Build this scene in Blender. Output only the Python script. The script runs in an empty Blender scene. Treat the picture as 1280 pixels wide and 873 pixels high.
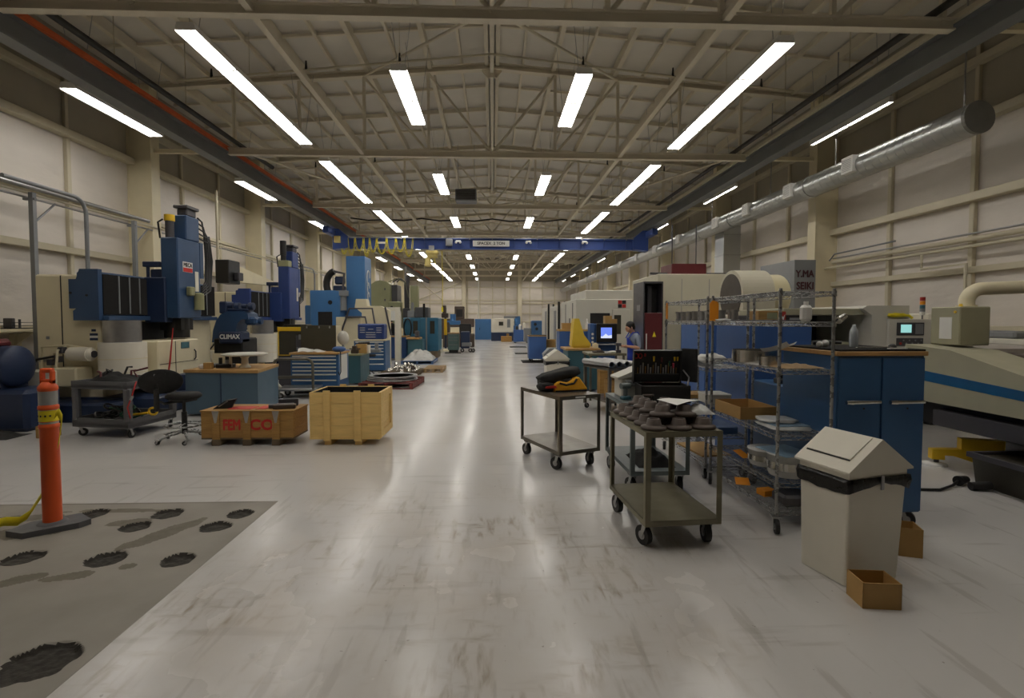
import bpy, bmesh, math, random
from mathutils import Vector, Matrix, noise
random.seed(7)
C = bpy.context.scene.collection
PI = math.pi

# ---------------------------------------------------------------- mesh builder
class MB:
    def __init__(s):
        s.v = []; s.f = []; s.mi = []; s.sm = []; s.M = None
    def add(s, vs, fs, m=0, smooth=False):
        b = len(s.v)
        if s.M is not None:
            vs = [s.M @ Vector(p) for p in vs]
        s.v.extend([tuple(p) for p in vs])
        for f in fs:
            s.f.append(tuple(i + b for i in f)); s.mi.append(m); s.sm.append(smooth)
        return s
    def box(s, x0, x1, y0, y1, z0, z1, m=0, b=0.0):
        if x0 > x1: x0, x1 = x1, x0
        if y0 > y1: y0, y1 = y1, y0
        if z0 > z1: z0, z1 = z1, z0
        b = min(b, (x1-x0)*.45, (y1-y0)*.45, (z1-z0)*.45)
        if b <= 0:
            vs = [(x, y, z) for z in (z0, z1) for y in (y0, y1) for x in (x0, x1)]
            return s.add(vs, [(0,2,3,1),(4,5,7,6),(0,1,5,4),(2,6,7,3),(0,4,6,2),(1,3,7,5)], m)
        vs = []; idx = {}
        lo = (x0, y0, z0); hi = (x1, y1, z1)
        for k in range(8):
            sg = [(k >> a) & 1 for a in range(3)]
            for a in range(3):
                p = [0, 0, 0]
                for c in range(3):
                    e = hi[c] if sg[c] else lo[c]
                    if c != a: e += (-b if sg[c] else b)
                    p[c] = e
                idx[(k, a)] = len(vs); vs.append(tuple(p))
        fs = []
        for a in range(3):
            u, w = (a+1) % 3, (a+2) % 3
            for sd in (0, 1):
                ks = [(sd << a) | (i << u) | (j << w) for i, j in ((0,0),(1,0),(1,1),(0,1))]
                f = [idx[(k, a)] for k in ks]
                fs.append(tuple(f if sd else f[::-1]))
        for a in range(3):
            u, w = (a+1) % 3, (a+2) % 3
            for i in (0, 1):
                for j in (0, 1):
                    k0 = (i << u) | (j << w); k1 = k0 | (1 << a)
                    f = [idx[(k0, u)], idx[(k1, u)], idx[(k1, w)], idx[(k0, w)]]
                    fs.append(tuple(f if (i ^ j) == 0 else f[::-1]))
        for k in range(8):
            f = [idx[(k, 0)], idx[(k, 1)], idx[(k, 2)]]
            par = bin(k).count('1') % 2
            fs.append(tuple(f if par else f[::-1]))
        return s.add(vs, fs, m)
    def cb(s, cx, cy, cz, sx, sy, sz, m=0, b=0.0):
        return s.box(cx-sx/2, cx+sx/2, cy-sy/2, cy+sy/2, cz-sz/2, cz+sz/2, m, b)
    def cyl(s, p0, p1, r0, r1=None, n=14, m=0, cap=True, smooth=True):
        r1 = r0 if r1 is None else r1
        p0 = Vector(p0); p1 = Vector(p1); d = (p1-p0)
        if d.length < 1e-9: return s
        d.normalize()
        a = d.orthogonal().normalized(); c = d.cross(a)
        vs = []
        for p, r in ((p0, r0), (p1, r1)):
            for i in range(n):
                t = 2*PI*i/n
                vs.append(p + a*(r*math.cos(t)) + c*(r*math.sin(t)))
        s.add(vs, [(i, (i+1) % n, n+(i+1) % n, n+i) for i in range(n)], m, smooth)
        if cap:
            s.add(vs[:n], [tuple(range(n))[::-1]], m); s.add(vs[n:], [tuple(range(n))], m)
        return s
    def ring(s, p0, p1, ro, ri, n=24, m=0):
        s.cyl(p0, p1, ro, n=n, m=m, cap=False); 
        p0 = Vector(p0); p1 = Vector(p1); d = (p1-p0).normalized(); a = d.orthogonal().normalized(); c = d.cross(a)
        def circ(p, r): return [p + a*(r*math.cos(2*PI*i/n)) + c*(r*math.sin(2*PI*i/n)) for i in range(n)]
        s.add(circ(p0, ri)+circ(p1, ri), [(i, n+i, n+(i+1) % n, (i+1) % n) for i in range(n)], m, True)
        s.add(circ(p1, ro)+circ(p1, ri), [(i, (i+1) % n, n+(i+1) % n, n+i) for i in range(n)], m)
        s.add(circ(p0, ro)+circ(p0, ri), [(i, n+i, n+(i+1) % n, (i+1) % n) for i in range(n)], m)
        return s
    def tube(s, pts, r, n=7, m=0, closed=False):
        pts = [Vector(p) for p in pts]; N = len(pts)
        if N < 2: return s
        vs = []; pa = None
        for i, p in enumerate(pts):
            if closed: d = pts[(i+1) % N]-pts[i-1]
            else: d = pts[min(i+1, N-1)]-pts[max(i-1, 0)]
            d.normalize()
            if pa is None: a = d.orthogonal().normalized()
            else:
                a = pa - d*pa.dot(d)
                a = a.normalized() if a.length > 1e-6 else d.orthogonal().normalized()
            pa = a; c = d.cross(a)
            rr = r[i] if isinstance(r, (list, tuple)) else r
            for k in range(n):
                t = 2*PI*k/n
                vs.append(p + a*(rr*math.cos(t)) + c*(rr*math.sin(t)))
        fs = []
        for i in range(N if closed else N-1):
            j = (i+1) % N
            for k in range(n):
                fs.append((i*n+k, i*n+(k+1) % n, j*n+(k+1) % n, j*n+k))
        s.add(vs, fs, m, True)
        if not closed:
            s.add(vs[:n], [tuple(range(n))[::-1]], m); s.add(vs[-n:], [tuple(range(n))], m)
        return s
    def lathe(s, prof, cx=0, cy=0, n=20, m=0, smooth=True, cz=0):
        vs = []
        for r, z in prof:
            for i in range(n):
                t = 2*PI*i/n; vs.append((cx+r*math.cos(t), cy+r*math.sin(t), cz+z))
        fs = []
        for j in range(len(prof)-1):
            for i in range(n):
                fs.append((j*n+i, j*n+(i+1) % n, (j+1)*n+(i+1) % n, (j+1)*n+i))
        s.add(vs, fs, m, smooth)
        if prof[0][0] > 1e-4: s.add(vs[:n], [tuple(range(n))[::-1]], m)
        if prof[-1][0] > 1e-4: s.add(vs[-n:], [tuple(range(n))], m)
        return s
    def prism(s, poly, a, b, axis='y', m=0):
        # poly: 2-D points; axis is the extrusion axis
        n = len(poly)
        def P(p, t):
            if axis == 'y': return (p[0], t, p[1])
            if axis == 'x': return (t, p[0], p[1])
            return (p[0], p[1], t)
        vs = [P(p, a) for p in poly]+[P(p, b) for p in poly]
        fs = [tuple(range(n)), tuple(range(2*n-1, n-1, -1))]
        fs += [(i, n+i, n+(i+1) % n, (i+1) % n) for i in range(n)]
        area = sum(poly[i][0]*poly[(i+1) % n][1]-poly[(i+1) % n][0]*poly[i][1] for i in range(n))
        flip = (area > 0) == (b > a)
        if axis == 'y': flip = not flip
        if flip: fs = [f[::-1] for f in fs]
        return s.add(vs, fs, m)
    def grid(s, fn, nu, nv, m=0, smooth=True):
        vs = [fn(i/nu, j/nv) for j in range(nv+1) for i in range(nu+1)]
        fs = [(j*(nu+1)+i, j*(nu+1)+i+1, (j+1)*(nu+1)+i+1, (j+1)*(nu+1)+i) for j in range(nv) for i in range(nu)]
        return s.add(vs, fs, m, smooth)
    def ball(s, c, r, m=0, nu=12, nv=8, sc=(1, 1, 1), jit=0, seed=0):
        vs = []
        for j in range(nv+1):
            ph = PI*j/nv
            for i in range(nu):
                t = 2*PI*i/nu
                d = Vector((math.sin(ph)*math.cos(t), math.sin(ph)*math.sin(t), math.cos(ph)))
                k = 1+jit*noise.noise(d*2.3+Vector((seed, seed*.7, 0))) if jit else 1
                vs.append((c[0]+r*k*sc[0]*d.x, c[1]+r*k*sc[1]*d.y, c[2]+r*k*sc[2]*d.z))
        fs = [(j*nu+i, (j+1)*nu+i, (j+1)*nu+(i+1) % nu, j*nu+(i+1) % nu) for j in range(nv) for i in range(nu)]
        return s.add(vs, fs, m, True)
    def build(s, name, mats, parent=None, loc=(0, 0, 0), rz=0, solid=0):
        me = bpy.data.meshes.new(name)
        me.from_pydata(s.v, [], s.f); 
        mats = mats if isinstance(mats, (list, tuple)) else [mats]
        for m in mats: me.materials.append(m)
        me.polygons.foreach_set('material_index', s.mi)
        me.polygons.foreach_set('use_smooth', s.sm)
        me.update()
        o = bpy.data.objects.new(name, me); C.objects.link(o)
        o.location = loc; o.rotation_euler = (0, 0, rz)
        if parent is not None: o.parent = parent
        if solid:
            md = o.modifiers.new('thick', 'SOLIDIFY'); md.thickness = solid; md.offset = 0
        return o

def tag(o, label, cat, group=None, kind=None):
    o['label'] = label
    if cat: o['category'] = cat
    if group: o['group'] = group
    if kind: o['kind'] = kind
    return o
def thing(name, label, cat, loc=(0, 0, 0), rz=0, group=None):
    o = bpy.data.objects.new(name, None); C.objects.link(o)
    o.empty_display_size = .1
    o.location = loc; o.rotation_euler = (0, 0, rz)
    return tag(o, label, cat, group)
def struct(mb, name, mats, label=None):
    o = mb.build(name, mats); o['kind'] = 'structure'
    if label: o['label'] = label
    return o
def dup(root, loc, rz=None, label=None, group=None, scale=None):
    r = root.copy(); C.objects.link(r); r.location = loc
    if rz is not None: r.rotation_euler = (0, 0, rz)
    if scale: r.scale = scale
    if label: r['label'] = label
    if group: r['group'] = group
    for ch in list(root.children):
        c = ch.copy(); C.objects.link(c); c.parent = r
        for g in list(ch.children):
            d = g.copy(); C.objects.link(d); d.parent = c
    return r
def text(name, body, size, loc, rot, m, parent, ext=.002, align='CENTER', sx=1.0, bold=0.0):
    cu = bpy.data.curves.new(name, 'FONT'); cu.body = body; cu.size = size; cu.extrude = ext
    cu.align_x = align; cu.align_y = 'CENTER'; cu.offset = 0
    cu.resolution_u = 3
    cu.materials.append(m)
    tmp = bpy.data.objects.new('tmp', cu); C.objects.link(tmp)
    bpy.context.view_layer.update()
    me = bpy.data.meshes.new_from_object(tmp.evaluated_get(bpy.context.evaluated_depsgraph_get()))
    bpy.data.objects.remove(tmp); bpy.data.curves.remove(cu)
    if bold:
        b2 = bmesh.new()
        for k, (dx, dy) in enumerate(((0, 0), (bold, 0), (-bold, 0), (0, bold), (0, -bold))):
            n0 = len(b2.verts); b2.from_mesh(me); b2.verts.ensure_lookup_table()
            for v in b2.verts[n0:]: v.co.x += dx; v.co.y += dy; v.co.z += k*.0001
        b2.to_mesh(me); b2.free()
    me.materials.clear(); me.materials.append(m)
    o = bpy.data.objects.new(name, me); C.objects.link(o)
    o.location = loc; o.rotation_euler = rot; o.scale = (sx, 1, 1)
    o.parent = parent
    return o

def part(parent, name, m, fn, *locs, **kw):
    """one part, then copies of it at further places"""
    g = MB(); fn(g); o = g.build(name, m, parent)
    if locs: 
        o.location = locs[0][:3]
        if len(locs[0]) > 3: o.rotation_euler = (0, 0, locs[0][3])
    out = [o]
    for l in locs[1:]:
        c = o.copy(); C.objects.link(c); c.location = l[:3]
        c.rotation_euler = (0, 0, l[3] if len(l) > 3 else 0); out.append(c)
    return out if len(out) > 1 else o
# ---------------------------------------------------------------- materials
MATS = {}
def mat(name, col, rough=.5, metal=0., var=.12, scale=6., bump=0., spec=.5, rvar=.1, stretch=None, col2=None, thr=None, detail=4.):
    if name in MATS: return MATS[name]
    m = bpy.data.materials.new(name); m.use_nodes = True
    nt = m.node_tree; N = nt.nodes; L = nt.links
    bs = N['Principled BSDF']
    bs.inputs['Metallic'].default_value = metal
    bs.inputs['Specular IOR Level'].default_value = spec
    tc = N.new('ShaderNodeTexCoord'); mp = N.new('ShaderNodeMapping'); L.new(tc.outputs['Object'], mp.inputs[0])
    if stretch: mp.inputs['Scale'].default_value = stretch
    nz = N.new('ShaderNodeTexNoise'); nz.inputs['Scale'].default_value = scale; nz.inputs['Detail'].default_value = detail
    L.new(mp.outputs[0], nz.inputs['Vector'])
    mx = N.new('ShaderNodeMix'); mx.data_type = 'RGBA'
    c2 = col2 if col2 else tuple(c*(1-2*var) for c in col)
    c1 = col if col2 else tuple(min(1, c*(1+var)) for c in col)
    mx.inputs[6].default_value = (*c1, 1); mx.inputs[7].default_value = (*c2, 1)
    if thr:
        mr = N.new('ShaderNodeMapRange'); mr.inputs[1].default_value = thr[0]; mr.inputs[2].default_value = thr[1]
        L.new(nz.outputs['Fac'], mr.inputs[0]); L.new(mr.outputs[0], mx.inputs[0])
    else:
        L.new(nz.outputs['Fac'], mx.inputs[0])
    L.new(mx.outputs[2], bs.inputs['Base Color'])
    mr = N.new('ShaderNodeMapRange'); mr.inputs[3].default_value = max(.02, rough-rvar); mr.inputs[4].default_value = min(1, rough+rvar)
    L.new(nz.outputs['Fac'], mr.inputs[0]); L.new(mr.outputs[0], bs.inputs['Roughness'])
    if bump:
        b = N.new('ShaderNodeBump'); b.inputs['Strength'].default_value = bump; b.inputs['Distance'].default_value = .02
        L.new(nz.outputs['Fac'], b.inputs['Height']); L.new(b.outputs[0], bs.inputs['Normal'])
    MATS[name] = m
    return m
def emis(name, col, st):
    m = bpy.data.materials.new(name); m.use_nodes = True
    nt = m.node_tree; nt.nodes.remove(nt.nodes['Principled BSDF'])
    e = nt.nodes.new('ShaderNodeEmission'); e.inputs[0].default_value = (*col, 1); e.inputs[1].default_value = st
    nt.links.new(e.outputs[0], nt.nodes['Material Output'].inputs[0])
    return m
def S(r, g, b):
    f = lambda c: (c/12.92 if c <= .04045 else ((c+.055)/1.055)**2.4)
    return (f(r/255), f(g/255), f(b/255))

LAMP = emis('fluorescent tube glow', (1.0, .962, .905), 30.0)
M = {
 'cream': mat('cream painted steel', S(230, 219, 186), .45, var=.06, scale=3),
 'creamw': mat('dirty white enamel', S(236, 230, 214), .4, var=.05, scale=4),
 'wallwhite': mat('white insulation facing', S(222, 215, 205), .55, var=.06, scale=1.4, bump=.0),
 'girt': mat('cream wall framing', S(206, 197, 172), .6, var=.06, scale=3),
 'wallup': mat('grey upper cladding', S(176, 168, 150), .7, var=.08, scale=1.5),
 'roofins': mat('roof insulation', S(226, 221, 210), .7, var=.07, scale=1.1),
 'rooffr': mat('roof framing paint', S(226, 217, 196), .6, var=.05, scale=3),
 'runway': mat('grey crane runway paint', S(120, 122, 122), .5, var=.06, scale=2),
 'orange_rail': mat('orange conductor rail plastic', S(205, 92, 40), .5),
 'darkpipe': mat('black sprinkler main', S(40, 36, 32), .5),
 'navy': mat('navy blue machine enamel', S(48, 76, 112), .4, var=.1, scale=3),
 'navy2': mat('royal blue machine enamel', S(46, 68, 128), .4, var=.1, scale=3),
 'deepnavy': mat('dark blue machine base enamel', S(32, 48, 80), .45, var=.14, scale=3),
 'cab': mat('blue cabinet enamel', S(54, 96, 142), .38, var=.07, scale=2.5),
 'cab2': mat('medium blue cabinet enamel', S(62, 98, 158), .4, var=.07, scale=2.5),
 'dullblue': mat('dull slate blue bench paint', S(82, 106, 124), .45, var=.06, scale=2.5),
 'teal': mat('teal cabinet paint', S(62, 104, 116), .45, var=.08, scale=3),
 'tealm': mat('turquoise blue machine enamel', S(50, 110, 140), .4, var=.08, scale=3),
 'skyblue': mat('sky blue machine enamel', S(66, 116, 170), .4, var=.06, scale=2),
 'crane': mat('crane blue', S(52, 78, 146), .45, var=.06, scale=2),
 'olive': mat('olive green machine paint', S(150, 150, 112), .5, var=.08, scale=3),
 'olivecart': mat('olive grey cart paint', S(122, 116, 92), .45, var=.14, scale=7),
 'greycart': mat('worn steel cart', S(118, 112, 100), .32, .55, var=.22, scale=5),
 'bluegreycart': mat('blue grey cart paint', S(106, 116, 116), .4, var=.12, scale=6),
 'plasticgrey': mat('grey moulded plastic', S(92, 92, 94), .55, var=.08, scale=10),
 'rubber': mat('black rubber', S(34, 33, 32), .6, var=.1),
 'black': mat('black fabric', S(26, 25, 24), .8, var=.25, scale=14, bump=.15),
 'blackp': mat('black plastic', S(30, 29, 28), .4, var=.15),
 'bellows': mat('black way cover bellows', S(20, 18, 17), .55, var=.15, scale=9),
 'steel': mat('zinc plated steel', S(170, 170, 170), .32, .9, var=.1, scale=12),
 'chrome': mat('chrome plated wire', S(158, 158, 156), .28, .6, var=.08, scale=20),
 'shiny': mat('machined bright steel', S(210, 208, 202), .2, 1., var=.1, scale=18),
 'duct': mat('galvanized spiral duct', S(184, 186, 184), .3, .88, var=.06, scale=2, rvar=.03),
 'castiron': mat('brown grey cast metal', S(84, 72, 64), .5, .25, var=.16, scale=22, bump=.05),
 'orange': mat('orange post plastic', S(236, 96, 40), .45, var=.06, scale=8),
 'reflect': mat('silver reflective sheeting', S(176, 176, 172), .35, .3, var=.15, scale=14),
 'tape': mat('yellow caution tape', S(242, 224, 40), .35, var=.08),
 'yellow': mat('safety yellow', S(228, 186, 36), .45, var=.08),
 'yellowbag': mat('yellow bag canvas', S(238, 172, 30), .7, var=.1, scale=12, bump=.1),
 'yellowcov': mat('yellow plastic cover', S(224, 192, 62), .5, var=.06),
 'red': mat('red paint', S(176, 40, 32), .5),
 'redwood': mat('red painted pallet wood', S(112, 44, 38), .65, var=.15),
 'maroon': mat('maroon machine paint', S(98, 34, 38), .45, var=.06),
 'charcoal': mat('charcoal machine panel', S(72, 70, 74), .45, var=.06),
 'greym': mat('grey machine paint', S(132, 134, 136), .45, var=.05),
 'whitem': mat('off white machine paint', S(206, 203, 192), .42, var=.04, scale=2),
 'wood': mat('maple bench top', S(186, 146, 90), .5, var=.12, scale=5, stretch=(1, 8, 8)),
 'woodold': mat('old stained crate wood', S(168, 128, 66), .65, var=.22, scale=5, stretch=(1, 6, 9)),
 'skid': mat('grey brown skid wood', S(108, 92, 68), .7, var=.2, scale=6),
 'pine': mat('new pine boards', S(238, 202, 128), .55, var=.1, scale=4, stretch=(1.2, 7, 9)),
 'palletw': mat('weathered pallet wood', S(168, 140, 102), .7, var=.15, scale=6),
 'cardboard': mat('corrugated cardboard', S(186, 148, 88), .7, var=.07, scale=8),
 'paper': mat('white paper', S(232, 230, 224), .6, var=.03),
 'plasticw': mat('clear wrinkled plastic', S(206, 206, 202), .22, var=.12, scale=9, bump=.4),
 'bluepaper': mat('pale blue plastic sheet', S(136, 164, 186), .4, var=.08),
 'bluep': mat('blue plastic tray', S(66, 96, 140), .4),
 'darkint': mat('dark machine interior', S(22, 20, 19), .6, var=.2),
 'dirt': mat('black dirt fill', S(60, 56, 49), .9, var=.3, scale=30, bump=.5),
 'stain': mat('damp stained concrete', S(104, 96, 82), .6, var=.15, scale=14),
 'green': mat('green hose rubber', S(30, 92, 66), .5),
 'orangetag': mat('orange paper tag', S(244, 156, 30), .6, var=.04),
 'skin': mat('skin', S(200, 150, 120), .55, var=.05),
 'hair': mat('black hair', S(24, 20, 18), .5, var=.2, scale=40),
 'shirt': mat('grey blue shirt cloth', S(132, 142, 160), .8, var=.06, scale=30),
 'apron': mat('royal blue apron cloth', S(30, 62, 180), .75, var=.08, scale=20),
 'trousers': mat('dark trouser cloth', S(40, 42, 52), .8),
 'greendrawer': mat('grey green drawer paint', S(96, 120, 118), .45),
 'glass': mat('dark tinted window', S(60, 58, 50), .15, var=.1),
 'matrub': mat('dark rubber floor mat', S(36, 34, 33), .85, spec=.15),
 'ink': mat('black lettering', S(28, 26, 30), .6),
 'redink': mat('red lettering', S(190, 40, 34), .6),
 'whiteink': mat('white lettering', S(232, 232, 228), .6),
 'cream_cone': mat('ivory casting paint', S(226, 216, 178), .35, var=.05),
 'hoistw': mat('ivory hoist paint', S(226, 206, 130), .45),
}
SCREENB = emis('blue monitor picture', (.18, .28, .95), 1.3)
SCREENW = emis('pale monitor picture', (.75, .82, 1.0), 1.3)
SCREENC = emis('cyan control display', (.45, .95, .9), .9)
# ================================================================ setting
BAY = 6.15; T0 = 7.45; WX = 9.2; YB = -13.0; YF = 56.6
def ridge_z(x): return 8.28 - abs(x)*.078

def floor_mat():
    m = bpy.data.materials.new('grey epoxy floor'); m.use_nodes = True
    nt = m.node_tree; N = nt.nodes; L = nt.links; bs = N['Principled BSDF']
    tc = N.new('ShaderNodeTexCoord')
    def nz(sc, det, st=(1, 1, 1), rot=0, dist=0):
        mp = N.new('ShaderNodeMapping'); mp.inputs['Scale'].default_value = st; mp.inputs['Rotation'].default_value = (0, 0, rot)
        L.new(tc.outputs['Object'], mp.inputs[0])
        n = N.new('ShaderNodeTexNoise'); n.inputs['Scale'].default_value = sc; n.inputs['Detail'].default_value = det; n.inputs['Distortion'].default_value = dist
        L.new(mp.outputs[0], n.inputs['Vector']); return n.outputs['Fac']
    def rng(x, a, b, c=0., d=1.):
        r = N.new('ShaderNodeMapRange'); r.inputs[1].default_value = a; r.inputs[2].default_value = b; r.inputs[3].default_value = c; r.inputs[4].default_value = d; r.interpolation_type = 'SMOOTHSTEP'
        L.new(x, r.inputs[0]); return r.outputs[0]
    def mul(a, b):
        q = N.new('ShaderNodeMath'); q.operation = 'MULTIPLY'; L.new(a, q.inputs[0])
        if isinstance(b, float): q.inputs[1].default_value = b
        else: L.new(b, q.inputs[1])
        return q.outputs[0]
    def mx(fac, a, b):
        q = N.new('ShaderNodeMix'); q.data_type = 'RGBA'; L.new(fac, q.inputs[0])
        for k, c in ((6, a), (7, b)):
            if isinstance(c, tuple): q.inputs[k].default_value = (*c, 1)
            else: L.new(c, q.inputs[k])
        return q.outputs[2]
    base = mx(nz(.35, 1), S(214, 211, 207), S(204, 201, 197))
    # worn, scuffed zone of the near aisle (a shape of its own on the floor)
    sx = N.new('ShaderNodeSeparateXYZ'); L.new(tc.outputs['Object'], sx.inputs[0])
    near = rng(sx.outputs[1], 6.2, 3.6)
    def sq(out, off, k):
        q = N.new('ShaderNodeMath'); q.operation = 'MULTIPLY_ADD'; L.new(out, q.inputs[0]); q.inputs[1].default_value = k; q.inputs[2].default_value = off*k
        return mul(q.outputs[0], q.outputs[0])
    ad = N.new('ShaderNodeMath'); ad.operation = 'ADD'; L.new(sq(sx.outputs[0], .45, .5), ad.inputs[0]); L.new(sq(sx.outputs[1], -3.2, .55), ad.inputs[1])
    zone = rng(ad.outputs[0], 1.5, .1)
    n1 = nz(1.7, 9, (1, 1, 1), .4, .8); n2 = nz(5, 7, (3.2, .7, 1), -.5, .3); n3 = nz(4, 7, (.8, 3, 1), .3, .3)
    mxm = N.new('ShaderNodeMath'); mxm.operation = 'MAXIMUM'; L.new(rng(n2, .47, .75), mxm.inputs[0]); L.new(rng(n3, .5, .8), mxm.inputs[1])
    worn = mul(mul(zone, rng(n1, .38, .7)), mxm.outputs[0])
    wide = mul(zone, rng(nz(1.3, 6, (1, 1, 1), 0, .2), .35, .8))
    c = mx(mul(wide, .42), base, S(176, 160, 134))
    c = mx(worn, c, S(138, 120, 92))
    scr = mul(rng(nz(2.2, 6, (5, .6, 1), .5), .58, .66), near)
    c = mx(mul(scr, .22), c, S(118, 106, 90))
    scr2 = mul(rng(nz(1.6, 5, (.5, 4.5, 1), -.35), .60, .68), rng(sx.outputs[1], 9., 4.))
    c = mx(mul(scr2, .2), c, S(128, 116, 100))
    sp = rng(nz(26, 2), .73, .76)
    c = mx(mul(sp, .45), c, S(110, 98, 84))
    L.new(c, bs.inputs['Base Color'])
    r1 = rng(nz(1.1, 3), .3, .7, .17, .25)
    a = N.new('ShaderNodeMath'); a.operation = 'ADD'; L.new(r1, a.inputs[0]); L.new(mul(wide, .12), a.inputs[1])
    L.new(a.outputs[0], bs.inputs['Roughness'])
    bs.inputs['Specular IOR Level'].default_value = .5
    b = N.new('ShaderNodeBump'); b.inputs['Strength'].default_value = .05; b.inputs['Distance'].default_value = .02
    L.new(nz(3.5, 3), b.inputs['Height']); L.new(b.outputs[0], bs.inputs['Normal'])
    return m
PX0, PX1, PY0, PY1 = -6.2, -1.95, .7, 4.68
mb = MB()
for x0, x1, y0, y1 in ((-WX, WX, PY1, YF), (-WX, WX, YB, PY0), (-WX, PX0, PY0, PY1), (PX1, WX, PY0, PY1)):
    mb.add([(x0, y0, 0), (x1, y0, 0), (x1, y1, 0), (x0, y1, 0)], [(0, 1, 2, 3)])
floor = struct(mb, 'floor', floor_mat(), 'glossy pale grey painted concrete floor of the machine hall')

# bare concrete patch with drilled pits, cut into the floor
CONC = mat('bare grey concrete', S(146, 140, 130), .62, var=.16, scale=2.2, bump=.15, detail=8)
holes = [(296, 644, .115), (271, 661.5, .12), (225.5, 644, .125), (197, 661, .115), (154, 645, .125), (122, 661, .125), (223, 706, .115), (155, 705.5, .13), (74.5, 705, .13), (9, 701, .13), (64, 828, .165), (-18, 846, .15)]
HXY = [(-2.16, 4.4), (-2.22, 4.13), (-2.78, 4.42), (-2.86, 4.15), (-3.42, 4.44), (-3.47, 4.18), (-2.18, 3.56), (-2.68, 3.59), (-3.27, 3.63), (-3.75, 3.69), (-2.2, 2.5), (-2.62, 2.42)]
STN = [(-3.9, 4.36, .33, .07, .1), (-3.2, 4.5, .42, .05, 0), (-2.55, 4.0, .09, .3, -.5), (-2.72, 3.35, .14, .05, .3), (-3.05, 3.28, .22, .06, .7), (-3.6, 3.4, .2, .06, .5), (-2.45, 3.47, .06, .04, 0), (-2.95, 4.24, .18, .07, .2), (-3.25, 2.9, .3, .04, .6), (-3.75, 4.02, .4, .1, .2), (-2.9, 2.62, .12, .05, .4), (-4.3, 4.1, .3, .2, 0), (-4.1, 3.2, .3, .08, .5)]
def patch():
    mb = MB(); st = .0115
    nx = int((PX1-PX0)/st); ny = int((PY1-PY0)/st)
    mid = []
    vs = []
    HH = HXY
    for j in range(ny+1):
        for i in range(nx+1):
            x = PX0+(PX1-PX0)*i/nx; y = PY0+(PY1-PY0)*j/ny
            z = -.006
            for k, (hx, hy) in enumerate(HH):
                r = holes[k][2]
                d = math.hypot(x-hx, y-hy)
                if d < r*1.5:
                    rr = r*(1+.16*noise.noise(Vector((x*13, y*13, k))))
                    if d < rr:
                        q = min(1, (rr-d)/.03); q = q*q*(3-2*q)
                        z = -.006-.024*q-.007*q*noise.noise(Vector((x*22, y*22, 2)))
            edge = min(i, nx-i, j, ny-j)
            if edge == 0: z = 0
            vs.append((x, y, z))
    fs = {0: [], 1: [], 2: []}
    for j in range(ny):
        for i in range(nx):
            a = j*(nx+1)+i; q = (a, a+1, a+nx+2, a+nx+1)
            zz = sum(vs[t][2] for t in q)/4
            x = PX0+(PX1-PX0)*(i+.5)/nx; y = PY0+(PY1-PY0)*(j+.5)/ny
            m = 0
            if zz < -.0115: m = 1
            else:
                for sx, sy, a1, b1, an in STN:
                    dx, dy = x-sx, y-sy
                    u = dx*math.cos(an)+dy*math.sin(an); v = -dx*math.sin(an)+dy*math.cos(an)
                    if (u/a1)**2+(v/b1)**2 < 1+1.1*noise.noise(Vector((x*8, y*8, 5))): m = 2
            fs[m].append(q)
    me_all = [f for k in (0, 1, 2) for f in fs[k]]
    mb.add(vs, me_all, 0)
    mb.mi = [0]*len(fs[0])+[1]*len(fs[1])+[2]*len(fs[2])
    return struct(mb, 'floor.001', [CONC, M['dirt'], M['stain']], 'bare concrete floor patch pitted with dark drilled holes beside the orange post')
patch()

# walls
WALLM = mat('wrinkled white insulation', S(222, 214, 204), .5, var=.06, scale=1.3, bump=1.0, stretch=(1, 1, 2.4), detail=7)
def side_wall(sgn, name, girts, topw, lab):
    mb = MB(); X = sgn*WX
    t = .15*sgn
    for z0, z1, m in ((0, topw, 0), (topw, 8.4, 1)):
        mb.box(X, X+t, YB, YF, z0, z1, m)
    w = struct(mb, name, [WALLM, M['wallup']], lab)
    g = MB()
    for z, h, d in girts:
        g.box(X, X-sgn*d, YB, YF, z-h/2, z+h/2, 0, .01)
    g.build('wall_trim', M['girt'], w)
    v = MB()
    y = T0-3*BAY
    while y < YF:
        for k in (1, 2):
            yy = y+BAY*k/3
            v.box(X, X-sgn*.09, yy-.05, yy+.05, 0, topw, 0, .01)
            v.box(X, X-sgn*.07, yy-.045, yy+.045, topw, 7.5, 0, .01)
        y += BAY
    v.build('wall_trim', M['girt'], w)
    return w
side_wall(-1, 'wall_left', ((1.47, .16, .22), (3.14, .14, .16), (5.64, .16, .2), (6.6, .14, .18), (4.25, .1, .14)), 5.64, 'white insulated side wall behind the blue boring mills')
side_wall(1, 'wall_right', ((1.47, .14, .2), (2.6, .12, .14), (3.97, .16, .2), (5.42, .16, .2), (6.5, .14, .18)), 5.42, 'white insulated side wall behind the spiral duct')
mb = MB(); mb.box(-WX, WX, YF, YF+.15, 0, 8.4, 0)
fw = struct(mb, 'wall_far', [WALLM], 'far end wall of pale panels with cream framing')
g = MB()
for z in (1.4, 2.35, 3.45, 3.8, 5.2): g.box(-WX, WX, YF-.14, YF, z-.06, z+.06, 0)
x = -8.2
while x < 9:
    g.box(x-.05, x+.05, YF-.1, YF, 0, 5.9, 0); x += 1.37
g.build('wall_trim', M['girt'], fw)
g = MB()
for x in (-3.1, 3.0): g.box(x-.22, x+.22, YF-.5, YF, 0, 7.6, 0, .02)
for a, b in (((-8.2, 3.8), (-3.3, 5.8)), ((-7.9, 5.8), (-5.4, 3.8))):
    g.tube([(a[0], YF-.2, a[1]), (b[0], YF-.2, b[1])], .05)
g.build('wall_trim', M['girt'], fw)
g = MB(); g.box(-WX, WX, YF-.06, YF, 5.9, 8.4, 0); g.build('wall_trim', M['wallup'], fw)
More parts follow.
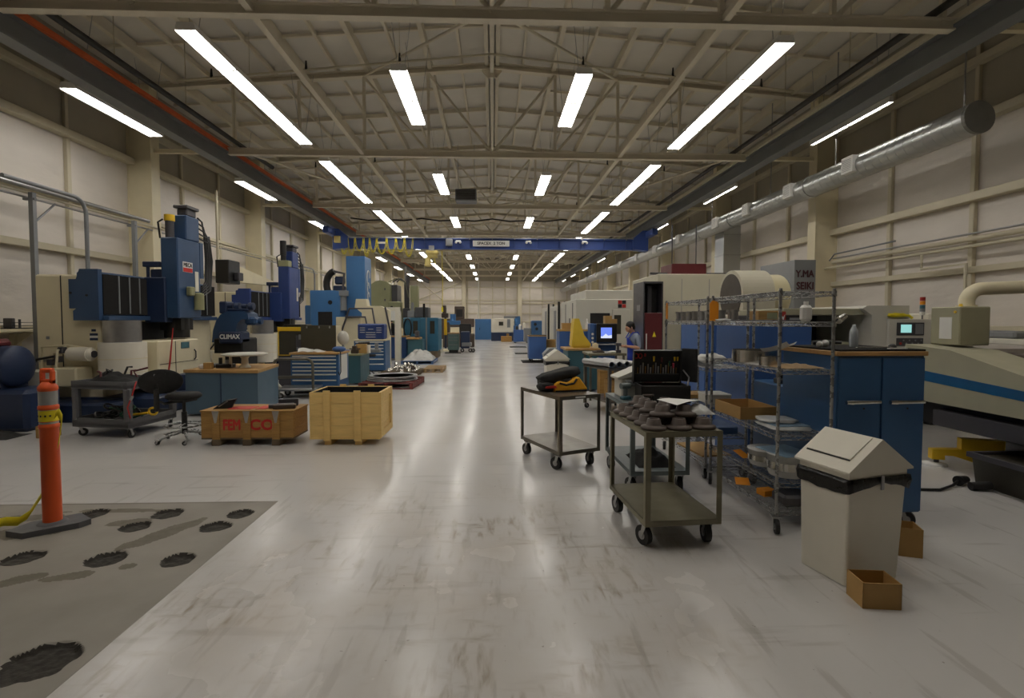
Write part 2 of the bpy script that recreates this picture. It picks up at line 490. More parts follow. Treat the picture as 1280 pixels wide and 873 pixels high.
mb = MB(); mb.box(-WX, WX, YB-.15, YB, 0, 8.4, 0); struct(mb, 'wall_back', [WALLM])

# roof deck (two slopes)
mb = MB()
for sg in (-1, 1):
    a, b = (0, ridge_z(0)+.22), (sg*(WX+.15), ridge_z(WX)+.22)
    mb.prism([(a[0], a[1]), (b[0], b[1]), (b[0], b[1]+.12), (a[0], a[1]+.12)], YB-.15, YF+.15, 'y')
struct(mb, 'ceiling', [M['roofins']], 'low pitched roof lined with grey white insulation')

def structo(mb, name, m, lab=None):
    o = mb.build(name, m); o['kind'] = 'structure'
    if lab: o['label'] = lab
    return o
# columns along both walls
for sg in (-1, 1):
    for k in range(-3, 8):
        y = T0+BAY*k
        mb = MB(); x0 = sg*8.6; x1 = sg*9.2
        mb.box(x0, x0+sg*.03, y-.17, y+.17, 0, 7.55, 0, .006); mb.box(x1-sg*.03, x1, y-.17, y+.17, 0, 7.55)
        mb.box(x0+sg*.03, x1-sg*.03, y-.16, y+.16, 0, 7.55)
        # bracket that carries the runway
        mb.box(x0, sg*7.1, y-.05, y+.05, 5.9, 6.0)
        structo(mb, 'column', M['cream'])
# runway girders with conductor rail
for sg, nm in ((-1, 0), (1, 1)):
    mb = MB(); X = sg*6.95
    mb.box(X-.02, X+.02, YB, YF-.1, 5.68, 6.03); mb.box(X-.13, X+.13, YB, YF-.1, 5.65, 5.68, 0); mb.box(X-.13, X+.13, YB, YF-.1, 6.0, 6.04)
    rb = structo(mb, 'runway_beam', M['runway'])
    if sg < 0:
        g = MB(); g.box(X+.13, X+.19, YB, YF-.2, 6.01, 6.1); g.build('conductor_rail', M['orange_rail'], rb)
    else:
        g = MB(); g.box(X-.2, X-.13, YB, YF-.2, 6.02, 6.1); g.build('runway_trim', M['girt'], rb)
# trusses
for k in range(-3, 9):
    y = T0+BAY*k
    if y > YF-.3: break
    mb = MB(); XE = 6.75
    mb.box(-XE, XE, y-.02, y+.02, 5.9, 6.03); mb.box(-XE, XE, y-.07, y+.07, 5.88, 5.9)
    mb.box(-XE, XE, y-.07, y+.07, 6.03, 6.05)
    tr = structo(mb, 'truss_beam', M['rooffr'])
    g = MB()
    for sg in (-1, 1):
        zt, ze = ridge_z(0)-.12, ridge_z(9.0)-.12
        for dz, hw, hh in ((0, .09, .03), (.13, .09, .03), (.06, .02, .12)):
            g.prism([(0, zt+dz-hh/2), (sg*9.1, ze+dz-hh/2), (sg*9.1, ze+dz+hh/2), (0, zt+dz+hh/2)], y-hw, y+hw, 'y')
    g.prism([(-.38, ridge_z(0)-.02), (.38, ridge_z(0)-.02), (.12, ridge_z(0)-.34), (-.12, ridge_z(0)-.34)], y-.03, y+.03, 'y')
    g.build('top_chord', M['rooffr'], tr)
    g = MB()
    for sg in (-1, 1):
        for i in range(0, 5):
            xt = sg*1.65*(i+1); xb = sg*1.65*i
            if i > 0: g.box(xb-.035, xb+.035, y-.035, y+.035, 6.0, ridge_z(xb)-.1)
            if i < 4:
                g.tube([(xb, y, 6.0), (xt, y, ridge_z(xt)-.12)], .042, n=4)
    g.build('web_brace', M['rooffr'], tr)
# ridge beam, purlins and intermediate cross beams
for i in range(-11, 12):
    x = i*.8
    mb = MB(); z = ridge_z(x)
    if i == 0:
        for dx in (-.14, .14): mb.box(dx-.05, dx+.05, YB, YF, z-.05, z+.2)
        mb.box(-.05, .05, YB, YF, z-.22, z+.0)
    else:
        h = .24 if i % 2 == 0 else .12; w = .055 if i % 2 == 0 else .03
        mb.box(x-w, x+w, YB, YF, z+.2-h, z+.2)
    structo(mb, 'purlin_beam', M['rooffr'])
y = T0-3*BAY
while y < YF-1:
    for q in (1, 2, 3):
        yy = y+BAY*q/4
        mb = MB()
        for sg in (-1, 1):
            z0, z1 = ridge_z(.2), ridge_z(9.0)
            h = .12 if q == 2 else .06
            mb.prism([(sg*.15, z0+.18-h), (sg*9.0, z1+.18-h), (sg*9.0, z1+.18), (sg*.15, z0+.18)], yy-.035, yy+.035, 'y')
        structo(mb, 'roof_cross_beam', M['rooffr'])
    y += BAY
for sg in (-1, 1):
    mb = MB(); mb.box(sg*3.35-.05, sg*3.35+.05, YB, YF, 5.92, 6.02); structo(mb, 'strut_beam', M['rooffr'])
    for k in range(0, 8):
        y0 = T0+BAY*k; y1 = y0+BAY
        if y1 > YF: continue
        mb = MB(); mb.tube([(sg*.1, y0, 6.0), (sg*3.3, y1, ridge_z(3.3)-.1)], .03, n=5)
        if k % 2: mb.tube([(sg*6.5, y0, 6.0), (sg*3.4, y1, 5.98)], .03, n=5)
        structo(mb, 'sway_brace_beam', M['rooffr'])

# sprinkler piping under the roof
def pipe(name, pts, r, m, label, cat, group=None, n=8):
    mb = MB(); mb.tube(pts, r, n); o = mb.build(name, m); return tag(o, label, cat, group)
for sg, w in ((-1, 'orange conductor rail'), (1, 'spiral duct side runway')):
    t = thing('sprinkler_main', 'black sprinkler main running along the roof above the '+w, 'pipe', (sg*6.45, 0, 6.12))
    g = MB(); g.tube([(0, YB+.2, 0), (0, 15.5 if sg < 0 else 40, 0)], .055, 10); g.build('pipe', M['darkpipe'], t)
    part(t, 'hanger_rod', M['girt'], lambda g: g.tube([(0, 0, 0), (0, 0, 1.4)], .01, 4), *[(0, 1+k*2.05, 0) for k in range(7 if sg < 0 else 18)])
for k in range(0, 8):
    y = T0+BAY*k+3.4
    if y > YF: continue
    t = thing('sprinkler_branch_pipe', 'thin sprinkler pipe crossing under the roof, '+['first', 'second', 'third', 'fourth', 'fifth', 'sixth', 'seventh', 'eighth'][k]+' along the hall', 'pipe', (0, y, 0))
    g = MB(); g.tube([(-6.4, 0, 6.5), (0, 0, 7.15), (6.4, 0, 6.5)], .022, 6); g.build('pipe', M['girt'], t)
    part(t, 'sprinkler_head', M['darkpipe'], lambda g: g.cyl((0, 0, 0), (0, 0, .18), .03, .015, 8), *[(j*1.9, 0, 7.15-abs(j)*.193) for j in (-3, -2, -1, 1, 2, 3)])
    part(t, 'hanger_rod', M['girt'], lambda g: g.tube([(0, 0, 0), (0, 0, .85)], .006, 4), *[(j*1.9, 0, 7.15-abs(j)*.193) for j in (-2.6, -1, 1, 2.6)])
mb = MB()
mb.tube([(-6.4+i*.8, 23.6, 6.25-.10*math.sin(i*PI/2.0)**2 - (.06 if i % 4 == 2 else 0)) for i in range(17)], .03, 6)
tag(mb.build('power_cable', M['rubber']), 'black power cable slung across the hall under the roof before the blue crane', 'cable')
t = thing('unit_heater', 'grey box heater hung under the roof beside the ridge beam', 'heater', (-.95, 19.0, 5.95))
g = MB(); g.box(-.38, .38, -.3, .3, 0, .42, 0, .02); g.build('casing', M['greym'], t)
g = MB()
for j in range(6): g.box(-.34, .34, -.32, -.3, .05+j*.06, .08+j*.06)
g.build('louvre', M['charcoal'], t)
part(t, 'hanger_rod', M['steel'], lambda g: g.tube([(0, 0, .42), (0, 0, 2.1)], .01, 4), (-.3, 0, 0), (.3, 0, 0))

# ---------------------------------------------------------------- lights
HOUS = mat('white lamp reflector', S(236, 234, 228), .4, var=.02)
def light_proto(nsec, ntube, w):
    L = 1.22*nsec
    t = bpy.data.objects.new('ceiling_light', None); C.objects.link(t)
    g = MB()
    pw = w/ntube
    prof = [(-w/2-.01, .0), ]
    pts = [(-w/2, -.02)]
    for i in range(ntube):
        x0 = -w/2+pw*i
        pts += [(x0+pw*.22, .05), (x0+pw*.78, .05), (x0+pw, -.02 if i == ntube-1 else .015)]
    top = [(w/2*.8, .1), (-w/2*.8, .1)]
    g.prism(pts+top, 0, L, 'y')
    g.build('housing', HOUS, t)
    for s_ in range(nsec):
        for i in range(ntube):
            x = -w/2+pw*(i+.5)
            if s_ == 0 and i == 0:
                q = MB(); q.cyl((0, .03, 0), (0, 1.19, 0), .019, n=7, cap=False); tu = q.build('fluorescent_tube', LAMP, t); tu.location = (x, 0, .012)
            else:
                u = tu.copy(); C.objects.link(u); u.location = (x, 1.22*s_, .012)
        for e in (.012, 1.208):
            q = MB(); q.box(-w/2*.92, w/2*.92, 1.22*s_+e-.012, 1.22*s_+e+.012, -.006, .055); q.build('lamp_holder', HOUS, t)
    for e in (.25, L-.25):
        for dx in (-.05, .05):
            q = MB(); q.tube([(dx, e, .1), (dx*4.5, e+dx*2, 1.55)], .005, 4); q.build('suspension_cable', M['steel'], t)
    return t
ORD = ['first', 'second', 'third', 'fourth', 'fifth', 'sixth', 'seventh', 'eighth']
def light_row(proto, x, y0, n, desc, group, z=5.85):
    for k in range(n):
        o = proto if k == 0 else dup(proto, (0, 0, 0))
        o.location = (x, y0+BAY*k, z)
        tag(o, f'{ORD[k]} {desc}', 'ceiling light', group)
    if abs(x) < 7:
        o = dup(proto, (x, y0-BAY, z))
        tag(o, 'fluorescent light hanging above the viewer, out of the picture', 'ceiling light', 'fluorescent lights above the viewer')
for sg, side in ((-1, 'on the orange rail side'), (1, 'on the spiral duct side')):
    light_row(light_proto(4, 3, .3), sg*4.43, 7.75, 8, f'long fluorescent light in the row beside the crane runway {side}', f'long fluorescent lights, row {side}')
    light_row(light_proto(2, 3, .3), sg*1.57, 8.85, 8, f'short fluorescent light in the row beside the ridge beam {side}', f'short fluorescent lights beside the ridge {side}')
    light_row(light_proto(2, 3 if sg < 0 else 1, .3 if sg < 0 else .085), sg*7.52, 9.55, 8, f'wall bay fluorescent light outside the crane runway {side}', f'wall bay fluorescent lights {side}', 5.77)

# ---------------------------------------------------------------- bridge crane
t = thing('bridge_crane', 'blue overhead bridge crane spanning the hall with a white capacity sign', 'crane', (0, 23, 0))
g = MB(); g.box(-6.7, 6.7, -.0, .02, 4.82, 5.2); g.box(-6.7, 6.7, -.11, .13, 4.78, 4.82, 0); g.box(-6.7, 6.7, -.11, .13, 5.2, 5.26)
for i in range(-6, 7): g.box(i-.01, i+.01, -.08, .1, 4.82, 5.2)
g.build('girder', M['crane'], t)
for sg in (-1, 1):
    g = MB(); g.prism([(sg*6.3, 4.8), (sg*6.95, 4.72), (sg*6.95, 5.62), (sg*6.7, 5.62), (sg*6.3, 5.28)], -.25, .25, 'y'); g.box(sg*6.82, sg*7.08, -1.2, 1.2, 5.3, 5.56, 0, .03)
    e = g.build('end_truck', M['crane'], t)
    for yy in (-.9, .9):
        g = MB(); g.cyl((sg*6.9, yy, 5.54), (sg*7.0, yy, 5.54), .1, n=14); g.build('wheel', M['steel'], e)
g = MB(); g.box(-6.8, 6.5, -.2, -.16, 5.24, 5.28)
for i in range(-6, 7): g.box(i-.02, i+.02, -.2, -.1, 5.2, 5.26)
g.build('festoon_track', M['steel'], t)
g = MB(); g.box(-.86, .76, -.14, -.12, 4.9, 5.16, 0, .004); sg_ = g.build('sign_plate', M['whiteink'], t)
text('lettering', 'SPACEX  2 TON', .17, (-.05, -.145, 5.03), (PI/2, 0, 0), M['ink'], sg_, sx=1.02, bold=.004)
xx = -6.65
rnd = random.Random(3)
while xx < -3.55:
    w = rnd.uniform(.42, .7); dp = rnd.uniform(.55, .85)
    g = MB()
    for o_ in (0, .05):
        g.tube([(xx+o_+w*.62*(i/12)**1.0, -.2-.02*math.sin(i), 5.23-dp*(math.sin(PI*i/12)**.6)) for i in range(13)], .012, 5)
    g.build('festoon_cable', M['tape'], t)
    xx += w*.62
g = MB(); g.box(-6.88, -6.6, -.35, -.1, 5.0, 5.3, 0, .02); g.build('junction_box', M['hoistw'], t)
g = MB(); g.box(-2.05, -1.75, -.3, -.12, 4.9, 5.2, 0, .02); g.build('trolley_box', M['greym'], t)
g = MB(); g.box(-5.05, -4.7, -.14, -.11, 5.0, 5.08); g.build('nameplate', M['whiteink'], t)
for i, x in enumerate((-1.5, 1.6, 4.1)):
    g = MB(); g.cyl((x-.09, -.16, 5.12), (x-.09, -.28, 5.05), .03, .055, 10); g.cyl((x+.09, -.16, 5.12), (x+.09, -.28, 5.05), .03, .055, 10); g.box(x-.1, x+.1, -.18, -.12, 5.1, 5.16)
    g.build('twin_spot_lamp', M['whiteink'], t)
t = thing('chain_hoist', 'ivory yellow electric chain hoist hanging under the crane girder', 'hoist', (-2.68, 22.95, 0))
g = MB(); g.box(-.24, .3, -.18, .18, 4.55, 4.7, 0, .03); g.cyl((-.2, 0, 4.52), (.25, 0, 4.52), .14, n=16); g.build('motor_body', M['hoistw'], t)
g = MB(); g.box(-.3, -.05, -.16, .16, 4.0, 4.4, 0, .04); g.build('chain_bucket', M['hoistw'], t)
for y_ in (-.1, .22):
    g = MB(); g.box(-.12, .12, y_-.01, y_+.01, 4.66, 4.93, 0, .004); g.build('trolley_plate', M['steel'], t)
g = MB(); g.tube([(.12, 0, 4.5), (.12, 0, 4.2)], .015, 6); g.tube([(.12+.05*math.sin(a), 0, 4.14+.06*math.cos(a)) for a in [i*PI/5 for i in range(9)]], .015, 6); g.build('hook', M['tape'], t)
g = MB(); g.tube([(.45, 0, 4.7), (.47, .0, 3.4), (.45, 0, 2.2)], .014, 5); g.box(.41, .49, -.03, .03, 2.0, 2.22, 0, .01); g.build('pendant_control', M['tape'], t)

# ---------------------------------------------------------------- spiral duct on the wall with the white registers
t = thing('spiral_duct', 'shiny galvanized spiral air duct with a capped end hung along the wall', 'duct', (7.73, 0, 4.87))
g = MB(); g.cyl((0, 8.0, 0), (0, 56.3, 0), .25, n=40, cap=False); g.build('duct_tube', M['duct'], t)
yy = 8.2; g = MB()
while yy < 30:
    g.ring((0, yy, 0), (0, yy+.012, 0), .2535, .249, 40); yy += .2
g.build('seam_rib', M['duct'], t)
g = MB(); g.cyl((0, 7.97, 0), (0, 8.03, 0), .258, n=28, smooth=False); g.build('end_cap', mat('dull grey duct cap', S(120, 118, 112), .55, .3), t)
for y_ in (12.2, 16.2, 18.6, 22.4, 28, 34, 40, 46):
    g = MB(); g.cyl((0, y_, 0), (0, y_+.1, 0), .265, n=28); g.build('joint_collar', M['duct'], t)
for y_ in (10.6, 12.8, 14.95, 17.05, 20.5, 23.5, 26.5, 30, 33.5, 37, 41, 45, 49):
    g = MB(); g.box(-.31, -.1, y_-.17, y_+.17, -.15, .19, 0, .01)
    rg = g.build('register', M['paper'], t)
    g = MB()
    for j in range(7): g.box(-.314, -.308, y_-.13, y_+.13, -.1+j*.036, -.092+j*.036)
    g.build('grille', M['greym'], rg)
for y_ in (8.25, 11.4, 14.1, 17.9, 22, 27, 32, 38, 44):
    g = MB(); g.tube([(0, y_, .25), (0, y_, 2.75)], .014, 5); g.build('hanger_rod', M['steel'], t)
t = thing('branch_duct', 'vertical square duct dropping from the spiral duct to the floor machines', 'duct', (8.3, 17.9, 0))
g = MB(); g.box(-.3, .3, -.35, .35, 0, 5.0, 0, .01); g.build('duct_body', M['duct'], t)
part(t, 'joint_collar', M['steel'], lambda g: g.box(-.31, .31, -.36, .36, -.02, .02), (0, 0, 3.2), (0, 0, 3.9), (0, 0, 4.6))

# wall pipes
def wallpipe(sg, z, x, r, y0, y1, m, label):
    mb = MB(); mb.tube([(sg*x, y0, z), (sg*x, y1, z)], r, 8)
    tag(mb.build('conduit_pipe', m), label, 'pipe')
wallpipe(-1, 4.1, 8.55, .045, -2, 13.2, M['steel'], 'thick grey conduit highest on the wall behind the boring mills')
wallpipe(-1, 4.0, 8.58, .025, -2, 40, M['girt'], 'cream pipe under the thick conduit on the boring mill wall')
wallpipe(-1, 3.92, 8.62, .02, -2, 40, M['steel'], 'thin grey pipe lowest of the bundle on the boring mill wall')
for i, (y, w) in enumerate(((9.9, 'nearest the cream column of the first mill'), (12.6, 'beside the first wall column'))):
    t = thing('pipe_stand', ['grey strut post carrying the wall pipes above the first cream column', 'grey strut post carrying the wall pipes above the black bellows of the first mill'][i], 'post', (-8.5, y, 0))
    g = MB(); g.box(-.04, .04, -.04, .04, 0, 4.0); g.build('post', M['greym'], t)
    g = MB(); g.tube([(0, .02, 3.45), (0, .5, 3.9)], .02, 5); g.box(-.15, .06, -.03, .03, 3.86, 3.9); g.build('bracket', M['greym'], t)
for i, (y, ztop) in enumerate(((10.96, 4.12), (24.5, 4.0), (33.0, 4.0))):
    mb = MB(); mb.tube([(-8.35, y-1.8, ztop)]+[(-8.35, y-.3+.3*math.sin(a), ztop-.3+.3*math.cos(a)) for a in [j*PI/12 for j in range(7)]]+[(-8.35, y, 1.0)], .038, 8)
    tag(mb.build('bent_conduit', M['greym']), ['grey conduit bending down the wall to the first boring mill', 'grey conduit bending down the wall to the second boring mill', 'grey conduit bending down the wall to the sky blue mill'][i], 'pipe')
mb = MB(); mb.tube([(-8.45, 16.2, 1), (-8.45, 16.2, 5.6)], .04, 8)
tag(mb.build('riser_conduit', M['girt']), 'cream conduit rising up the wall between the two boring mills', 'pipe')
wallpipe(1, 3.16, 8.95, .05, -2, 13.2, M['girt'], 'upper cream pipe along the wall beside the lathes')
wallpipe(1, 3.02, 8.9, .035, -2, 19.4, M['girt'], 'lower cream pipe along the wall beside the lathes')
wallpipe(1, 3.26, 8.95, .02, -2, 13.2, M['steel'], 'thin grey conduit above the cream pipes on the lathe wall')
mb = MB(); mb.tube([(8.9, 10.35, 3.0), (8.9, 10.35, 2.7), (8.9, 9.35, 2.7), (8.9, 9.35, 1.2)], .03, 8)
tag(mb.build('drop_pipe', M['girt']), 'cream drop pipe elbowing down to the control of the dark lathe', 'pipe')
mb = MB(); mb.tube([(8.85, 13.2, 3.2), (8.85, 13.0, 3.35), (8.85, 11.0, 3.38)], .02, 6)
tag(mb.build('bent_conduit', M['greym']), 'thin grey conduit bending round the column above the lathe wall pipes', 'pipe')
mb = MB(); mb.tube([(-1.35, 50, 7.2), (-1.35, 50, 0)], .06, 8)
tag(mb.build('hanging_pole', M['whitem']), 'slim white pole standing from floor to roof before the end wall', 'pole')
# ================================================================ left side
def caster(parent, locs, r=.06, w=.03, m='rubber', plate=True):
    """castors: fork as the part, wheel as its child. locs: (x, y, top z, heading)"""
    for x, y, zt, a in locs:
        g = MB(); h = zt-r
        g.box(-.035, .035, -.035, .035, zt-.008, zt)
        for s in (-1, 1): g.prism([(-.02, zt-.008), (.02, zt-.008), (.045, r-.012), (.02, r-.012)], s*(w/2+.004), s*(w/2+.008), 'y')
        f = g.build('caster', M['steel'], parent, (x, y, 0), a)
        g = MB(); g.cyl((.033, -w/2, r), (.033, w/2, r), r, n=18); wl = g.build('wheel', M[m], f)
        g = MB(); g.cyl((.033, -w/2-.003, r), (.033, w/2+.003, r), r*.45, n=12); g.build('hub', M['steel'], f)

# ---- orange delineator post
t = thing('delineator_post', 'orange delineator post with grey rubber base standing on the bare concrete patch', 'traffic post', (-3.5, 4.15, -.006))
t.scale = (.82, .82, 1)
g = MB(); g.prism([(-.26, -.2), (-.06, -.26), (.26, -.02), (.3, .08), (.08, .24), (-.22, .02)], 0, .045, 'z'); g.lathe([(.12, .045), (.1, .06), (.07, .062)], n=20); g.build('base', M['plasticgrey'], t)
g = MB(); g.lathe([(.075, .05), (.073, .8), (.08, .805), (.08, .83), (.073, .835), (.072, .95), (.08, .955), (.08, .98), (.072, .985), (.072, 1.1), (.078, 1.105), (.078, 1.13), (.06, 1.15), (.04, 1.17), (.0, 1.17)], n=24); g.build('post', M['orange'], t)
g = MB(); g.ring((0, 0, .99), (0, 0, 1.097), .0735, .07, 24); g.build('reflective_band', M['reflect'], t)
g = MB(); g.ring((0, 0, .84), (0, 0, .855), .0735, .07, 24); g.ring((0, 0, .935), (0, 0, .95), .0735, .07, 24); g.build('reflective_band', M['reflect'], t)
g = MB()
ho = [(-.055, 1.15), (.055, 1.15), (.06, 1.2), (.05, 1.27), (-.05, 1.27), (-.06, 1.2)]; hi = [(-.03, 1.2), (.03, 1.2), (.03, 1.245), (-.03, 1.245)]
for a_, b_ in (((-.06, 1.15), (-.032, 1.26)), ((.032, 1.15), (.06, 1.26)), ((-.06, 1.15), (.06, 1.19)), ((-.055, 1.24), (.055, 1.275))): g.box(a_[0], b_[0], -.025, .025, a_[1], b_[1], 0, .008)
g.build('handle', M['orange'], t)
t = thing('caution_tape', 'yellow caution tape wrapped round the orange post and trailing over the concrete', 'tape', (-3.5, 4.15, 0))
t.scale = (.82, .82, 1)
g = MB(); g.ring((0, 0, .855), (0, 0, .94), .077, .0745, 24); g.build('tape_wrap', M['tape'], t)
def ribbon(mb, pts, w, tw):
    n = len(pts)
    vs = []
    for i, p in enumerate(pts):
        a = tw[i] if isinstance(tw, list) else tw*i/(n-1)
        o_ = Vector((math.cos(a)*.3, math.sin(a)*.3, math.cos(a*.5))).normalized()*(w/2)
        vs += [Vector(p)-o_, Vector(p)+o_]
    mb.add(vs, [(2*i, 2*i+1, 2*i+3, 2*i+2) for i in range(n-1)], 0, True)
g = MB(); ribbon(g, [(.083, -.03, .9), (.13, -.05, .93), (.16, -.05, .88), (.15, -.05, .8), (.13, -.05, .72), (.12, -.05, .66)], .06, .5); o = g.build('tape_tail', M['tape'], t, solid=.002)
g = MB(); ribbon(g, [(-.07, .02, .34), (-.12, .04, .26), (-.2, .05, .17), (-.26, .04, .09), (-.32, .0, .05), (-.42, -.03, .06), (-.55, -.02, .035), (-.7, -.06, .05), (-.85, -.04, .03)], .07, 2.2); g.build('tape_tail', M['tape'], t, solid=.002)
for k, z in ((0, .898),):
    for j, a in enumerate((-2.2, -1.7, -1.2, -.75)):
        g = MB(); x, y = .0785*math.cos(a), .0785*math.sin(a)
        g.M = Matrix.Translation((x, y, z)) @ Matrix.Rotation(a+PI/2, 4, 'Z')
        g.box(-.007, .007, -.001, .001, -.006, .008); g.build('tape_mark', M['ink'], t)

# ---- vertical boring mills
def boring_mill(Y0, blue, base, label, ramcol, sign, second=False):
    t = thing('vertical_boring_mill', label, 'machine tool', (-6.6, Y0, 0))
    g = MB(); g.box(-1.5, .9, .0, 3.5, 0, .33, 0, .03); g.box(-1.2, .5, -.5, .05, 0, .3, 0, .03); g.cyl((.45, 1.8, .3), (.45, 1.8, .62), 1.0, n=40); g.build('bed', M[base], t)
    for y0 in (.1, 2.5):
        g = MB(); g.box(-1.15, -.05, y0, y0+.95, .3, 2.42, 0, .03); c = g.build('column', M['cream'], t)
        g = MB(); g.box(-.72, -.705, y0-.006, y0+.02, .5, 2.4); g.build('panel_seam', M['darkint'], c)
        g = MB(); g.cyl((-.32, y0-.012, 2.3), (-.32, y0+.01, 2.3), .055, n=18); g.build('lifting_hole', M['darkint'], c)
        if y0 < 1:
            g = MB(); g.box(-.26, -.13, y0-.008, y0+.01, 1.3, 1.34); g.box(-.26, -.13, y0-.008, y0+.01, 1.38, 1.42); g.box(-.23, -.16, y0-.008, y0+.01, 1.45, 1.49); g.build('data_plate', M['deepnavy'], c)
            g = MB(); g.box(-.26, -.13, y0-.006, y0+.01, 1.34, 1.38); g.build('data_plate', M['paper'], c)
            g = MB(); g.box(-.98, -.93, y0-.008, y0+.01, 1.32, 1.37); g.build('data_plate', M['greym'], c)
            for zz in (.72, .98, 1.22):
                g = MB(); g.cyl((-.0, y0-.01, zz), (-.0, y0+.01, zz), .018, n=10); g.build('bolt_hole', M['darkint'], c)
    # cross rail with stepped end plate
    g = MB(); g.box(-.4, .0, .02, 3.45, 1.67, 2.46, 0, .02); g.box(-.05, .12, .02, 3.45, 1.64, 1.72, 0, .01); r = g.build('cross_rail', M[blue], t)
    g = MB(); g.prism([(-.46, 2.33), (-.34, 2.33), (-.28, 2.5), (.02, 2.5), (.02, 1.64), (-.4, 1.64), (-.4, 1.8), (-.35, 1.84), (-.46, 1.84)], -.06, .03, 'y'); e = g.build('end_plate', M[blue], r)
    for x, z in ((-.17, 2.06), (-.43, 2.1)):
        g = MB(); g.cyl((x, -.07, z), (x, -.05, z), .02, n=12); g.build('plug', M['darkint'], r)
    # bellows either side of the saddle
    for a, b in ((.04, 1.1), (2.0, 3.4)):
        pl = []; n = int((b-a)/.05)
        for i in range(n+1): pl.append((.09 if i % 2 else .03, a+(b-a)*i/n))
        pl += [(0, b), (0, a)]
        g = MB(); g.prism(pl, 1.74, 2.42, 'z'); bl = g.build('way_cover_bellows', M['bellows'], t)
        y = a+.28
        while y < b-.1:
            g = MB(); g.box(.085, .098, y-.012, y+.012, 1.76, 2.41); g.build('bellows_strip', M['greym'], bl); y += .26
    # saddle, ram and drive
    g = MB(); g.box(.0, .4, 1.08, 1.98, 1.6, 2.46, 0, .02); g.box(.05, .32, 1.2, 1.85, 2.46, 2.62, 0, .02); g.build('saddle', M['deepnavy'] if not second else M[blue], t)
    g = MB(); g.box(.3, .62, 1.13, 1.88, 1.68, 3.22, 0, .02); g.box(.34, .62, 1.42, 1.88, 3.22, 3.7, 0, .02); g.prism([(.62, 2.5), (.62, 3.22), (.34, 3.22), (.34, 2.5)], 1.88, 2.0, 'y'); rm = g.build('ram_housing', M[ramcol], t)
    g = MB(); g.box(.4, .6, 1.5, 1.82, 3.7, 3.84, 0, .02); g.box(.36, .64, 1.45, 1.86, 3.84, 3.9, 0, .01); g.build('ram_cap', M['charcoal'], rm)
    g = MB(); g.cyl((.42, 1.24, 3.22), (.42, 1.24, 3.56), .075, n=18); g.build('servo_motor', M['charcoal'] if not second else M['blackp'], t)
    if not second:
        g = MB(); g.cyl((.42, 1.24, 3.54), (.42, 1.24, 3.66), .09, n=18); g.build('motor_cap', M['yellow'], t)
    else:
        g = MB(); g.cyl((.42, 1.24, 3.56), (.42, 1.24, 3.98), .09, n=18); g.build('motor_cap', M['blackp'], t)
        g = MB(); g.box(.3, .6, 1.14, 1.4, 3.22, 3.4, 0, .01); g.build('motor_mount', M['olive'], t)
    g = MB(); g.box(-.05, .28, 1.14, 1.26, 2.66, 2.76, 0, .01); g.cyl((.02, 1.2, 2.46), (.02, 1.2, 2.68), .03); g.build('side_bracket', M['deepnavy'], t)
    g = MB(); g.tube([(.3, 1.14, 3.2), (.28, 1.12, 3.5), (.36, 1.14, 3.56)], .018, 6); g.build('cable', M['blackp'], t)
    for k in range(5):
        g = MB(); d = k*.045
        g.tube([(.6, 1.86, 3.72-.1*k), (.62, 1.98+d, 3.66-.1*k), (.62, 2.05+d, 3.4), (.6, 2.12+d*1.4, 2.9), (.6, 2.1+d, 2.45-d), (.58, 2.0, 2.3-d), (.55, 1.9, 2.35)], .017, 6); g.build('hydraulic_hose', M['blackp'], t)
    if sign:
        g = MB(); g.box(.62, .626, 1.28, 1.6, 2.58, 2.78); sp = g.build('sign_plate', M['paper'], t)
        g = MB(); g.box(.624, .63, 1.29, 1.59, 2.585, 2.665); g.build('red_band', M['redink'], sp)
        text('lettering', 'MECA', .105, (.628, 1.44, 2.72), (PI/2, 0, PI/2), M['ink'], sp, sx=1.0, bold=.003)
    g = MB(); g.box(.62, .628, 1.68, 1.8, 2.22, 2.62, 0, .01); g.build('control_plate', M['creamw'], t)
    if not second:
        g = MB(); g.cyl((.66, 1.72, 1.85), (.66, 1.72, 2.16), .1, n=18); g.ball((.66, 1.72, 2.16), .1, 0, 18, 8, (1, 1, .4)); g.box(.62, .72, 1.36, 1.52, 2.12, 2.3, 0, .02); g.build('gear_motor', M['olive'], t)
    g = MB(); g.cyl((.35, 1.5, 1.3), (.35, 1.5, 1.68), .22, n=20); g.box(.15, .55, 1.3, 1.7, 1.45, 1.68); g.build('tool_head', M['blackp'], t)
    # guards round the table
    g = MB(); g.cyl((.3, .07, .5), (.3, .07, 1.27), .34, n=28); g.build('round_guard', M['creamw'], t)
    g = MB()
    for z in (.76, .99): g.ring((.3, .07, z), (.3, .07, z+.012), .346, .33, 28)
    g.build('guard_seam', M['cream'], t)
    g = MB(); g.cyl((.3, .07, 1.27), (.3, .07, 1.64), .27, n=28); g.build('drum', M['steel'], t)
    g = MB(); g.box(.05, .62, .48, 1.75, .5, 1.27, 0, .02); gb = g.build('splash_guard', M['cream'], t)
    g = MB(); g.box(.62, .627, .52, 1.7, .84, .848); g.box(.62, .627, .98, .99, .52, 1.25); g.build('guard_seam', M['darkint'], gb)
    g = MB(); g.tube([(.63, 1.58, .86), (.66, 1.58, .9), (.66, 1.58, 1.02), (.63, 1.58, 1.06)], .012, 6); g.build('handle', M['blackp'], gb)
    g = MB(); g.box(.62, .628, 1.16, 1.42, 1.1, 1.22); g.build('name_plate', M['teal'], gb)
    g = MB(); g.tube([(.66, .62, .4), (.68, .72, .9), (.7, .8, 1.5)], [.012, .016, .008], 6); g.build('hose_lance', M['redink'], t)
    g = MB(); g.box(-.05, .0, .5, 1.75, 1.27, 1.62); g.build('inner_shield', M['darkint'], t)
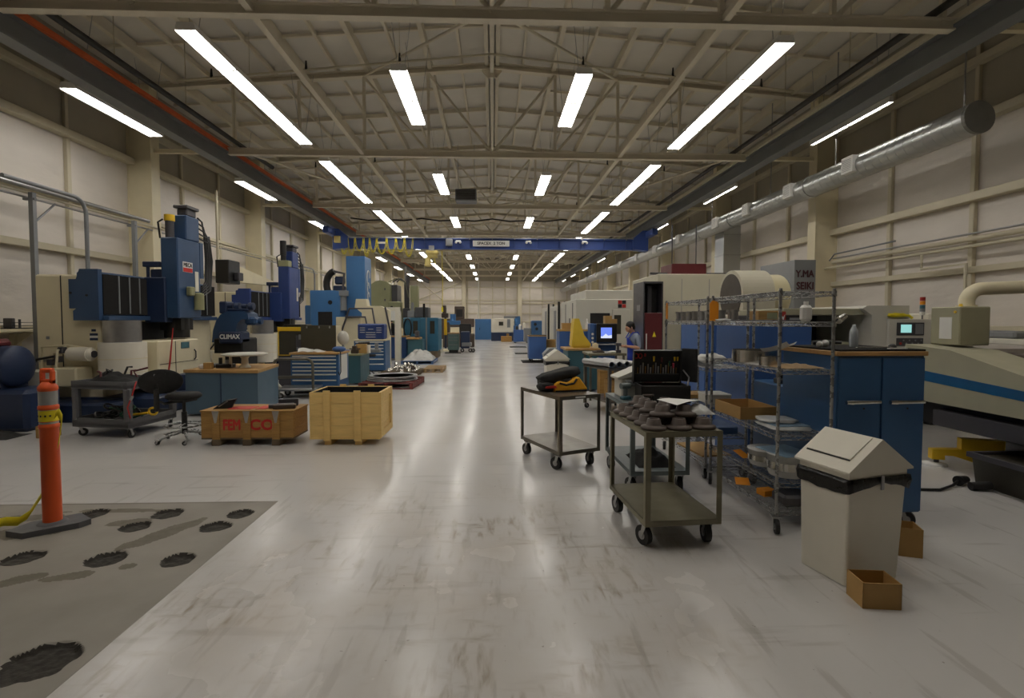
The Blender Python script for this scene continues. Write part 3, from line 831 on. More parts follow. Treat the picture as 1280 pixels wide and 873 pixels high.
    # motor and plumbing on the near column
    g = MB(); g.box(-1.3, -.5, -.42, -.02, .58, .82, 0, .01); g.build('tank', M['creamw'], t)
    g = MB(); g.box(-.62, -.2, -.3, .06, .55, .86, 0, .02); g.build('pump_block', M['cream'], t)
    g = MB(); g.cyl((-.42, -.1, 1.08), (-.06, -.16, 1.08), .115, n=20); g.cyl((-.06, -.16, 1.08), (.0, -.17, 1.08), .1, .06, n=20); g.build('pump_motor', M['creamw'], t)
    g = MB(); g.cyl((.0, -.17, 1.08), (.004, -.171, 1.08), .06, n=16); g.build('fan_grille', M['charcoal'], t)
    for pts in ([(-.9, -.1, .85), (-.9, -.1, 1.2), (-.5, -.08, 1.22), (-.1, 0, 1.15)], [(-.7, -.15, .85), (-.66, -.15, 1.1), (-.45, -.15, 1.1)], [(-1.0, -.2, .84), (-.85, -.25, 1.0), (-.6, -.2, 1.05)], [(-.55, -.25, .86), (-.52, -.25, 1.15), (-.5, -.1, 1.2)]):
        g = MB(); g.tube(pts, .02, 7); g.build('hydraulic_pipe', M['cream'] if pts[0][0] != -1.0 else M['blackp'], t)
    for x, z in ((-.56, 1.0), (-.5, 1.15), (-.68, .95)):
        g = MB(); g.cb(x, -.18, z, .09, .1, .1, 0, .01); g.build('valve', M['charcoal'], t)
    g = MB(); g.cyl((-.98, -.02, .98), (-.98, .08, .98), .045, n=16); g.build('pressure_gauge', M['steel'], t)
    return t
boring_mill(8.9, 'navy', 'deepnavy', 'cream and navy boring mill with a yellow motor cap and white and red sign', 'navy', True)
boring_mill(14.25, 'navy2', 'deepnavy', 'cream and royal blue boring mill behind the bench, no sign', 'navy2', False, True)

mb = MB(); mb.prism([(16.5, 2.85), (19.4, 2.92), (19.4, 3.07), (16.5, 3.4)], -8.45, -8.1, 'x')
tag(mb.build('cable_trunking', M['cream']), 'cream tapering cable trunking on the wall behind the royal blue mill', 'trunking')
t = thing('motor_starter', 'black starter box on the wall between the two boring mills', 'electrical box', (-7.98, 15.7, 2.75))
g = MB(); g.box(-.3, .1, 0, .7, 0, .7, 0, .02); g.build('box_body', M['blackp'], t); g = MB(); g.box(.1, .25, .3, .6, .1, .35, 0, .02); g.build('motor', M['charcoal'], t)
t = thing('hydraulic_tank', 'dark blue rounded machine housing against the wall beyond the orange post', 'tank', (-7.15, 7.95, 0))
g = MB(); g.box(-.9, .35, -.25, .38, 0, .62, 0, .06); g.build('base', M['deepnavy'], t)
g = MB(); g.cyl((-.9, .06, .95), (-.05, .06, .95), .31, n=28); g.ball((-.05, .06, .95), .31, 0, 28, 12, (.35, 1, 1)); g.box(-.8, -.1, -.15, .3, .6, .8); g.build('housing', M['deepnavy'], t)
g = MB(); g.box(-.7, -.2, -.08, .2, 1.22, 1.36, 0, .05); g.build('cover', M['maroon'], t)
mb = MB()
mb.grid(lambda u, v: (-7.75+1.1*u, 7.2+.42*v, max(.004, .13*math.sin(PI*u)*math.sin(PI*v)*(1+.6*noise.noise(Vector((u*6, v*5, 1)))))), 24, 12)
tag(mb.build('dark_tarp', M['black']), 'black crumpled tarp on the floor before the dark blue machine housing', 'tarp')
t = thing('wall_shelf', 'cream wall ledge beside the column of the first boring mill', 'shelf', (-9.0, 9.2, 1.42))
g = MB(); g.box(-.2, .3, -2.2, 1.4, 0, .06, 0, .01); g.build('shelf_board', M['cream'], t)
g = MB(); g.prism([(-.18, 0), (.22, 0), (-.18, -.3)], .95, 1.0, 'y'); g.box(-.2, -.1, .9, 1.05, -1.42, 0); g.build('bracket', M['cream'], t)
t = thing('wire_basket', 'small dark wire tray of hardware on the cream wall ledge', 'tray', (-8.9, 9.95, 1.48))
g = MB(); g.box(-.12, .12, -.25, .2, 0, .02)
for z in (.06, .12): g.tube([(-.12, -.25, z), (.12, -.25, z), (.12, .2, z), (-.12, .2, z)], .006, 4, closed=True)
g.build('basket', M['blackp'], t)
g = MB(); g.box(-.08, .08, -.2, -.12, .02, .2, 0, .01); g.build('hardware', M['charcoal'], t)
g = MB(); g.cyl((0, .05, .02), (0, .05, .18), .02); g.build('hardware', M['charcoal'], t)

# ---- grey plastic utility cart with tools
t = thing('utility_cart', 'grey plastic two shelf utility cart before the first boring mill', 'cart', (-5.32, 7.72, 0), 0)
CQ = [(-.62, -.3), (.3, -.52), (.42, .36), (-.42, .5)]
def quad_slab(g, z0, z1, k=1.0):
    g.prism([(x*k, y*k) for x, y in CQ], z0, z1, 'z')
g = MB(); quad_slab(g, .7, .74); 
for (x0, y0), (x1, y1) in zip(CQ, CQ[1:]+CQ[:1]):
    g.prism([(x0, y0), (x1, y1), (x1*.95, y1*.95), (x0*.95, y0*.95)], .68, .79, 'z')
g.build('top_shelf', M['plasticgrey'], t)
g = MB(); quad_slab(g, .16, .2)
for (x0, y0), (x1, y1) in zip(CQ, CQ[1:]+CQ[:1]):
    g.prism([(x0, y0), (x1, y1), (x1*.95, y1*.95), (x0*.95, y0*.95)], .14, .27, 'z')
g.build('bottom_shelf', M['plasticgrey'], t)
for x, y in CQ:
    g = MB(); g.cb(x*.92, y*.92, .46, .09, .09, .48, 0, .02); g.build('leg', M['plasticgrey'], t)
caster(t, [(x*.88, y*.85, .14, .4+i) for i, (x, y) in enumerate(CQ)], .055, .03)
t0 = thing('cable_heap', 'black heap of hoses and gloves on top of the grey utility cart', 'cable', (-5.55, 7.68, .74))
g = MB(); g.grid(lambda u, v: (-.3+.66*u, -.2+.4*v, .004+.13*(math.sin(PI*u)*math.sin(PI*v))**.7*(1+.7*noise.noise(Vector((u*5, v*5, 3))))), 26, 16); g.build('cloth', M['black'], t0)
for k in range(6):
    g = MB(); rr = random.Random(k); ax, ay = rr.uniform(-.2, .3), rr.uniform(-.15, .12)
    g.tube([(ax, ay, .06), (ax+rr.uniform(-.06, .1), ay, .14+rr.random()*.08), (ax+rr.uniform(-.1, .16), ay+.06, .12+rr.random()*.1)], .015, 6); g.build('finger' if 0 else 'hose_end', M['blackp'] if k % 2 else M['maroon'], t0)
t0 = thing('work_gloves', 'yellow work gloves lying on the grey utility cart beside the black heap', 'gloves', (-5.08, 7.7, .742))
for dx, a in ((0, .3), (.13, -.5)):
    g = MB(); g.ball((dx, 0, .018), .055, 0, 14, 8, (1, .8, .32)); 
    for q in range(4): g.tube([(dx+.03*math.cos(a), .0, .015), (dx+.1*math.cos(a+(q-1.5)*.25), .1*math.sin(a+(q-1.5)*.25), .014)], .011, 6)
    g.build('glove', M['yellow'], t0)
mb = MB(); mb.box(-5.3, -5.12, 7.42, 7.56, .742, .748); tag(mb.build('paper_sheet', M['paper']), 'white paper slip at the near edge of the grey utility cart top', 'paper')
t0 = thing('hose_heap', 'dark green hoses piled on the lower shelf of the grey utility cart', 'hose', (-5.45, 7.72, .2))
for k in range(9):
    rr = random.Random(40+k); r = rr.uniform(.09, .17); cx, cy = rr.uniform(-.22, .28), rr.uniform(-.12, .12)
    g = MB(); g.tube([(cx+r*math.cos(a), cy+r*.7*math.sin(a), .03+.03*k*.6+.03*math.sin(2*a+k)) for a in [j*PI/7 for j in range(13)]], .016, 6); g.build('hose', M['green'] if k % 3 == 0 else M['blackp'], t0)
t0 = thing('pressure_tool', 'yellow hand tool with a ring handle on the grey cart lower shelf', 'hand tool', (-4.98, 7.55, .275))
g = MB(); g.tube([(-.2, -.04, .01), (0, 0, .03)], .018, 7); g.build('shaft', M['yellow'], t0)
g = MB(); g.tube([(.06+.06*math.cos(a), .02, .05+.05*math.sin(a)) for a in [j*PI/7 for j in range(14)]], .016, 6, closed=True); g.build('ring_handle', M['yellow'], t0)
t0 = thing('air_hose', 'thin red air hose hanging from the grey cart to the lower shelf', 'hose', (-4.98, 7.2, 0))
g = MB(); g.tube([(.06, .1, .77), (.1, -.02, .8), (.08, -.08, .62), (0, -.06, .45), (-.02, .02, .29)], .009, 6); g.build('hose', M['redink'], t0)
g = MB(); g.cyl((.06, -.08, .56), (.085, -.08, .61), .018, n=10); g.build('coupling', M['steel'], t0)
mb = MB(); mb.box(-6.35, -6.15, 7.3, 7.5, 0, .17, 0, .01); tag(mb.build('carton', M['woodold']), 'small brown carton on the floor between orange post and grey cart', 'box')

# ---- drafting stool
t = thing('drafting_stool', 'black drafting stool with round back and chrome foot ring beside the grey cart', 'stool', (-4.2, 7.1, 0), -.2)
for k in range(5):
    a = 2*PI*k/5+.5
    g = MB(); g.tube([(.04*math.cos(a), .04*math.sin(a), .13), (.2*math.cos(a), .2*math.sin(a), .1), (.31*math.cos(a), .31*math.sin(a), .075)], [.022, .018, .014], 8); g.build('base_leg', M['chrome'], t)
caster(t, [(.31*math.cos(2*PI*k/5+.5), .31*math.sin(2*PI*k/5+.5), .075, k) for k in range(5)], .027, .03)
g = MB(); g.tube([(.23*math.cos(2*PI*i/28), .23*math.sin(2*PI*i/28), .22) for i in range(28)], .013, 7, closed=True)
for k in range(4): g.tube([(.02, 0, .24), (.23*math.cos(k*PI/2+.3), .23*math.sin(k*PI/2+.3), .22)], .008, 6)
g.build('foot_ring', M['chrome'], t)
g = MB(); g.cyl((0, 0, .1), (0, 0, .4), .035, n=14); g.cyl((0, 0, .4), (0, 0, .56), .022, n=12); g.box(-.1, .1, -.12, .12, .54, .565); g.build('column', M['blackp'], t)
g = MB(); g.lathe([(0, .565), (.17, .57), (.215, .6), (.215, .63), (.19, .655), (0, .66)], n=26); g.build('seat', M['black'], t)
g = MB(); g.tube([(-.04, -.05, .55), (-.14, -.17, .53), (-.18, -.24, .58), (-.18, -.235, .84)], .02, 8); g.box(-.21, -.15, -.28, -.23, .44, .74, 0, .01); g.build('back_bar', M['blackp'], t)
g = MB()
g.M = Matrix.Translation((-.16, -.2, .83)) @ Matrix.Rotation(.7, 4, 'Z') @ Matrix.Rotation(.12, 4, 'X')
g.ball((0, 0, 0), .255, 0, 26, 14, (1, .14, .66)); g.build('backrest', M['black'], t)
g = MB(); g.M = Matrix.Translation((-.16, -.235, .9)) @ Matrix.Rotation(.7, 4, 'Z'); g.box(-.05, .08, -.012, .004, 0, .035); g.build('torn_tape', M['reflect'], t)

# ---- slate blue bench and what lies on it
t = thing('workbench', 'slate blue cabinet bench with maple top behind the drafting stool', 'bench', (-4.55, 9.45, 0), -.02)
BQ = [(-.68, -.55), (.6, -.67), (.38, .62), (-.68, .62)]
g = MB(); g.prism(BQ, .04, .75, 'z'); bd = g.build('cabinet', M['dullblue'], t)
g = MB(); g.box(-.05, -.042, -.63, -.6, .06, .74); g.build('door_gap', M['deepnavy'], bd)
g = MB(); g.prism([(x*1.03, y*1.03) for x, y in BQ], .75, .8, 'z'); g.build('bench_top', M['wood'], t)
t = thing('turntable', 'white round disc on a flared pedestal standing on the slate blue bench', 'turntable', (-4.42, 9.3, .8))
g = MB(); g.lathe([(.1, 0), (.1, .015), (.06, .05), (.055, .16), (.09, .21), (0, .21)], n=24); g.build('pedestal', M['creamw'], t)
g = MB(); g.lathe([(0, .21), (.34, .215), (.38, .23), (.38, .25), (.3, .262), (0, .262)], n=40); g.build('disc', M['whitem'], t)
g = MB(); g.cyl((-.2, -.1, .02), (-.2, -.1, .21), .025, n=10); g.build('stud', M['whitem'], t)
t = thing('surface_gauge', 'black stacked metal blocks beneath the white disc on the slate blue bench', 'tool', (-4.72, 9.25, .8))
g = MB(); g.box(-.14, .12, -.1, .1, 0, .07, 0, .01); g.build('block', M['blackp'], t); g = MB(); g.cyl((.03, 0, .07), (.03, 0, .14), .05, n=14); g.build('block', M['steel'], t)
g = MB(); g.cyl((-.1, 0, .07), (-.1, 0, .18), .03, n=14); g.build('block', M['blackp'], t)
t = thing('carton', 'small orange and white carton on the near edge of the slate blue bench', 'box', (-4.95, 9.02, .8))
g = MB(); g.box(-.02, .11, -.05, .05, 0, .11, 0, .004); g.build('carton_body', M['cardboard'], t); g = MB(); g.box(-.1, -.02, -.05, .05, 0, .08, 0, .02); g.build('pouch', M['paper'], t)
t = thing('instruction_board', 'cream card standing on the bench before the dark arched casting', 'card', (-4.98, 9.5, .8))
g = MB(); g.box(-.11, .11, -.006, .006, .05, .24); g.build('card', M['cream'], t); g = MB(); g.tube([(-.05, .05, 0), (0, 0, .1), (.05, .05, 0)], .006, 5); g.build('wire_stand', M['blackp'], t)
t = thing('surface_plate', 'dark flat plates stacked on the bench beside the orange carton', 'plate', (-5.05, 9.55, .8))
g = MB(); g.box(-.12, .12, -.3, .2, 0, .03, 0, .004); g.build('plate', M['charcoal'], t); g = MB(); g.box(-.1, .1, -.24, .1, .03, .06, 0, .004); g.build('plate', M['greym'], t)

# ---- dark blue arched casting with white lettering
t = thing('radial_press', 'dark blue arched machine head with white lettering behind the slate blue bench', 'machine tool', (-6.25, 12.96, 0))
t.scale = (.92, 1, 1)
g = MB(); g.box(-.55, .2, -.3, .5, 0, 1.2, 0, .03); g.build('pedestal', M['darkint'], t)
g = MB()
arc = [(-.62, 1.1), (-.58, 1.4), (-.5, 1.62), (-.38, 1.78), (-.2, 1.86), (.2, 1.86), (.32, 1.8), (.34, 1.66), (.16, 1.66), (.05, 1.56), (0, 1.36), (.0, 1.1)]
g.prism(arc, -.25, .3, 'y'); g.build('arched_arm', M['navy'], t)
g = MB(); g.box(.2, .5, -.2, .25, 1.52, 1.72, 0, .05); g.cyl((.5, 0, 1.62), (.58, 0, 1.62), .08); g.build('drive_head', M['navy'], t)
g = MB(); g.box(-.35, .2, -.42, .1, 1.08, 1.36, 0, .03); hd = g.build('spindle_head', M['deepnavy'], t)
text('lettering', 'CLIMAX', .15, (-.06, -.428, 1.24), (PI/2, 0, 0), M['whiteink'], hd, sx=.95, bold=.006)
g = MB(); g.cyl((-.05, -.15, .9), (-.05, -.15, 1.08), .07, n=16); g.build('spindle', M['blackp'], t)
g = MB(); g.box(-.45, -.25, -.2, .2, 1.8, 2.1, 0, .03)
for k in range(4): g.cyl((-.25+.18*k, -.1, 1.98), (-.12+.18*k, -.1, 1.98), .09 if k % 2 else .06, n=14)
g.box(-.25, .3, -.18, .15, 1.86, 1.93, 0, .02); g.build('motor_gear', M['deepnavy'], t)

# ---- control cabinets
t = thing('control_cabinet', 'black and yellow framed electrical cabinet between the arched head and blue drawers', 'cabinet', (-4.72, 12.58, 0))
g = MB(); g.box(-.38, .32, -.2, .5, 0, 1.48, 0, .01); g.build('cabinet_body', M['charcoal'], t)
g = MB(); g.box(-.38, .32, -.23, -.2, 1.38, 1.48, 0, .004); g.build('header', M['yellow'], t)
g = MB(); g.box(-.36, .3, -.225, -.2, .82, 1.36); dr = g.build('window', M['glass'], t)
g = MB(); g.box(-.365, -.345, -.235, -.2, .8, 1.38); g.box(.285, .305, -.235, -.2, .8, 1.38); g.box(-.36, .3, -.235, -.2, .8, .82); g.build('window_trim', M['yellow'], t)
g = MB(); g.box(.05, .26, -.232, -.2, .9, 1.28); g.build('module_rack', M['charcoal'], dr)
for k in range(4):
    g = MB(); g.box(.07+.045*k, .1+.045*k, -.237, -.23, .93, 1.0); g.build('module', M['greym'], dr)
g = MB(); g.box(.12, .18, -.24, -.23, 1.18, 1.3); g.build('module', M['greym'], dr)
g = MB(); g.box(-.3, .25, -.1, .3, 1.48, 1.54, 0, .01)
g.build('cable_tray', M['blackp'], t)
t = thing('cabinet', 'tall cream cabinet squeezed behind the blue drawer cabinet', 'cabinet', (-4.25, 12.75, 0))
g = MB(); g.box(-.1, .4, -.3, .5, 0, 1.5, 0, .01); g.build('cabinet_body', M['cream'], t)
g = MB(); g.box(.0, .3, -.31, -.3, .1, 1.4, 0, .003); d = g.build('door', M['cream'], t)
g = MB(); g.box(.26, .28, -.33, -.31, .7, .8); g.build('handle', M['steel'], d)

# ---- old crate FEMCO
t = thing('shipping_crate', 'old brown plank crate with red lettering and steel straps', 'crate', (-3.22, 6.8, 0), -.02)
CW = .6
g = MB(); n = 4
for i in range(3): g.box(-CW, CW, 0, .02, .1+i*.113, .1+i*.113+.111, 0, .003)
g.build('front_boards', M['woodold'], t)
g = MB()
for i in range(3): g.box(-CW, CW, .48, .5, .1+i*.113, .1+i*.113+.111, 0, .003)
g.build('rear_boards', M['woodold'], t)
for s in (-1, 1):
    g = MB()
    for i in range(3): g.box(s*CW, s*(CW-.02), .02, .48, .1+i*.113, .1+i*.113+.111, 0, .003)
    g.build('end_boards', M['woodold'], t)
g = MB(); g.box(-CW, CW, 0, .5, .08, .1); g.build('bottom', M['skid'], t)
g = MB(); g.box(-CW-.01, CW+.01, -.01, .51, .44, .462, 0, .004); g.build('lid', M['woodold'], t)
for x in (-.4, 0, .38):
    part(t, 'skid', M['skid'], lambda g: g.box(-.055, .055, -.03, .53, 0, .08, 0, .006), (x, 0, 0))
    part(t, 'batten', M['woodold'], lambda g: g.box(-.05, .05, -.022, -.001, .08, .44, 0, .004), (x, 0, 0))
    part(t, 'corner_strap', M['steel'], lambda g: g.prism([(-.045, .455), (.045, .455), (.012, .3), (-.012, .3)], -.027, -.0225, 'y'), (x, 0, 0))
text('lettering', 'FEM', .19, (-.2, -.003, .265), (PI/2, 0, 0), M['redink'], t, sx=.7, bold=.009, ext=.001)
text('lettering', 'CO', .19, (.19, -.003, .265), (PI/2, 0, 0), M['redink'], t, sx=1.1, bold=.008, ext=.001)
g = MB(); g.box(-.3, .02, .08, .3, .462, .468); g.box(.06, .2, .1, .34, .462, .468); g.build('red_stencil', M['redink'], t)
def bar(name, x, y, z, dx, dy, dz, rz, m, lab, cat='bar'):
    mb = MB(); mb.box(-dx/2, dx/2, -dy/2, dy/2, 0, dz, 0, .008); o = mb.build(name, M[m], None, (x, y, z), rz); return tag(o, lab, cat)
bar('steel_bar', -2.86, 7.02, .462, .32, .1, .05, .35, 'charcoal', 'dark steel bar lying rearmost on the brown red lettered crate')
bar('steel_block', -2.78, 6.92, .462, .28, .09, .06, .2, 'castiron', 'brown grey metal block at the front of the red lettered crate lid')
bar('steel_bar', -2.82, 7.16, .462, .25, .08, .1, .25, 'charcoal', 'thick dark block behind the other bars on the red lettered crate')
t0 = thing('holster_tool', 'black leather tool pouch on the red lettered crate beside the stool', 'tool pouch', (-3.62, 7.0, .462), .3)
g = MB(); g.prism([(-.12, 0), (.1, 0), (.16, .12), (.02, .1)], -.06, .06, 'y'); g.build('pouch', M['black'], t0)
g = MB(); g.cyl((-.05, -.065, .03), (.06, -.065, .1), .008, n=8); g.build('tool_shaft', M['steel'], t0)

# ---- new pine crate
t = thing('pine_crate', 'open new pine crate with dark lining in the middle of the aisle edge', 'crate', (-1.93, 7.08, 0), -.03)
PW, PD, PH = .46, .33, .7
def boards(g, axis, pos, a0, a1, th):
    hs = [.1, .26, .38, .55, .7]
    for z0, z1 in zip(hs, hs[1:]):
        if axis == 'x': g.box(a0, a1, pos, pos+th, z0+.001, z1-.001, 0, .003)
        else: g.box(pos, pos+th, a0, a1, z0+.001, z1-.001, 0, .003)
for nm, ax, ps, a0, a1 in (('front_boards', 'x', -PD, -PW, PW), ('rear_boards', 'x', PD-.02, -PW, PW), ('side_boards', 'y', -PW, -PD+.02, PD-.02), ('side_boards', 'y', PW-.02, -PD+.02, PD-.02)):
    g = MB(); boards(g, ax, ps, a0, a1, .02); g.build(nm, M['pine'], t)
g = MB(); g.box(-PW, PW, -PD, PD, .08, .1); g.build('bottom', M['pine'], t)
for x in (-.23, .17):
    part(t, 'cleat', M['pine'], lambda g: g.box(-.045, .045, -.022, 0, .06, .725, 0, .004), (x, -PD, 0))
    part(t, 'skid', M['pine'], lambda g: g.box(-.045, .045, -PD+.02, PD-.02, 0, .08, 0, .004), (x, 0, 0))
    part(t, 'cleat', M['pine'], lambda g: g.box(-.045, .045, 0, .022, .06, .725, 0, .004), (x, PD, 0))
for y0, y1, z0, z1 in ((-PD, -PD+.1, .1, .7), (PD-.1, PD, .1, .7), (-PD+.1, PD-.1, .1, .19), (-PD+.1, PD-.1, .61, .7)):
    g = MB(); g.box(PW, PW+.02, y0, y1, z0, z1, 0, .004); g.build('side_frame', M['pine'], t)
g = MB()
for s in (-1, 1):
    g.box(s*(PW-.022), s*(PW-.026), -PD+.022, PD-.022, .1, .69); g.box(-PW+.022, PW-.022, s*(PD-.022), s*(PD-.026), .1, .69)
g.box(-PW+.02, PW-.02, -PD+.02, PD-.02, .1, .12); g.build('black_lining', M['black'], t)

# ---- platform trolley with tube handle
t = thing('platform_trolley', 'grey tube handled trolley before the blue drawer cabinet', 'trolley', (-4.1, 10.75, 0), .1)
def loop(x0, x1, z0, z1, r):
    pts = [(x0, 0, z0)]
    for i in range(7): a = PI-i*PI/12; pts.append((x0+r+r*math.cos(a), 0, z1-r+r*math.sin(a)))
    for i in range(7): a = PI/2-i*PI/12; pts.append((x1-r+r*math.cos(a), 0, z1-r+r*math.sin(a)))
    pts.append((x1, 0, z0)); return pts
g = MB(); g.tube(loop(-.42, .36, .2, .84, .14), .028, 9); g.build('handle', M['greycart'], t)
g = MB(); g.box(-.42, .36, -.015, .015, .43, .49); g.build('cross_bar', M['greycart'], t)
g = MB(); g.tube([(-.38, .03, .84), (-.44, .05, .6), (-.4, .06, .36), (-.3, .08, .24)], .03, 9); g.build('bent_tube', M['creamw'], t)
g = MB(); g.box(-.4, .42, -.02, .65, .17, .22, 0, .01); g.build('deck', M['steel'], t)
caster(t, [(-.34, .05, .17, .2), (.34, .05, .17, .5), (-.34, .58, .17, .1), (.34, .58, .17, .2)], .065, .035)

# ---- blue drawer cabinet
def drawer_cabinet(name, label, loc, rz, w, d, z0, z1, rows, m, top=True, hm='whitem', topm='wood'):
    t = thing(name, label, 'cabinet', loc, rz)
    g = MB(); g.box(-w/2, w/2, 0, d, z0, z1, 0, .01); g.build('cabinet_body', M[m], t)
    z = z1-.02
    H = z1-z0-.06
    tot = sum(rows)
    for r in rows:
        h = H*r/tot
        g = MB(); g.box(-w/2+.03, w/2-.03, -.018, 0, z-h+.006, z, 0, .004); dd = g.build('drawer', M[m], t)
        g = MB(); g.prism([(-.018, z-.035), (-.018, z-.004), (-.034, z-.01), (-.034, z-.028)], -w/2+.05, w/2-.05, 'x'); g.build('handle', M[hm], dd)
        z -= h
    if top:
        g = MB(); g.box(-w/2-.02, w/2+.02, -.03, d+.02, z1, z1+.045, 0, .006); g.build('bench_top', M[topm], t)
    if z0 > .03:
        g = MB(); g.box(-w/2+.05, w/2-.05, .06, d-.05, 0, z0); g.build('plinth', M['darkint'], t)
    return t
t = drawer_cabinet('drawer_cabinet', 'blue drawer cabinet with seven bright pulls behind the tube trolley', (-3.95, 11.5, 0), -.02, 1.06, .75, .12, .88, [1, 1, 1, 1, 1, 1.6, 2], 'cab')
g = MB(); g.box(.53, .535, .1, .62, .3, .86); g.build('notice_sheet', M['paper'], t)
t = thing('tilted_shield', 'dark olive panel standing on the blue drawer cabinet', 'panel', (-4.0, 12.0, .925))
g = MB(); g.box(-.42, .38, -.012, .012, 0, .6, 0, .006); g.build('panel', mat('dark olive panel', S(70, 66, 50), .5), t)
part(t, 'clip', M['steel'], lambda g: g.box(-.015, .015, -.02, .012, .53, .58), (-.28, 0, 0), (0, 0, 0), (.24, 0, 0))
for i, (x, y, a, la) in enumerate(((-4.22, 11.72, .3, 'white curled print on the drawer cabinet top beneath the olive panel'), (-3.95, 11.7, -.1, 'white flat print beside the curled one on the drawer cabinet top'))):
    mb = MB(); mb.grid(lambda u, v: (-.16+.32*u, -.11+.22*v, .003+.07*v*(1-i*.5)+.02*math.sin(u*5)), 8, 6); tag(mb.build('drawing_print', M['paper'], None, (x, y, .925), a), la, 'paper')
t = thing('desk_fan', 'white round shade beside a blue cap at the end of the drawer cabinet', 'lamp', (-3.5, 12.15, .925))
g = MB(); g.ball((0, 0, .3), .17, 0, 20, 12, (.8, .5, 1)); g.build('shade', M['whitem'], t)
g = MB(); g.cyl((0, 0, 0), (0, 0, .2), .03); g.box(-.05, .05, -.05, .05, 0, .02); g.build('stand', M['greym'], t)
mb = MB(); mb.ball((0, 0, .06), .12, 0, 18, 10, (1.3, .9, .55)); mb.box(.1, .24, -.07, .07, .03, .045, 0, .01)
tag(mb.build('cloth_bundle', M['cab2'], None, (-3.48, 11.75, .925)), 'blue cloth bundle on the end of the drawer cabinet top', 'cloth')
mb = MB(); mb.tube([(-3.38, 11.48, .96), (-3.35, 11.42, .9), (-3.35, 11.42, .5), (-3.38, 11.42, .42), (-3.41, 11.44, .5)], .012, 6)
tag(mb.build('walking_cane', M['blackp']), 'black hooked cable hanging off the drawer cabinet corner', 'cable')

# ---- teal cabinet with clutter
t = thing('teal_bench', 'low teal cabinet with olive top behind the pine crate', 'cabinet', (-3.35, 13.6, 0))
g = MB(); g.prism([(-.4, -.5), (0, -.5), (-.05, .65), (-.5, .6)], .04, .74, 'z'); g.build('cabinet_body', M['teal'], t)
g = MB(); g.prism([(-.46, -.54), (.04, -.54), (.0, .7), (-.54, .65)], .74, .78, 'z'); g.build('bench_top', M['olive'], t)
rr = random.Random(11)
for i, (nm, m, la) in enumerate((('vise', 'castiron', 'brown bench vise on the teal cabinet'), ('carton', 'cardboard', 'brown carton behind the vise on the teal cabinet'), ('tin', 'creamw', 'white tin beside the vise on the teal cabinet'), ('metal_fixture', 'greym', 'grey fixture at the rear of the teal cabinet top'))):
    x, y = -3.55+.14*i, 13.35+.13*i
    mb = MB()
    if nm == 'vise': mb.box(-.09, .09, -.06, .06, 0, .1, 0, .01); mb.box(-.05, .05, -.1, .1, .1, .2, 0, .01); mb.cyl((-.14, 0, .12), (.14, 0, .12), .015)
    elif nm == 'tin': mb.lathe([(.06, 0), (.06, .2), (.05, .21), (0, .21)], n=18)
    elif nm == 'carton': mb.box(-.12, .12, -.09, .09, 0, .24, 0, .004); mb.box(-.125, .125, -.095, .095, .2, .24, 0, .004)
    else: mb.box(-.15, .15, -.1, .1, 0, .08, 0, .01); mb.cyl((.05, 0, .08), (.05, 0, .25), .05)
    tag(mb.build(nm, M[m], None, (x, y, .78)), la, nm.replace('_', ' '))

# ---- tool chest on its drawer cabinet, with a stool
drawer_cabinet('drawer_cabinet', 'blue drawer cabinet under the blue tool chest behind the black stool', (-3.9, 16.4, 0), 0, .98, .8, .04, .98, [1, 1, 1, 1, 1.4, 1.6, 1.8], 'cab', True, 'paper', 'cream')
t = thing('tool_chest', 'royal blue tool chest with slotted drawers on top of a blue cabinet', 'tool chest', (-3.88, 16.5, 1.025))
g = MB(); g.box(-.42, .42, 0, .5, 0, .5, 0, .04); g.build('chest_body', M['navy2'], t)
for x, w, zs in ((-.26, .16, (.2, .27, .34)), (.26, .16, (.2, .27, .34)), (0, .16, (.3,)), (0, .3, (.05, .12, .19))):
    for z in zs:
        g = MB(); g.box(x-w/2-.02, x+w/2+.02, -.01, .0, z-.012, z+.045); d = g.build('drawer', M['navy2'], t)
        g = MB(); g.box(x-w/2, x+w/2, -.02, -.008, z+.018, z+.036); g.build('handle', M['paper'], d)
def work_stool(name, label, loc, rz):
    t = thing(name, label, 'stool', loc, rz)
    for k in range(4):
        a = PI/4+k*PI/2
        g = MB(); g.tube([(.03*math.cos(a), .03*math.sin(a), .2), (.25*math.cos(a), .25*math.sin(a), .03)], .014, 7); g.build('base_leg', M['blackp'], t)
    g = MB(); g.cyl((0, 0, .1), (0, 0, .6), .025); g.build('column', M['blackp'], t)
    g = MB(); g.lathe([(0, .58), (.2, .59), (.22, .62), (.2, .65), (0, .655)], n=22); g.build('seat', M['black'], t)
    g = MB(); g.box(-.2, .2, .2, .25, .78, 1.0, 0, .03); g.box(-.03, .03, .2, .23, .6, .8); g.build('backrest', M['black'], t)
    return t
work_stool('work_stool', 'black work stool before the blue drawer cabinet with the tool chest', (-3.58, 14.9, 0), .8)
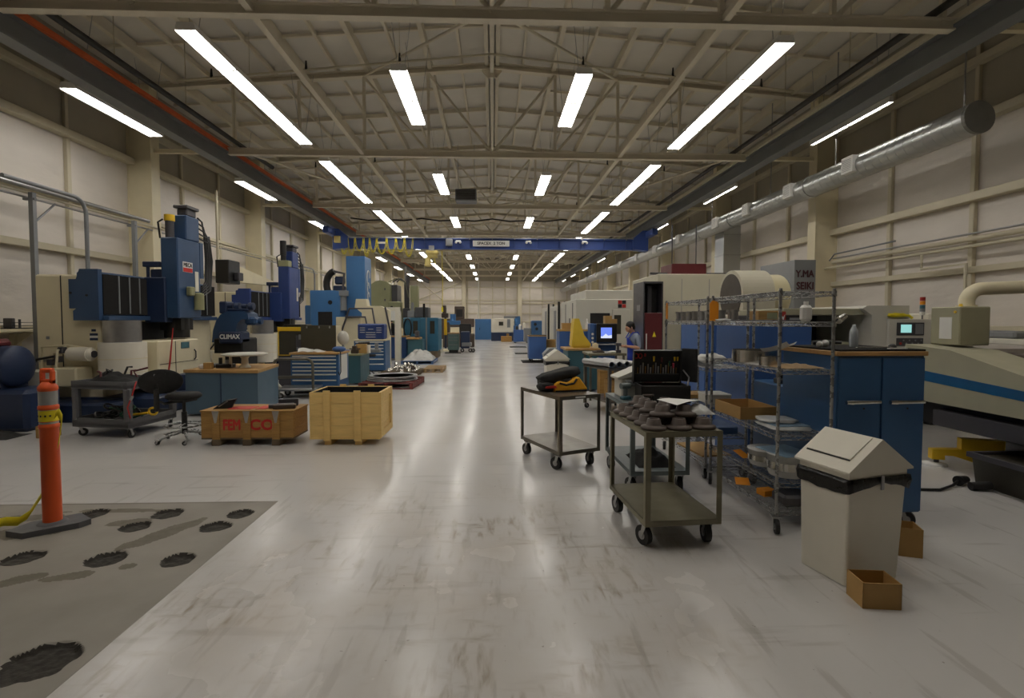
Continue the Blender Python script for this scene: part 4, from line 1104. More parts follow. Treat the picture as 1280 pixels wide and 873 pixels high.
# far blue bench
t = thing('blue_bench', 'blue wheeled cabinet bench with orange brown top beyond the tool chest', 'bench', (-3.9, 21.3, 0))
g = MB(); g.box(-.45, .35, 0, .7, .06, .93, 0, .01); g.build('cabinet_body', M['cab2'], t)
g = MB(); g.box(-.5, .38, -.03, .72, .93, .98, 0, .006); g.build('bench_top', M['wood'], t)
caster(t, [(-.35, .1, .06, 0), (.25, .1, .06, 0)], .028, .02)
t = thing('teal_bench', 'low teal drawer bench with grey vise behind the plastic covered pallet', 'bench', (-3.05, 20.95, 0))
g = MB(); g.box(-.4, .2, 0, .7, .0, .85, 0, .01); g.build('cabinet_body', M['teal'], t); g = MB(); g.box(-.44, .1, -.1, .72, .86, .93, 0, .006); g.build('bench_top', M['wood'], t)
g = MB(); g.box(-.1, .05, -.05, .3, .93, 1.2, 0, .03); g.build('vise', M['charcoal'], t)

# ---- pallets along the aisle
def pallet(name, label, loc, rz, w, d, m, h=.12):
    t = thing(name, label, 'pallet', loc, rz)
    n = 6
    for i in range(n):
        y = -d/2+(d-.1)*i/(n-1)
        g = MB(); g.box(-w/2, w/2, y, y+.1, h-.02, h, 0, .003); g.build('deck_board', M[m], t)
    for x in (-w/2, -.04, w/2-.08):
        g = MB(); g.box(x, x+.08, -d/2, d/2, .018, h-.02); g.build('stringer', M[m], t)
    for y in (-d/2, -.05, d/2-.1):
        g = MB(); g.box(-w/2, w/2, y, y+.1, 0, .018); g.build('bottom_board', M[m], t)
    return t
pallet('pallet', 'dark red wooden pallet carrying large metal rings behind the pine crate', (-2.5, 12.95, 0), -.05, 1.3, 1.5, 'redwood', .15)
for i, (R, z, x) in enumerate(((.62, .15, -2.52), (.58, .19, -2.55), (.6, .23, -2.5))):
    mb = MB(); mb.lathe([(R-.09, 0), (R-.1, .03), (R, .036), (R+.01, .018), (R, 0), (R-.09, 0)], n=48)
    tag(mb.build('metal_ring', M['steel'], None, (x, 12.95, z)), ['large metal ring lowest on the dark red pallet', 'large metal ring between two others on the dark red pallet', 'large metal ring topmost on the dark red pallet'][i], 'ring', None)
pallet('pallet', 'dark pallet heaped with bright machined parts beside the black work stool', (-2.72, 15.6, 0), -.05, 1.1, 1.5, 'skid')
rr = random.Random(5)
proto = None; n = 0
for i in range(34):
    x = -2.72+rr.uniform(-.45, .45); y = 15.6+rr.uniform(-.65, .65); lay = 0 if i < 22 else 1
    if proto is None:
        g = MB(); g.lathe([(.06, 0), (.06, .025), (.035, .03), (.035, .09), (.02, .09), (.02, 0)], n=14); proto = g.build('machined_part', M['shiny']); o = proto
    else:
        o = proto.copy(); C.objects.link(o)
    o.location = (x, y, .12+lay*.085); o.rotation_euler = (rr.choice([0, PI/2, .4])*(1 if lay else 0), 0, rr.random()*6)
    if lay: o.location.z += .03
    tag(o, 'small bright flanged metal part in the heap on the dark pallet', 'machined part', 'bright machined parts on the dark pallet')
pallet('pallet', 'low pale wooden pallet nearest the aisle beyond the bright parts', (-1.85, 16.6, 0), 0, .6, 1.2, 'palletw', .13)
pallet('pallet', 'blue grey pallet under the clear plastic bundle', (-2.8, 19.9, 0), 0, 1.2, 1.6, 'bluep')
mb = MB(); mb.grid(lambda u, v: (-3.35+1.1*u, 19.2+1.4*v, .122+.34*(math.sin(PI*u)*math.sin(PI*v))**.5*(1+.5*noise.noise(Vector((u*5, v*5, 8))))), 26, 26)
tag(mb.build('plastic_bundle', M['plasticw']), 'crumpled clear plastic bundle on the blue grey pallet', 'bundle')

# ---- sky blue mill, cream guard, olive mill
t = thing('knee_mill', 'sky blue milling machine with a tall square column', 'machine tool', (-5.3, 20.0, 0))
g = MB(); g.box(-.32, .4, 0, 1.0, .3, 4.1, 0, .02); g.build('column', M['skyblue'], t)
for z, s in ((3.3, .22), (2.9, .16), (2.55, .14)):
    g = MB(); g.tube([(.41, .5+s*math.cos(a), z+s*1.3*math.sin(a)) for a in [j*PI/8 for j in range(13)]], .02, 5); g.build('white_emblem', M['whiteink'], t)
g = MB(); g.box(-1.5, -.4, -.6, .6, 0, 2.75, 0, .03); g.box(-1.8, -1.5, -.3, .6, 0, 2.2, 0, .03); hb = g.build('headstock', M['skyblue'], t)
g = MB(); g.cyl((-.75, -.615, 2.3), (-.75, -.6, 2.3), .08, n=16); g.build('port', M['darkint'], hb)
g = MB(); g.box(-1.2, -.68, -.62, -.6, 1.3, 1.95); g.build('recess', M['darkint'], hb)
g = MB(); g.cyl((-.45, -.3, 2.0), (-.45, -.3, 2.55), .22, n=20); g.cyl((-.45, -.3, 2.55), (-.45, -.3, 2.75), .3, n=20); g.build('spindle_carrier', M['greym'], t)
g = MB(); g.tube([(-.65+.35*math.cos(a), -.2, 3.0+.5*math.sin(a)) for a in [PI*.55+j*PI/10 for j in range(8)]], .13, 10); g.build('hose_duct', M['blackp'], t)
g = MB(); g.box(-.75, -.35, -.25, .1, 2.75, 2.95, 0, .03); g.box(-.7, -.35, -.22, .05, 3.0, 3.3, 0, .05); g.build('drive_box', M['deepnavy'], t)
g = MB(); g.tube([(-.4, -.2, 2.7), (-.3, -.3, 3.4), (-.75, -.2, 3.5)], .05, 6); g.build('bracket', M['charcoal'], t)
g = MB(); g.box(-1.6, .8, -.7, 1.2, 0, .3, 0, .03); g.build('bed', M['skyblue'], t)
t = thing('machine_guard', 'cream sheet metal chip guard with grey hoop rails before the sky blue column', 'guard', (-4.6, 18.4, 0))
g = MB(); g.box(-.95, -.1, 0, .7, 0, 1.75, 0, .02); g.build('guard_panel', M['cream'], t)
g = MB(); g.prism([(-.1, 0), (.85, 0), (.85, 2.0), (.55, 2.15), (.1, 2.15), (.05, 2.4), (-.3, 2.4), (-.35, 2.1), (-.1, 1.9)], .25, .7, 'y'); g.build('guard_panel', M['cream'], t)
for pts in ([(-.75, -.06, 1.2), (-.45, -.06, 2.05), (.35, -.06, 2.05), (.5, -.06, 1.1)], [(.75, .2, 2.1), (.95, .2, 1.1)], [(-.6, -.06, 1.75), (.1, -.06, 1.75), (.2, -.06, 1.2)]):
    g = MB(); g.tube(pts, .035, 7); g.build('hoop_rail', M['charcoal'], t)
t = thing('gantry_post', 'cream post frame with a white notice beside the olive boring mill', 'frame', (-4.1, 20.6, 0))
g = MB(); g.box(.2, .42, 0, .3, 0, 2.15, 0, .01); g.box(-.25, -.1, 0, .3, 0, 2.15, 0, .01); g.box(-.25, .42, .02, .28, 2.0, 2.15); g.build('post_frame', M['creamw'], t)
g = MB(); g.box(-.12, .22, -.015, 0, 1.62, 2.0); g.build('notice', M['paper'], t)
t = thing('olive_boring_mill', 'olive green boring mill with a rounded housing and pale ram', 'machine tool', (-5.2, 24.0, 0))
g = MB(); g.box(-1.0, 1.6, .0, 2.0, 0, .6, 0, .03); g.build('bed', M['olive'], t)
g = MB(); g.prism([(-.55, .6), (.45, .6), (.45, 3.3), (.3, 3.42), (0, 3.48), (-.2, 3.44), (-.4, 3.3), (-.55, 3.1)], 0, 1.5, 'y'); hb = g.build('housing', M['olive'], t)
for z in (3.1, 2.6, 2.2):
    g = MB(); g.box(.2, .26, -.02, 0, z-.08, z+.02); g.build('latch', M['charcoal'], hb)
g = MB(); g.box(.45, .72, .4, 1.5, 2.0, 3.3, 0, .02); g.build('rail_cover', M['charcoal'], t)
g = MB(); g.box(.38, .95, -.1, .5, 1.25, 2.5, 0, .04); hd = g.build('side_head', M['olive'], t)
for z in (2.2, 1.65):
    g = MB(); g.box(.5, .6, -.115, -.09, z-.09, z+.09); g.build('opening', M['darkint'], hd)
g = MB(); g.box(1.35, 1.72, .2, .6, 1.5, 3.25, 0, .03); g.box(1.25, 1.6, .2, .6, 1.0, 1.8, 0, .03); g.build('ram', M['olive'], t)
g = MB(); g.box(.98, 1.3, .3, .9, 1.2, 2.2, 0, .03); g.cyl((1.15, .5, 2.2), (1.15, .5, 3.4), .12, n=16); g.cyl((1.2, .5, 3.4), (1.2, .5, 3.75), .09, n=14); g.build('feed_box', M['charcoal'], t)
g = MB(); g.cyl((1.1, .5, 3.5), (1.1, .5, 4.15), .05, n=10); g.build('screw_rod', M['steel'], t)
for k in range(3):
    g = MB(); g.tube([(.3+k*.2, .4, 3.42), (.7+k*.1, .4, 3.6), (1.1, .4, 3.4), (1.25, .4, 2.7)], .03, 6); g.build('cable', M['charcoal'] if k else M['olive'], t)

# ---- turquoise enclosure machines further down
t = thing('turning_center', 'turquoise blue enclosed machine with two windowed panels', 'machine tool', (-3.08, 22.05, 0))
g = MB(); g.box(-.75, .75, .1, 1.6, .3, 1.74, 0, .03); g.build('enclosure', M['tealm'], t)
g = MB(); g.box(-.7, .7, .15, 1.5, 0, .3); g.build('base', M['skid'], t)
for x in (-.2, .52):
    g = MB(); g.box(x-.2, x+.2, .05, .1, .55, 1.74, 0, .01); d = g.build('door', M['tealm'], t)
    g = MB(); g.box(x-.12, x+.08, .045, .05, 1.05, 1.6); g.build('door_glass', M['glass'], d)
g = MB(); g.tube([(-.55+.16*math.cos(a), .02, 1.3+.4*math.sin(a)) for a in [j*PI/8 for j in range(16)]], .03, 6, closed=True); g.build('hose_coil', M['blackp'], t)
g = MB(); g.box(-.6, -.3, .3, .9, 1.74, 2.05, 0, .03); g.box(-.45, -.35, .4, .5, 2.05, 2.4); g.build('top_unit', M['greym'], t)
g = MB(); g.cyl((.12, .3, 1.74), (.12, .3, 2.35), .05, n=10); g.build('exhaust_pipe', M['blackp'], t)
g = MB(); g.box(-.3, .3, .4, 1.2, 1.74, 2.2, 0, .03); g.build('mist_collector', M['plasticgrey'], t)
t = thing('signal_post', 'slim pale post standing before the turquoise machine', 'post', (-2.8, 21.84, 0))
g = MB(); g.box(-.03, .03, -.03, .03, .02, 1.75); g.build('post', M['greym'], t); g = MB(); g.box(-.15, .15, -.15, .15, 0, .02); g.build('base_plate', M['greym'], t)
t = thing('side_table', 'small white open side table on the floor beyond the turquoise machine', 'table', (-2.85, 26.0, 0))
g = MB(); g.box(-.33, .33, -.25, .25, .62, .67, 0, .006); g.build('table_top', M['creamw'], t); g = MB(); g.box(-.31, .31, -.23, .23, .2, .23); g.build('lower_shelf', M['creamw'], t)
part(t, 'leg', M['creamw'], lambda g: g.box(-.025, .025, -.025, .025, 0, .62), (-.3, -.22, 0), (.3, -.22, 0), (-.3, .22, 0), (.3, .22, 0))
t = thing('jib_post', 'yellow wrapped jib post with black head standing near the white table', 'post', (-2.47, 27.1, 0))
g = MB(); g.cyl((0, 0, .1), (0, 0, 2.3), .06, n=14); g.build('post', M['deepnavy'], t); g = MB(); g.cyl((0, 0, .85), (0, 0, 1.7), .085, n=14); g.build('yellow_sleeve', M['yellow'], t)
g = MB(); g.box(-.2, .15, -.12, .12, 1.75, 2.0, 0, .03); g.cyl((-.05, 0, 2.0), (-.05, 0, 2.4), .1, n=12); g.build('jib_head', M['castiron'], t)
g = MB(); g.lathe([(.3, 0), (.3, .05), (.1, .12), (.07, .14)], n=20); g.build('base', M['cream'], t)
drawer_cabinet('drawer_cabinet', 'grey green drawer cabinet beside the yellow jib post', (-1.98, 26.0, 0), 0, .55, .6, .12, .95, [1, 1, 1.4, 1.6], 'greendrawer', True, 'greym')
t = thing('tool_cart', 'dark tool cart on rubber wheels at the end of the grey green drawers', 'cart', (-1.36, 26.2, 0))
g = MB(); g.box(-.25, .2, -.2, .4, .2, 1.05, 0, .02); g.build('cart_body', M['deepnavy'], t); g = MB(); g.box(-.2, .3, -.25, .1, .3, .5, 0, .03); g.build('tray', M['greym'], t)
caster(t, [(-.2, -.15, .2, 0), (.2, -.15, .2, 0), (.35, -.2, .2, 0)], .1, .05)
mb = MB(); mb.box(-2.35, -1.55, 25.2, 25.6, 0, .03, 0, .01); tag(mb.build('floor_mat', M['matrub']), 'dark rubber mat on the floor before the grey green drawers', 'mat')
t = thing('engine_lathe', 'dark engine lathe with a blue grey motor behind the yellow jib post', 'machine tool', (-2.3, 31.0, 0))
g = MB(); g.box(-1.2, 1.2, 0, .8, 0, .8, 0, .03); g.build('bed', M['castiron'], t); g = MB(); g.box(-1.1, -.3, 0, .8, .8, 1.5, 0, .04); g.build('headstock', M['castiron'], t)
g = MB(); g.box(.3, 1.0, .1, .7, .8, 1.4, 0, .04); g.build('tailstock', M['darkint'], t); g = MB(); g.cyl((-.1, .3, 1.5), (-.1, .3, 2.0), .18, n=14); g.box(-.5, .35, .1, .6, 1.35, 1.6, 0, .03); g.build('motor', M['skyblue'], t)
t = thing('long_lathe', 'long dark lathe on a cream base beside the blue cabinet at the end wall', 'machine tool', (-2.6, 42.0, 0))
g = MB(); g.box(-1.2, 1.0, 0, .9, 0, 1.0, 0, .03); g.build('base', M['cream'], t); g = MB(); g.box(-1.9, 1.1, .1, .8, 1.05, 1.75, 0, .04); g.build('bed', M['castiron'], t)
g = MB(); g.box(-.5, .3, .1, .8, 1.75, 2.75, 0, .03); g.build('control_tower', M['castiron'], t); g = MB(); g.box(-.35, .15, .08, .1, 1.9, 2.5); g.build('control_panel', M['darkint'], t)
# ================================================================ right side
def shelf_cart(label, loc, rz, w, l, low, top, m, rc=.07):
    """two shelf steel cart, origin at the corner of the frame towards the camera; x along the short side"""
    t = thing('service_cart', label, 'cart', loc, rz)
    for nm, z in (('top_shelf', top), ('bottom_shelf', low+.03)):
        g = MB(); g.box(0, w, 0, l, z-.004, z)
        g.box(0, w, 0, .004, z-.04, z); g.box(0, w, l-.004, l, z-.04, z); g.box(0, .004, 0, l, z-.04, z); g.box(w-.004, w, 0, l, z-.04, z)
        g.build(nm, M[m], t)
    for x, y in ((0, 0), (w, 0), (0, l), (w, l)):
        sx = 1 if x == 0 else -1; sy = 1 if y == 0 else -1
        g = MB(); g.box(x-.001*sx, x+.038*sx, y-.002*sy, y+.003*sy, low-.01, top-.002); g.box(x-.002*sx, x+.003*sx, y-.001*sy, y+.038*sy, low-.01, top-.002); g.build('leg', M[m], t)
    g = MB(); g.box(.01, w-.01, .06, .16, low-.025, low-.011); g.box(.01, w-.01, l-.16, l-.06, low-.025, low-.011); g.build('caster_rail', M['blackp'], t)
    caster(t, [(.05, .1, low-.025, 1.9), (w-.05, .1, low-.025, 1.45), (.05, l-.1, low-.025, 1.7), (w-.05, l-.1, low-.025, 2.1)], rc, .042)
    return t
R4 = math.radians
shelf_cart('olive grey steel cart with brown cast flanges on its top shelf', (1.08, 3.53, 0), R4(4), .565, .84, .19, .858, 'olivecart', .072)
mc = shelf_cart('worn steel cart carrying the black and yellow bag', (.72, 5.44, 0), R4(24), .53, .91, .19, .823, 'greycart', .068)
g = MB(); g.box(.2, .33, -.004, -.001, .795, .812); g.build('label_strip', M['paper'], mc)
shelf_cart('blue grey steel cart carrying the open black tool case', (1.29, 4.68, 0), R4(1.5), .56, .97, .2, .835, 'bluegreycart', .07)
# castings on the olive cart: stacked hubs
rr = random.Random(21)
proto = None
def W(cx, cy, rz, x, y):
    return (cx+x*math.cos(rz)-y*math.sin(rz), cy+x*math.sin(rz)+y*math.cos(rz))
spots = []
for j, (y, xs) in enumerate(((.1, (.1, .28, .46)), (.27, (.1, .28, .46)), (.44, (.1, .28, .46)), (.61, (.1, .28, .46)), (.76, (.1, .29)))):
    for x in xs: spots.append((x, y, 0))
for x, y in ((.19, .19), (.37, .21), (.18, .37), (.37, .38), (.19, .54), (.37, .55), (.2, .7)): spots.append((x, y, 1))
for i, (x, y, lay) in enumerate(spots):
    if proto is None:
        g = MB(); g.lathe([(.085, 0), (.09, .008), (.088, .022), (.06, .028), (.052, .036), (.044, .075), (.038, .078), (.032, .074), (.028, .02), (0, .02)], n=26); proto = g.build('cast_flange', M['castiron']); o = proto
    else:
        o = proto.copy(); C.objects.link(o)
    wx, wy = W(1.08, 3.53, R4(4), x+rr.uniform(-.008, .008), y+rr.uniform(-.008, .008))
    o.location = (wx, wy, .859 if not lay else .938)
    s = rr.uniform(.95, 1.08); o.scale = (s, s, s if lay else 1)
    if lay: o.rotation_euler = (rr.uniform(-.05, .05), rr.uniform(-.05, .05), rr.random()*6)
    tag(o, 'brown cast flange hub stacked among its like on the olive grey cart', 'casting', 'brown cast flanges on the olive cart')
mb = MB(); mb.grid(lambda u, v: (-.13+.26*u, -.1+.2*v, .004+.018*math.sin(2.2*u+v)), 10, 8); mb.grid(lambda u, v: (-.11+.29*u, -.08+.19*v, .001+.016*math.sin(2.2*u+v+.2)), 10, 8)
wx, wy = W(1.08, 3.53, R4(4), .36, .28); tag(mb.build('paper_sheets', M['paper'], None, (wx, wy, 1.02), .5), 'white paper sheets laid over the brown cast flanges', 'paper')
mb = MB(); mb.grid(lambda u, v: (-.1+.2*u, -.09+.18*v, .0+.06*(math.sin(PI*u)*math.sin(PI*v))**.6*(1+.4*noise.noise(Vector((u*6, v*6, 2))))), 16, 14)
wx, wy = W(1.08, 3.53, R4(4), .5, .25); tag(mb.build('plastic_wrap', M['plasticw'], None, (wx, wy, .945)), 'crumpled clear plastic wrap over flanges at the edge of the olive cart', 'wrap')

# bag on the steel cart
cxx, cyy = W(.72, 5.44, R4(24), .33, .42)
t = thing('tool_bag', 'black and yellow canvas tool bag slumped on the worn steel cart', 'bag', (cxx, cyy, .824), R4(8))
def lump(g, ax, ay, az, sx, sy, sz, fl=2.2, sd=0, j=.18, nu=28, nv=16):
    vs = []
    for b in range(nv+1):
        ph = PI*b/nv
        for a in range(nu):
            th = 2*PI*a/nu
            d = Vector((math.sin(ph)*math.cos(th), math.sin(ph)*math.sin(th), math.cos(ph)))
            e = 2.0/fl
            f = lambda q: math.copysign(abs(q)**e, q)
            k = 1+j*noise.noise(d*2.2+Vector((sd, 0, 0)))
            vs.append((ax+sx*f(d.x)*k, ay+sy*f(d.y)*k, az+sz*f(d.z)*k))
    g.add(vs, [(b*nu+a, (b+1)*nu+a, (b+1)*nu+(a+1) % nu, b*nu+(a+1) % nu) for b in range(nv) for a in range(nu)], 0, True)
g = MB(); g.prism([(-.17, .0), (.24, .02), (.22, .05), (.13, .17), (.08, .15), (.0, .1), (-.1, .12), (-.17, .07)], -.13, .06, 'y'); g.build('yellow_side', M['yellowbag'], t)
bpy.data.objects['yellow_side'].modifiers.new('b', 'BEVEL').width = .012
g = MB(); lump(g, -.05, .06, .08, .25, .14, .082, 3.0, 1); g.build('bag_body', M['black'], t)
g = MB(); g.M = Matrix.Translation((-.06, .07, .175)) @ Matrix.Rotation(-.22, 4, 'Y'); lump(g, 0, 0, .0, .26, .15, .062, 3.2, 4, .1); g.build('bag_flap', M['black'], t)
g = MB(); g.M = Matrix.Translation((-.24, -.03, .05)); lump(g, 0, 0, 0, .1, .11, .055, 2.6, 7); g.build('end_pocket', M['black'], t)
g = MB(); g.tube([(-.1, -.14, .1), (-.04, -.19, .085), (.05, -.19, .1), (.1, -.13, .14)], .012, 8); g.build('carry_handle', M['black'], t)
g = MB(); g.box(-.15, .22, -.137, -.13, .0, .016); g.build('piping', M['black'], t)
wx, wy = W(.72, 5.44, R4(24), .1, .36)
mb = MB(); mb.prism([(-.07, 0), (.07, 0), (.05, .028), (-.06, .022)], -.03, .03, 'y'); tag(mb.build('red_tool', M['red'], None, (wx, wy, .87), .2), 'small red tool tucked against the black end of the tool bag', 'tool')

# tool case on the blue grey cart
t = thing('tool_case', 'open black tool case full of hand tools on the blue grey cart', 'tool case', (1.7, 5.05, .836), R4(-3))
g = MB(); g.box(-.24, .24, -.14, .14, 0, .016); 
for s in (-1, 1): g.box(s*.24, s*.225, -.14, .14, 0, .17, 0, .004); g.box(-.24, .24, s*.14, s*.125, 0, .17, 0, .004)
g.build('case_base', M['blackp'], t)
lid = MB(); lid.M = Matrix.Translation((0, .15, .17)) @ Matrix.Rotation(.1, 4, 'X')
lid.box(-.27, .22, -.0, .015, .0, .34, 0, .01); lid.box(-.27, -.255, -.06, .0, 0, .34, 0, .004); lid.box(.205, .22, -.06, 0, 0, .34, 0, .004); lid.box(-.27, .22, -.06, 0, .325, .34, 0, .004)
lid.build('case_lid', M['blackp'], t)
g = MB(); g.M = Matrix.Translation((.3, .12, .17)) @ Matrix.Rotation(-.9, 4, 'Z'); g.box(-.08, .1, -.015, .015, .01, .35, 0, .008); g.build('side_panel', M['black'], t)
tools = [(-.24, .28, .035, 'redink'), (-.2, .28, .035, 'redink'), (-.15, .29, .03, 'red'), (-.06, .25, .05, 'yellow'), (.02, .24, .05, 'maroon'), (.15, .25, .04, 'yellow'), (.18, .25, .04, 'yellow'), (.14, .18, .05, 'pink'), (.1, .2, .05, 'green')]
MATS['pink'] = M['pink'] = mat('pink plastic grip', S(206, 70, 90), .5)
for i, (x, z, h, m) in enumerate(tools):
    g = MB(); g.M = Matrix.Translation((0, .15, .17)) @ Matrix.Rotation(.1, 4, 'X')
    if m == 'redink': g.tube([(x+.018*math.cos(a), -.03, z+.025*math.sin(a)) for a in [j*PI/6 for j in range(12)]], .005, 5, closed=True)
    else: g.cyl((x, -.03, z-h/2), (x, -.03, z+h/2), .008, .011, n=8)
    g.build('tool_grip', M[m], t)
for i in range(16):
    g = MB(); g.M = Matrix.Translation((0, .15, .17)) @ Matrix.Rotation(.1, 4, 'X')
    x = -.22+.026*i; h = .08+.06*((i*7) % 5)/5
    g.cyl((x, -.025, .08), (x, -.025, .08+h), .004+.002*(i % 3), n=6); g.build('tool_shaft', M['steel'] if i % 3 else M['woodold'], t)
g = MB(); g.M = Matrix.Translation((0, .15, .17)) @ Matrix.Rotation(.1, 4, 'X'); g.box(-.25, .2, -.045, -.015, .02, .1, 0, .006); g.build('tool_pocket', M['black'], t)
g = MB(); g.tube([(.22, -.1, .15), (.26, -.02, .24), (.24, .1, .3)], .008, 6); g.build('lid_stay', M['steel'], t)
t = thing('parts_washer', 'grey box with a sloped lid at the far corner of the blue grey cart', 'machine', (1.44, 5.42, .836), .05)
g = MB(); g.box(-.1, .12, -.13, .13, 0, .2, 0, .012); g.build('box_body', M['whitem'], t); g = MB(); g.prism([(-.14, .19), (.13, .24), (.13, .32), (-.14, .21)][::1], -.14, .14, 'y'); g.build('sloped_lid', M['whitem'], t)
g = MB(); g.M = Matrix.Translation((0, -.03, 0)); g.prism([(-.1, .215), (.09, .293), (.09, .298), (-.1, .22)], -.07, .1, 'y'); g.build('lid_panel', M['greym'], t)
g = MB(); g.box(-.06, .1, -.15, -.12, .12, .18, 0, .01); g.build('latch', M['greym'], t)
t = thing('cordless_drill', 'teal hand drill standing on its battery before the grey sloped box', 'drill', (1.36, 5.16, .836), .4)
g = MB(); g.box(-.05, .05, -.035, .035, 0, .035, 0, .008); g.build('battery', M['teal'], t); g = MB(); g.box(-.02, .02, -.018, .018, .035, .12, 0, .008); g.cyl((-.06, 0, .14), (.05, 0, .14), .03, n=14); g.build('drill_body', M['bluegreycart'], t)
g = MB(); g.cyl((.05, 0, .14), (.08, 0, .14), .018, .01, n=10); g.build('chuck', M['blackp'], t)
mb = MB(); mb.lathe([(.055, 0), (.06, .01), (.04, .03), (.035, .07), (.055, .075), (.055, .09), (0, .09)], n=22)
tag(mb.build('metal_spool', M['castiron'], None, (1.52, 4.92, .836)), 'brown metal spool beside the tool case base on the blue grey cart', 'spool')
mb = MB(); mb.grid(lambda u, v: (1.4+.36*u, 4.8+.5*v, .232+.11*(math.sin(PI*u)*math.sin(PI*v))**.6*(1+.5*noise.noise(Vector((u*5, v*5, 9))))), 20, 18)
tag(mb.build('dark_cloth', M['black']), 'dark navy cloth heap on the lower shelf of the blue grey cart', 'cloth')

# ---- swing top bins
def bin_(label, loc, rz, s=1.0):
    t = thing('swing_top_bin', label, 'waste bin', loc, rz)
    w = .45*s; wy = .36*s; h = .66*s
    g = MB()
    k = .965
    lo = [(.0+.005, .005), (w-.02, .005), (w-.02, wy-.005), (.005, wy-.005)]; up = [(-.005, -.008), (w+.02, -.008), (w+.02, wy+.008), (-.005, wy+.008)]
    def rnd_(q, r):
        out = []
        for i in range(4):
            p = Vector(q[i]); a = (Vector(q[i-1])-p).normalized(); b = (Vector(q[(i+1) % 4])-p).normalized()
            for tt in (0, .25, .5, .75, 1):
                c0 = p+a*r; c1 = p+b*r
                out.append(tuple((1-tt)**2*c0+2*tt*(1-tt)*p+tt*tt*c1))
        return out
    A = rnd_(lo, .03); B = rnd_(up, .03); n = len(A)
    g.add([(x, y, .004) for x, y in A]+[(x, y, h) for x, y in B], [(i, (i+1) % n, n+(i+1) % n, n+i) for i in range(n)]+[tuple(range(n))[::-1], tuple(range(n, 2*n))], 0)
    g.build('bin_body', M['creamw'], t)
    # black liner folded over the rim
    g = MB(); rings = []
    for zz, off in ((h+.012, -.03), (h+.015, .008), (h-.02, .013), (h-.07, .01)):
        rg = []
        N_ = 48
        for i in range(N_):
            f = i/N_*4; e = int(f); u = f-e
            p = [(-.005, -.008), (w+.02, -.008), (w+.02, wy+.008), (-.005, wy+.008)]
            a, b = p[e], p[(e+1) % 4]
            x = a[0]+(b[0]-a[0])*u; y = a[1]+(b[1]-a[1])*u
            cx = x-w/2; cy = y-wy/2; m_ = .22*s
            dz = 0
            if zz < h-.05: dz = .03*noise.noise(Vector((i*.35, 3, 0)))+(.05*max(0, math.sin(u*PI))**2 if e == 0 else (-.012))
            kx = (m_+off+.006*noise.noise(Vector((i*.8, zz*30, 1))))/m_
            rg.append((w/2+cx*kx, wy/2+cy*kx, zz+dz))
        rings.append(rg)
    N_ = 48
    g.add([p for r in rings for p in r], [(j*N_+i, j*N_+(i+1) % N_, (j+1)*N_+(i+1) % N_, (j+1)*N_+i) for j in range(3) for i in range(N_)], 0, True)
    g.build('bin_liner', mat('black bin liner', S(22, 21, 20), .3, var=.2, scale=20, bump=.3), t)
    # gabled lid, ridge along y
    z0 = h+.055; e = .035; zr = z0+.2*s
    g = MB()
    g.prism([(-e, z0), (w+e, z0), (w+e, z0+.012), (w/2, zr), (-e, z0+.012)], -.03, wy+.02, 'y'); ld = g.build('lid', M['creamw'], t)
    g = MB(); g.box(-.004, w+.016, -.004, wy+.004, h-.005, z0); g.build('lid_skirt', M['creamw'], t)
    for sgn in (-1, 1):
        g = MB()
        dx = (w/2+e); dz = zr-z0-.012
        def P(u, y, o):
            x = w/2+sgn*dx*(1-u); z = z0+.012+dz*u
            nx, nz = sgn*dz, dx; L_ = math.hypot(nx, nz)
            return (x+nx/L_*o, y, z+nz/L_*o)
        y0, y1 = .03, wy-.01
        vs = [P(.3, y0, .001), P(.3, y1, .001), P(.96, y1, .001), P(.96, y0, .001), P(.3, y0, .009), P(.3, y1, .009), P(.96, y1, .005), P(.96, y0, .005)]
        g.add(vs, [(0, 1, 2, 3), (4, 5, 6, 7), (0, 1, 5, 4), (1, 2, 6, 5), (2, 3, 7, 6), (3, 0, 4, 7)])
        g.build('flap_door', M['creamw'], t)
        g = MB(); vs = [P(.27, y0, .0012), P(.27, y1, .0012), P(.3, y1, .0012), P(.3, y0, .0012)]; vs2 = [P(.27, y0, .003), P(.27, y1, .003), P(.3, y1, .003), P(.3, y0, .003)]
        g.add(vs+vs2, [(0, 1, 2, 3), (4, 5, 6, 7), (0, 1, 5, 4), (1, 2, 6, 5), (2, 3, 7, 6), (3, 0, 4, 7)]); g.build('flap_gap', M['darkint'], t)
    g = MB(); g.box(w*.5, w*.5+.022, -.03, -.022, h-.06, h+.03); g.build('latch', M['steel'], t)
    return t
bin_('cream swing top bin with black liner nearest the blue wheeled cabinet', (2.17, 3.0, 0), R4(14))
bin_('white swing top bin with black liner far down the aisle beside the teal bench', (1.2, 11.3, 0), R4(2), 1.08)
def carton(label, loc, rz, w, d, h, th=.006, m='cardboard', tilt=0):
    t = thing('cardboard_box', label, 'box', loc, rz)
    g = MB(); g.box(-w/2, w/2, -d/2, d/2, 0, th); g.build('bottom', M[m], t)
    for x0, x1, y0, y1 in ((-w/2, w/2, -d/2, -d/2+th), (-w/2, w/2, d/2-th, d/2), (-w/2, -w/2+th, -d/2, d/2), (w/2-th, w/2, -d/2, d/2)):
        g = MB(); g.box(x0, x1, y0, y1, th, h); g.build('side_panel', M[m], t)
    return t
carton('open brown cardboard box on the floor before the cream bin', (2.225, 2.85, 0), R4(-7), .21, .165, .15)
bpy.context.view_layer.update()
t = carton('small brown cardboard box lying between the cream bin and blue cabinet caster', (2.93, 3.46, 0), R4(70), .16, .14, .2)

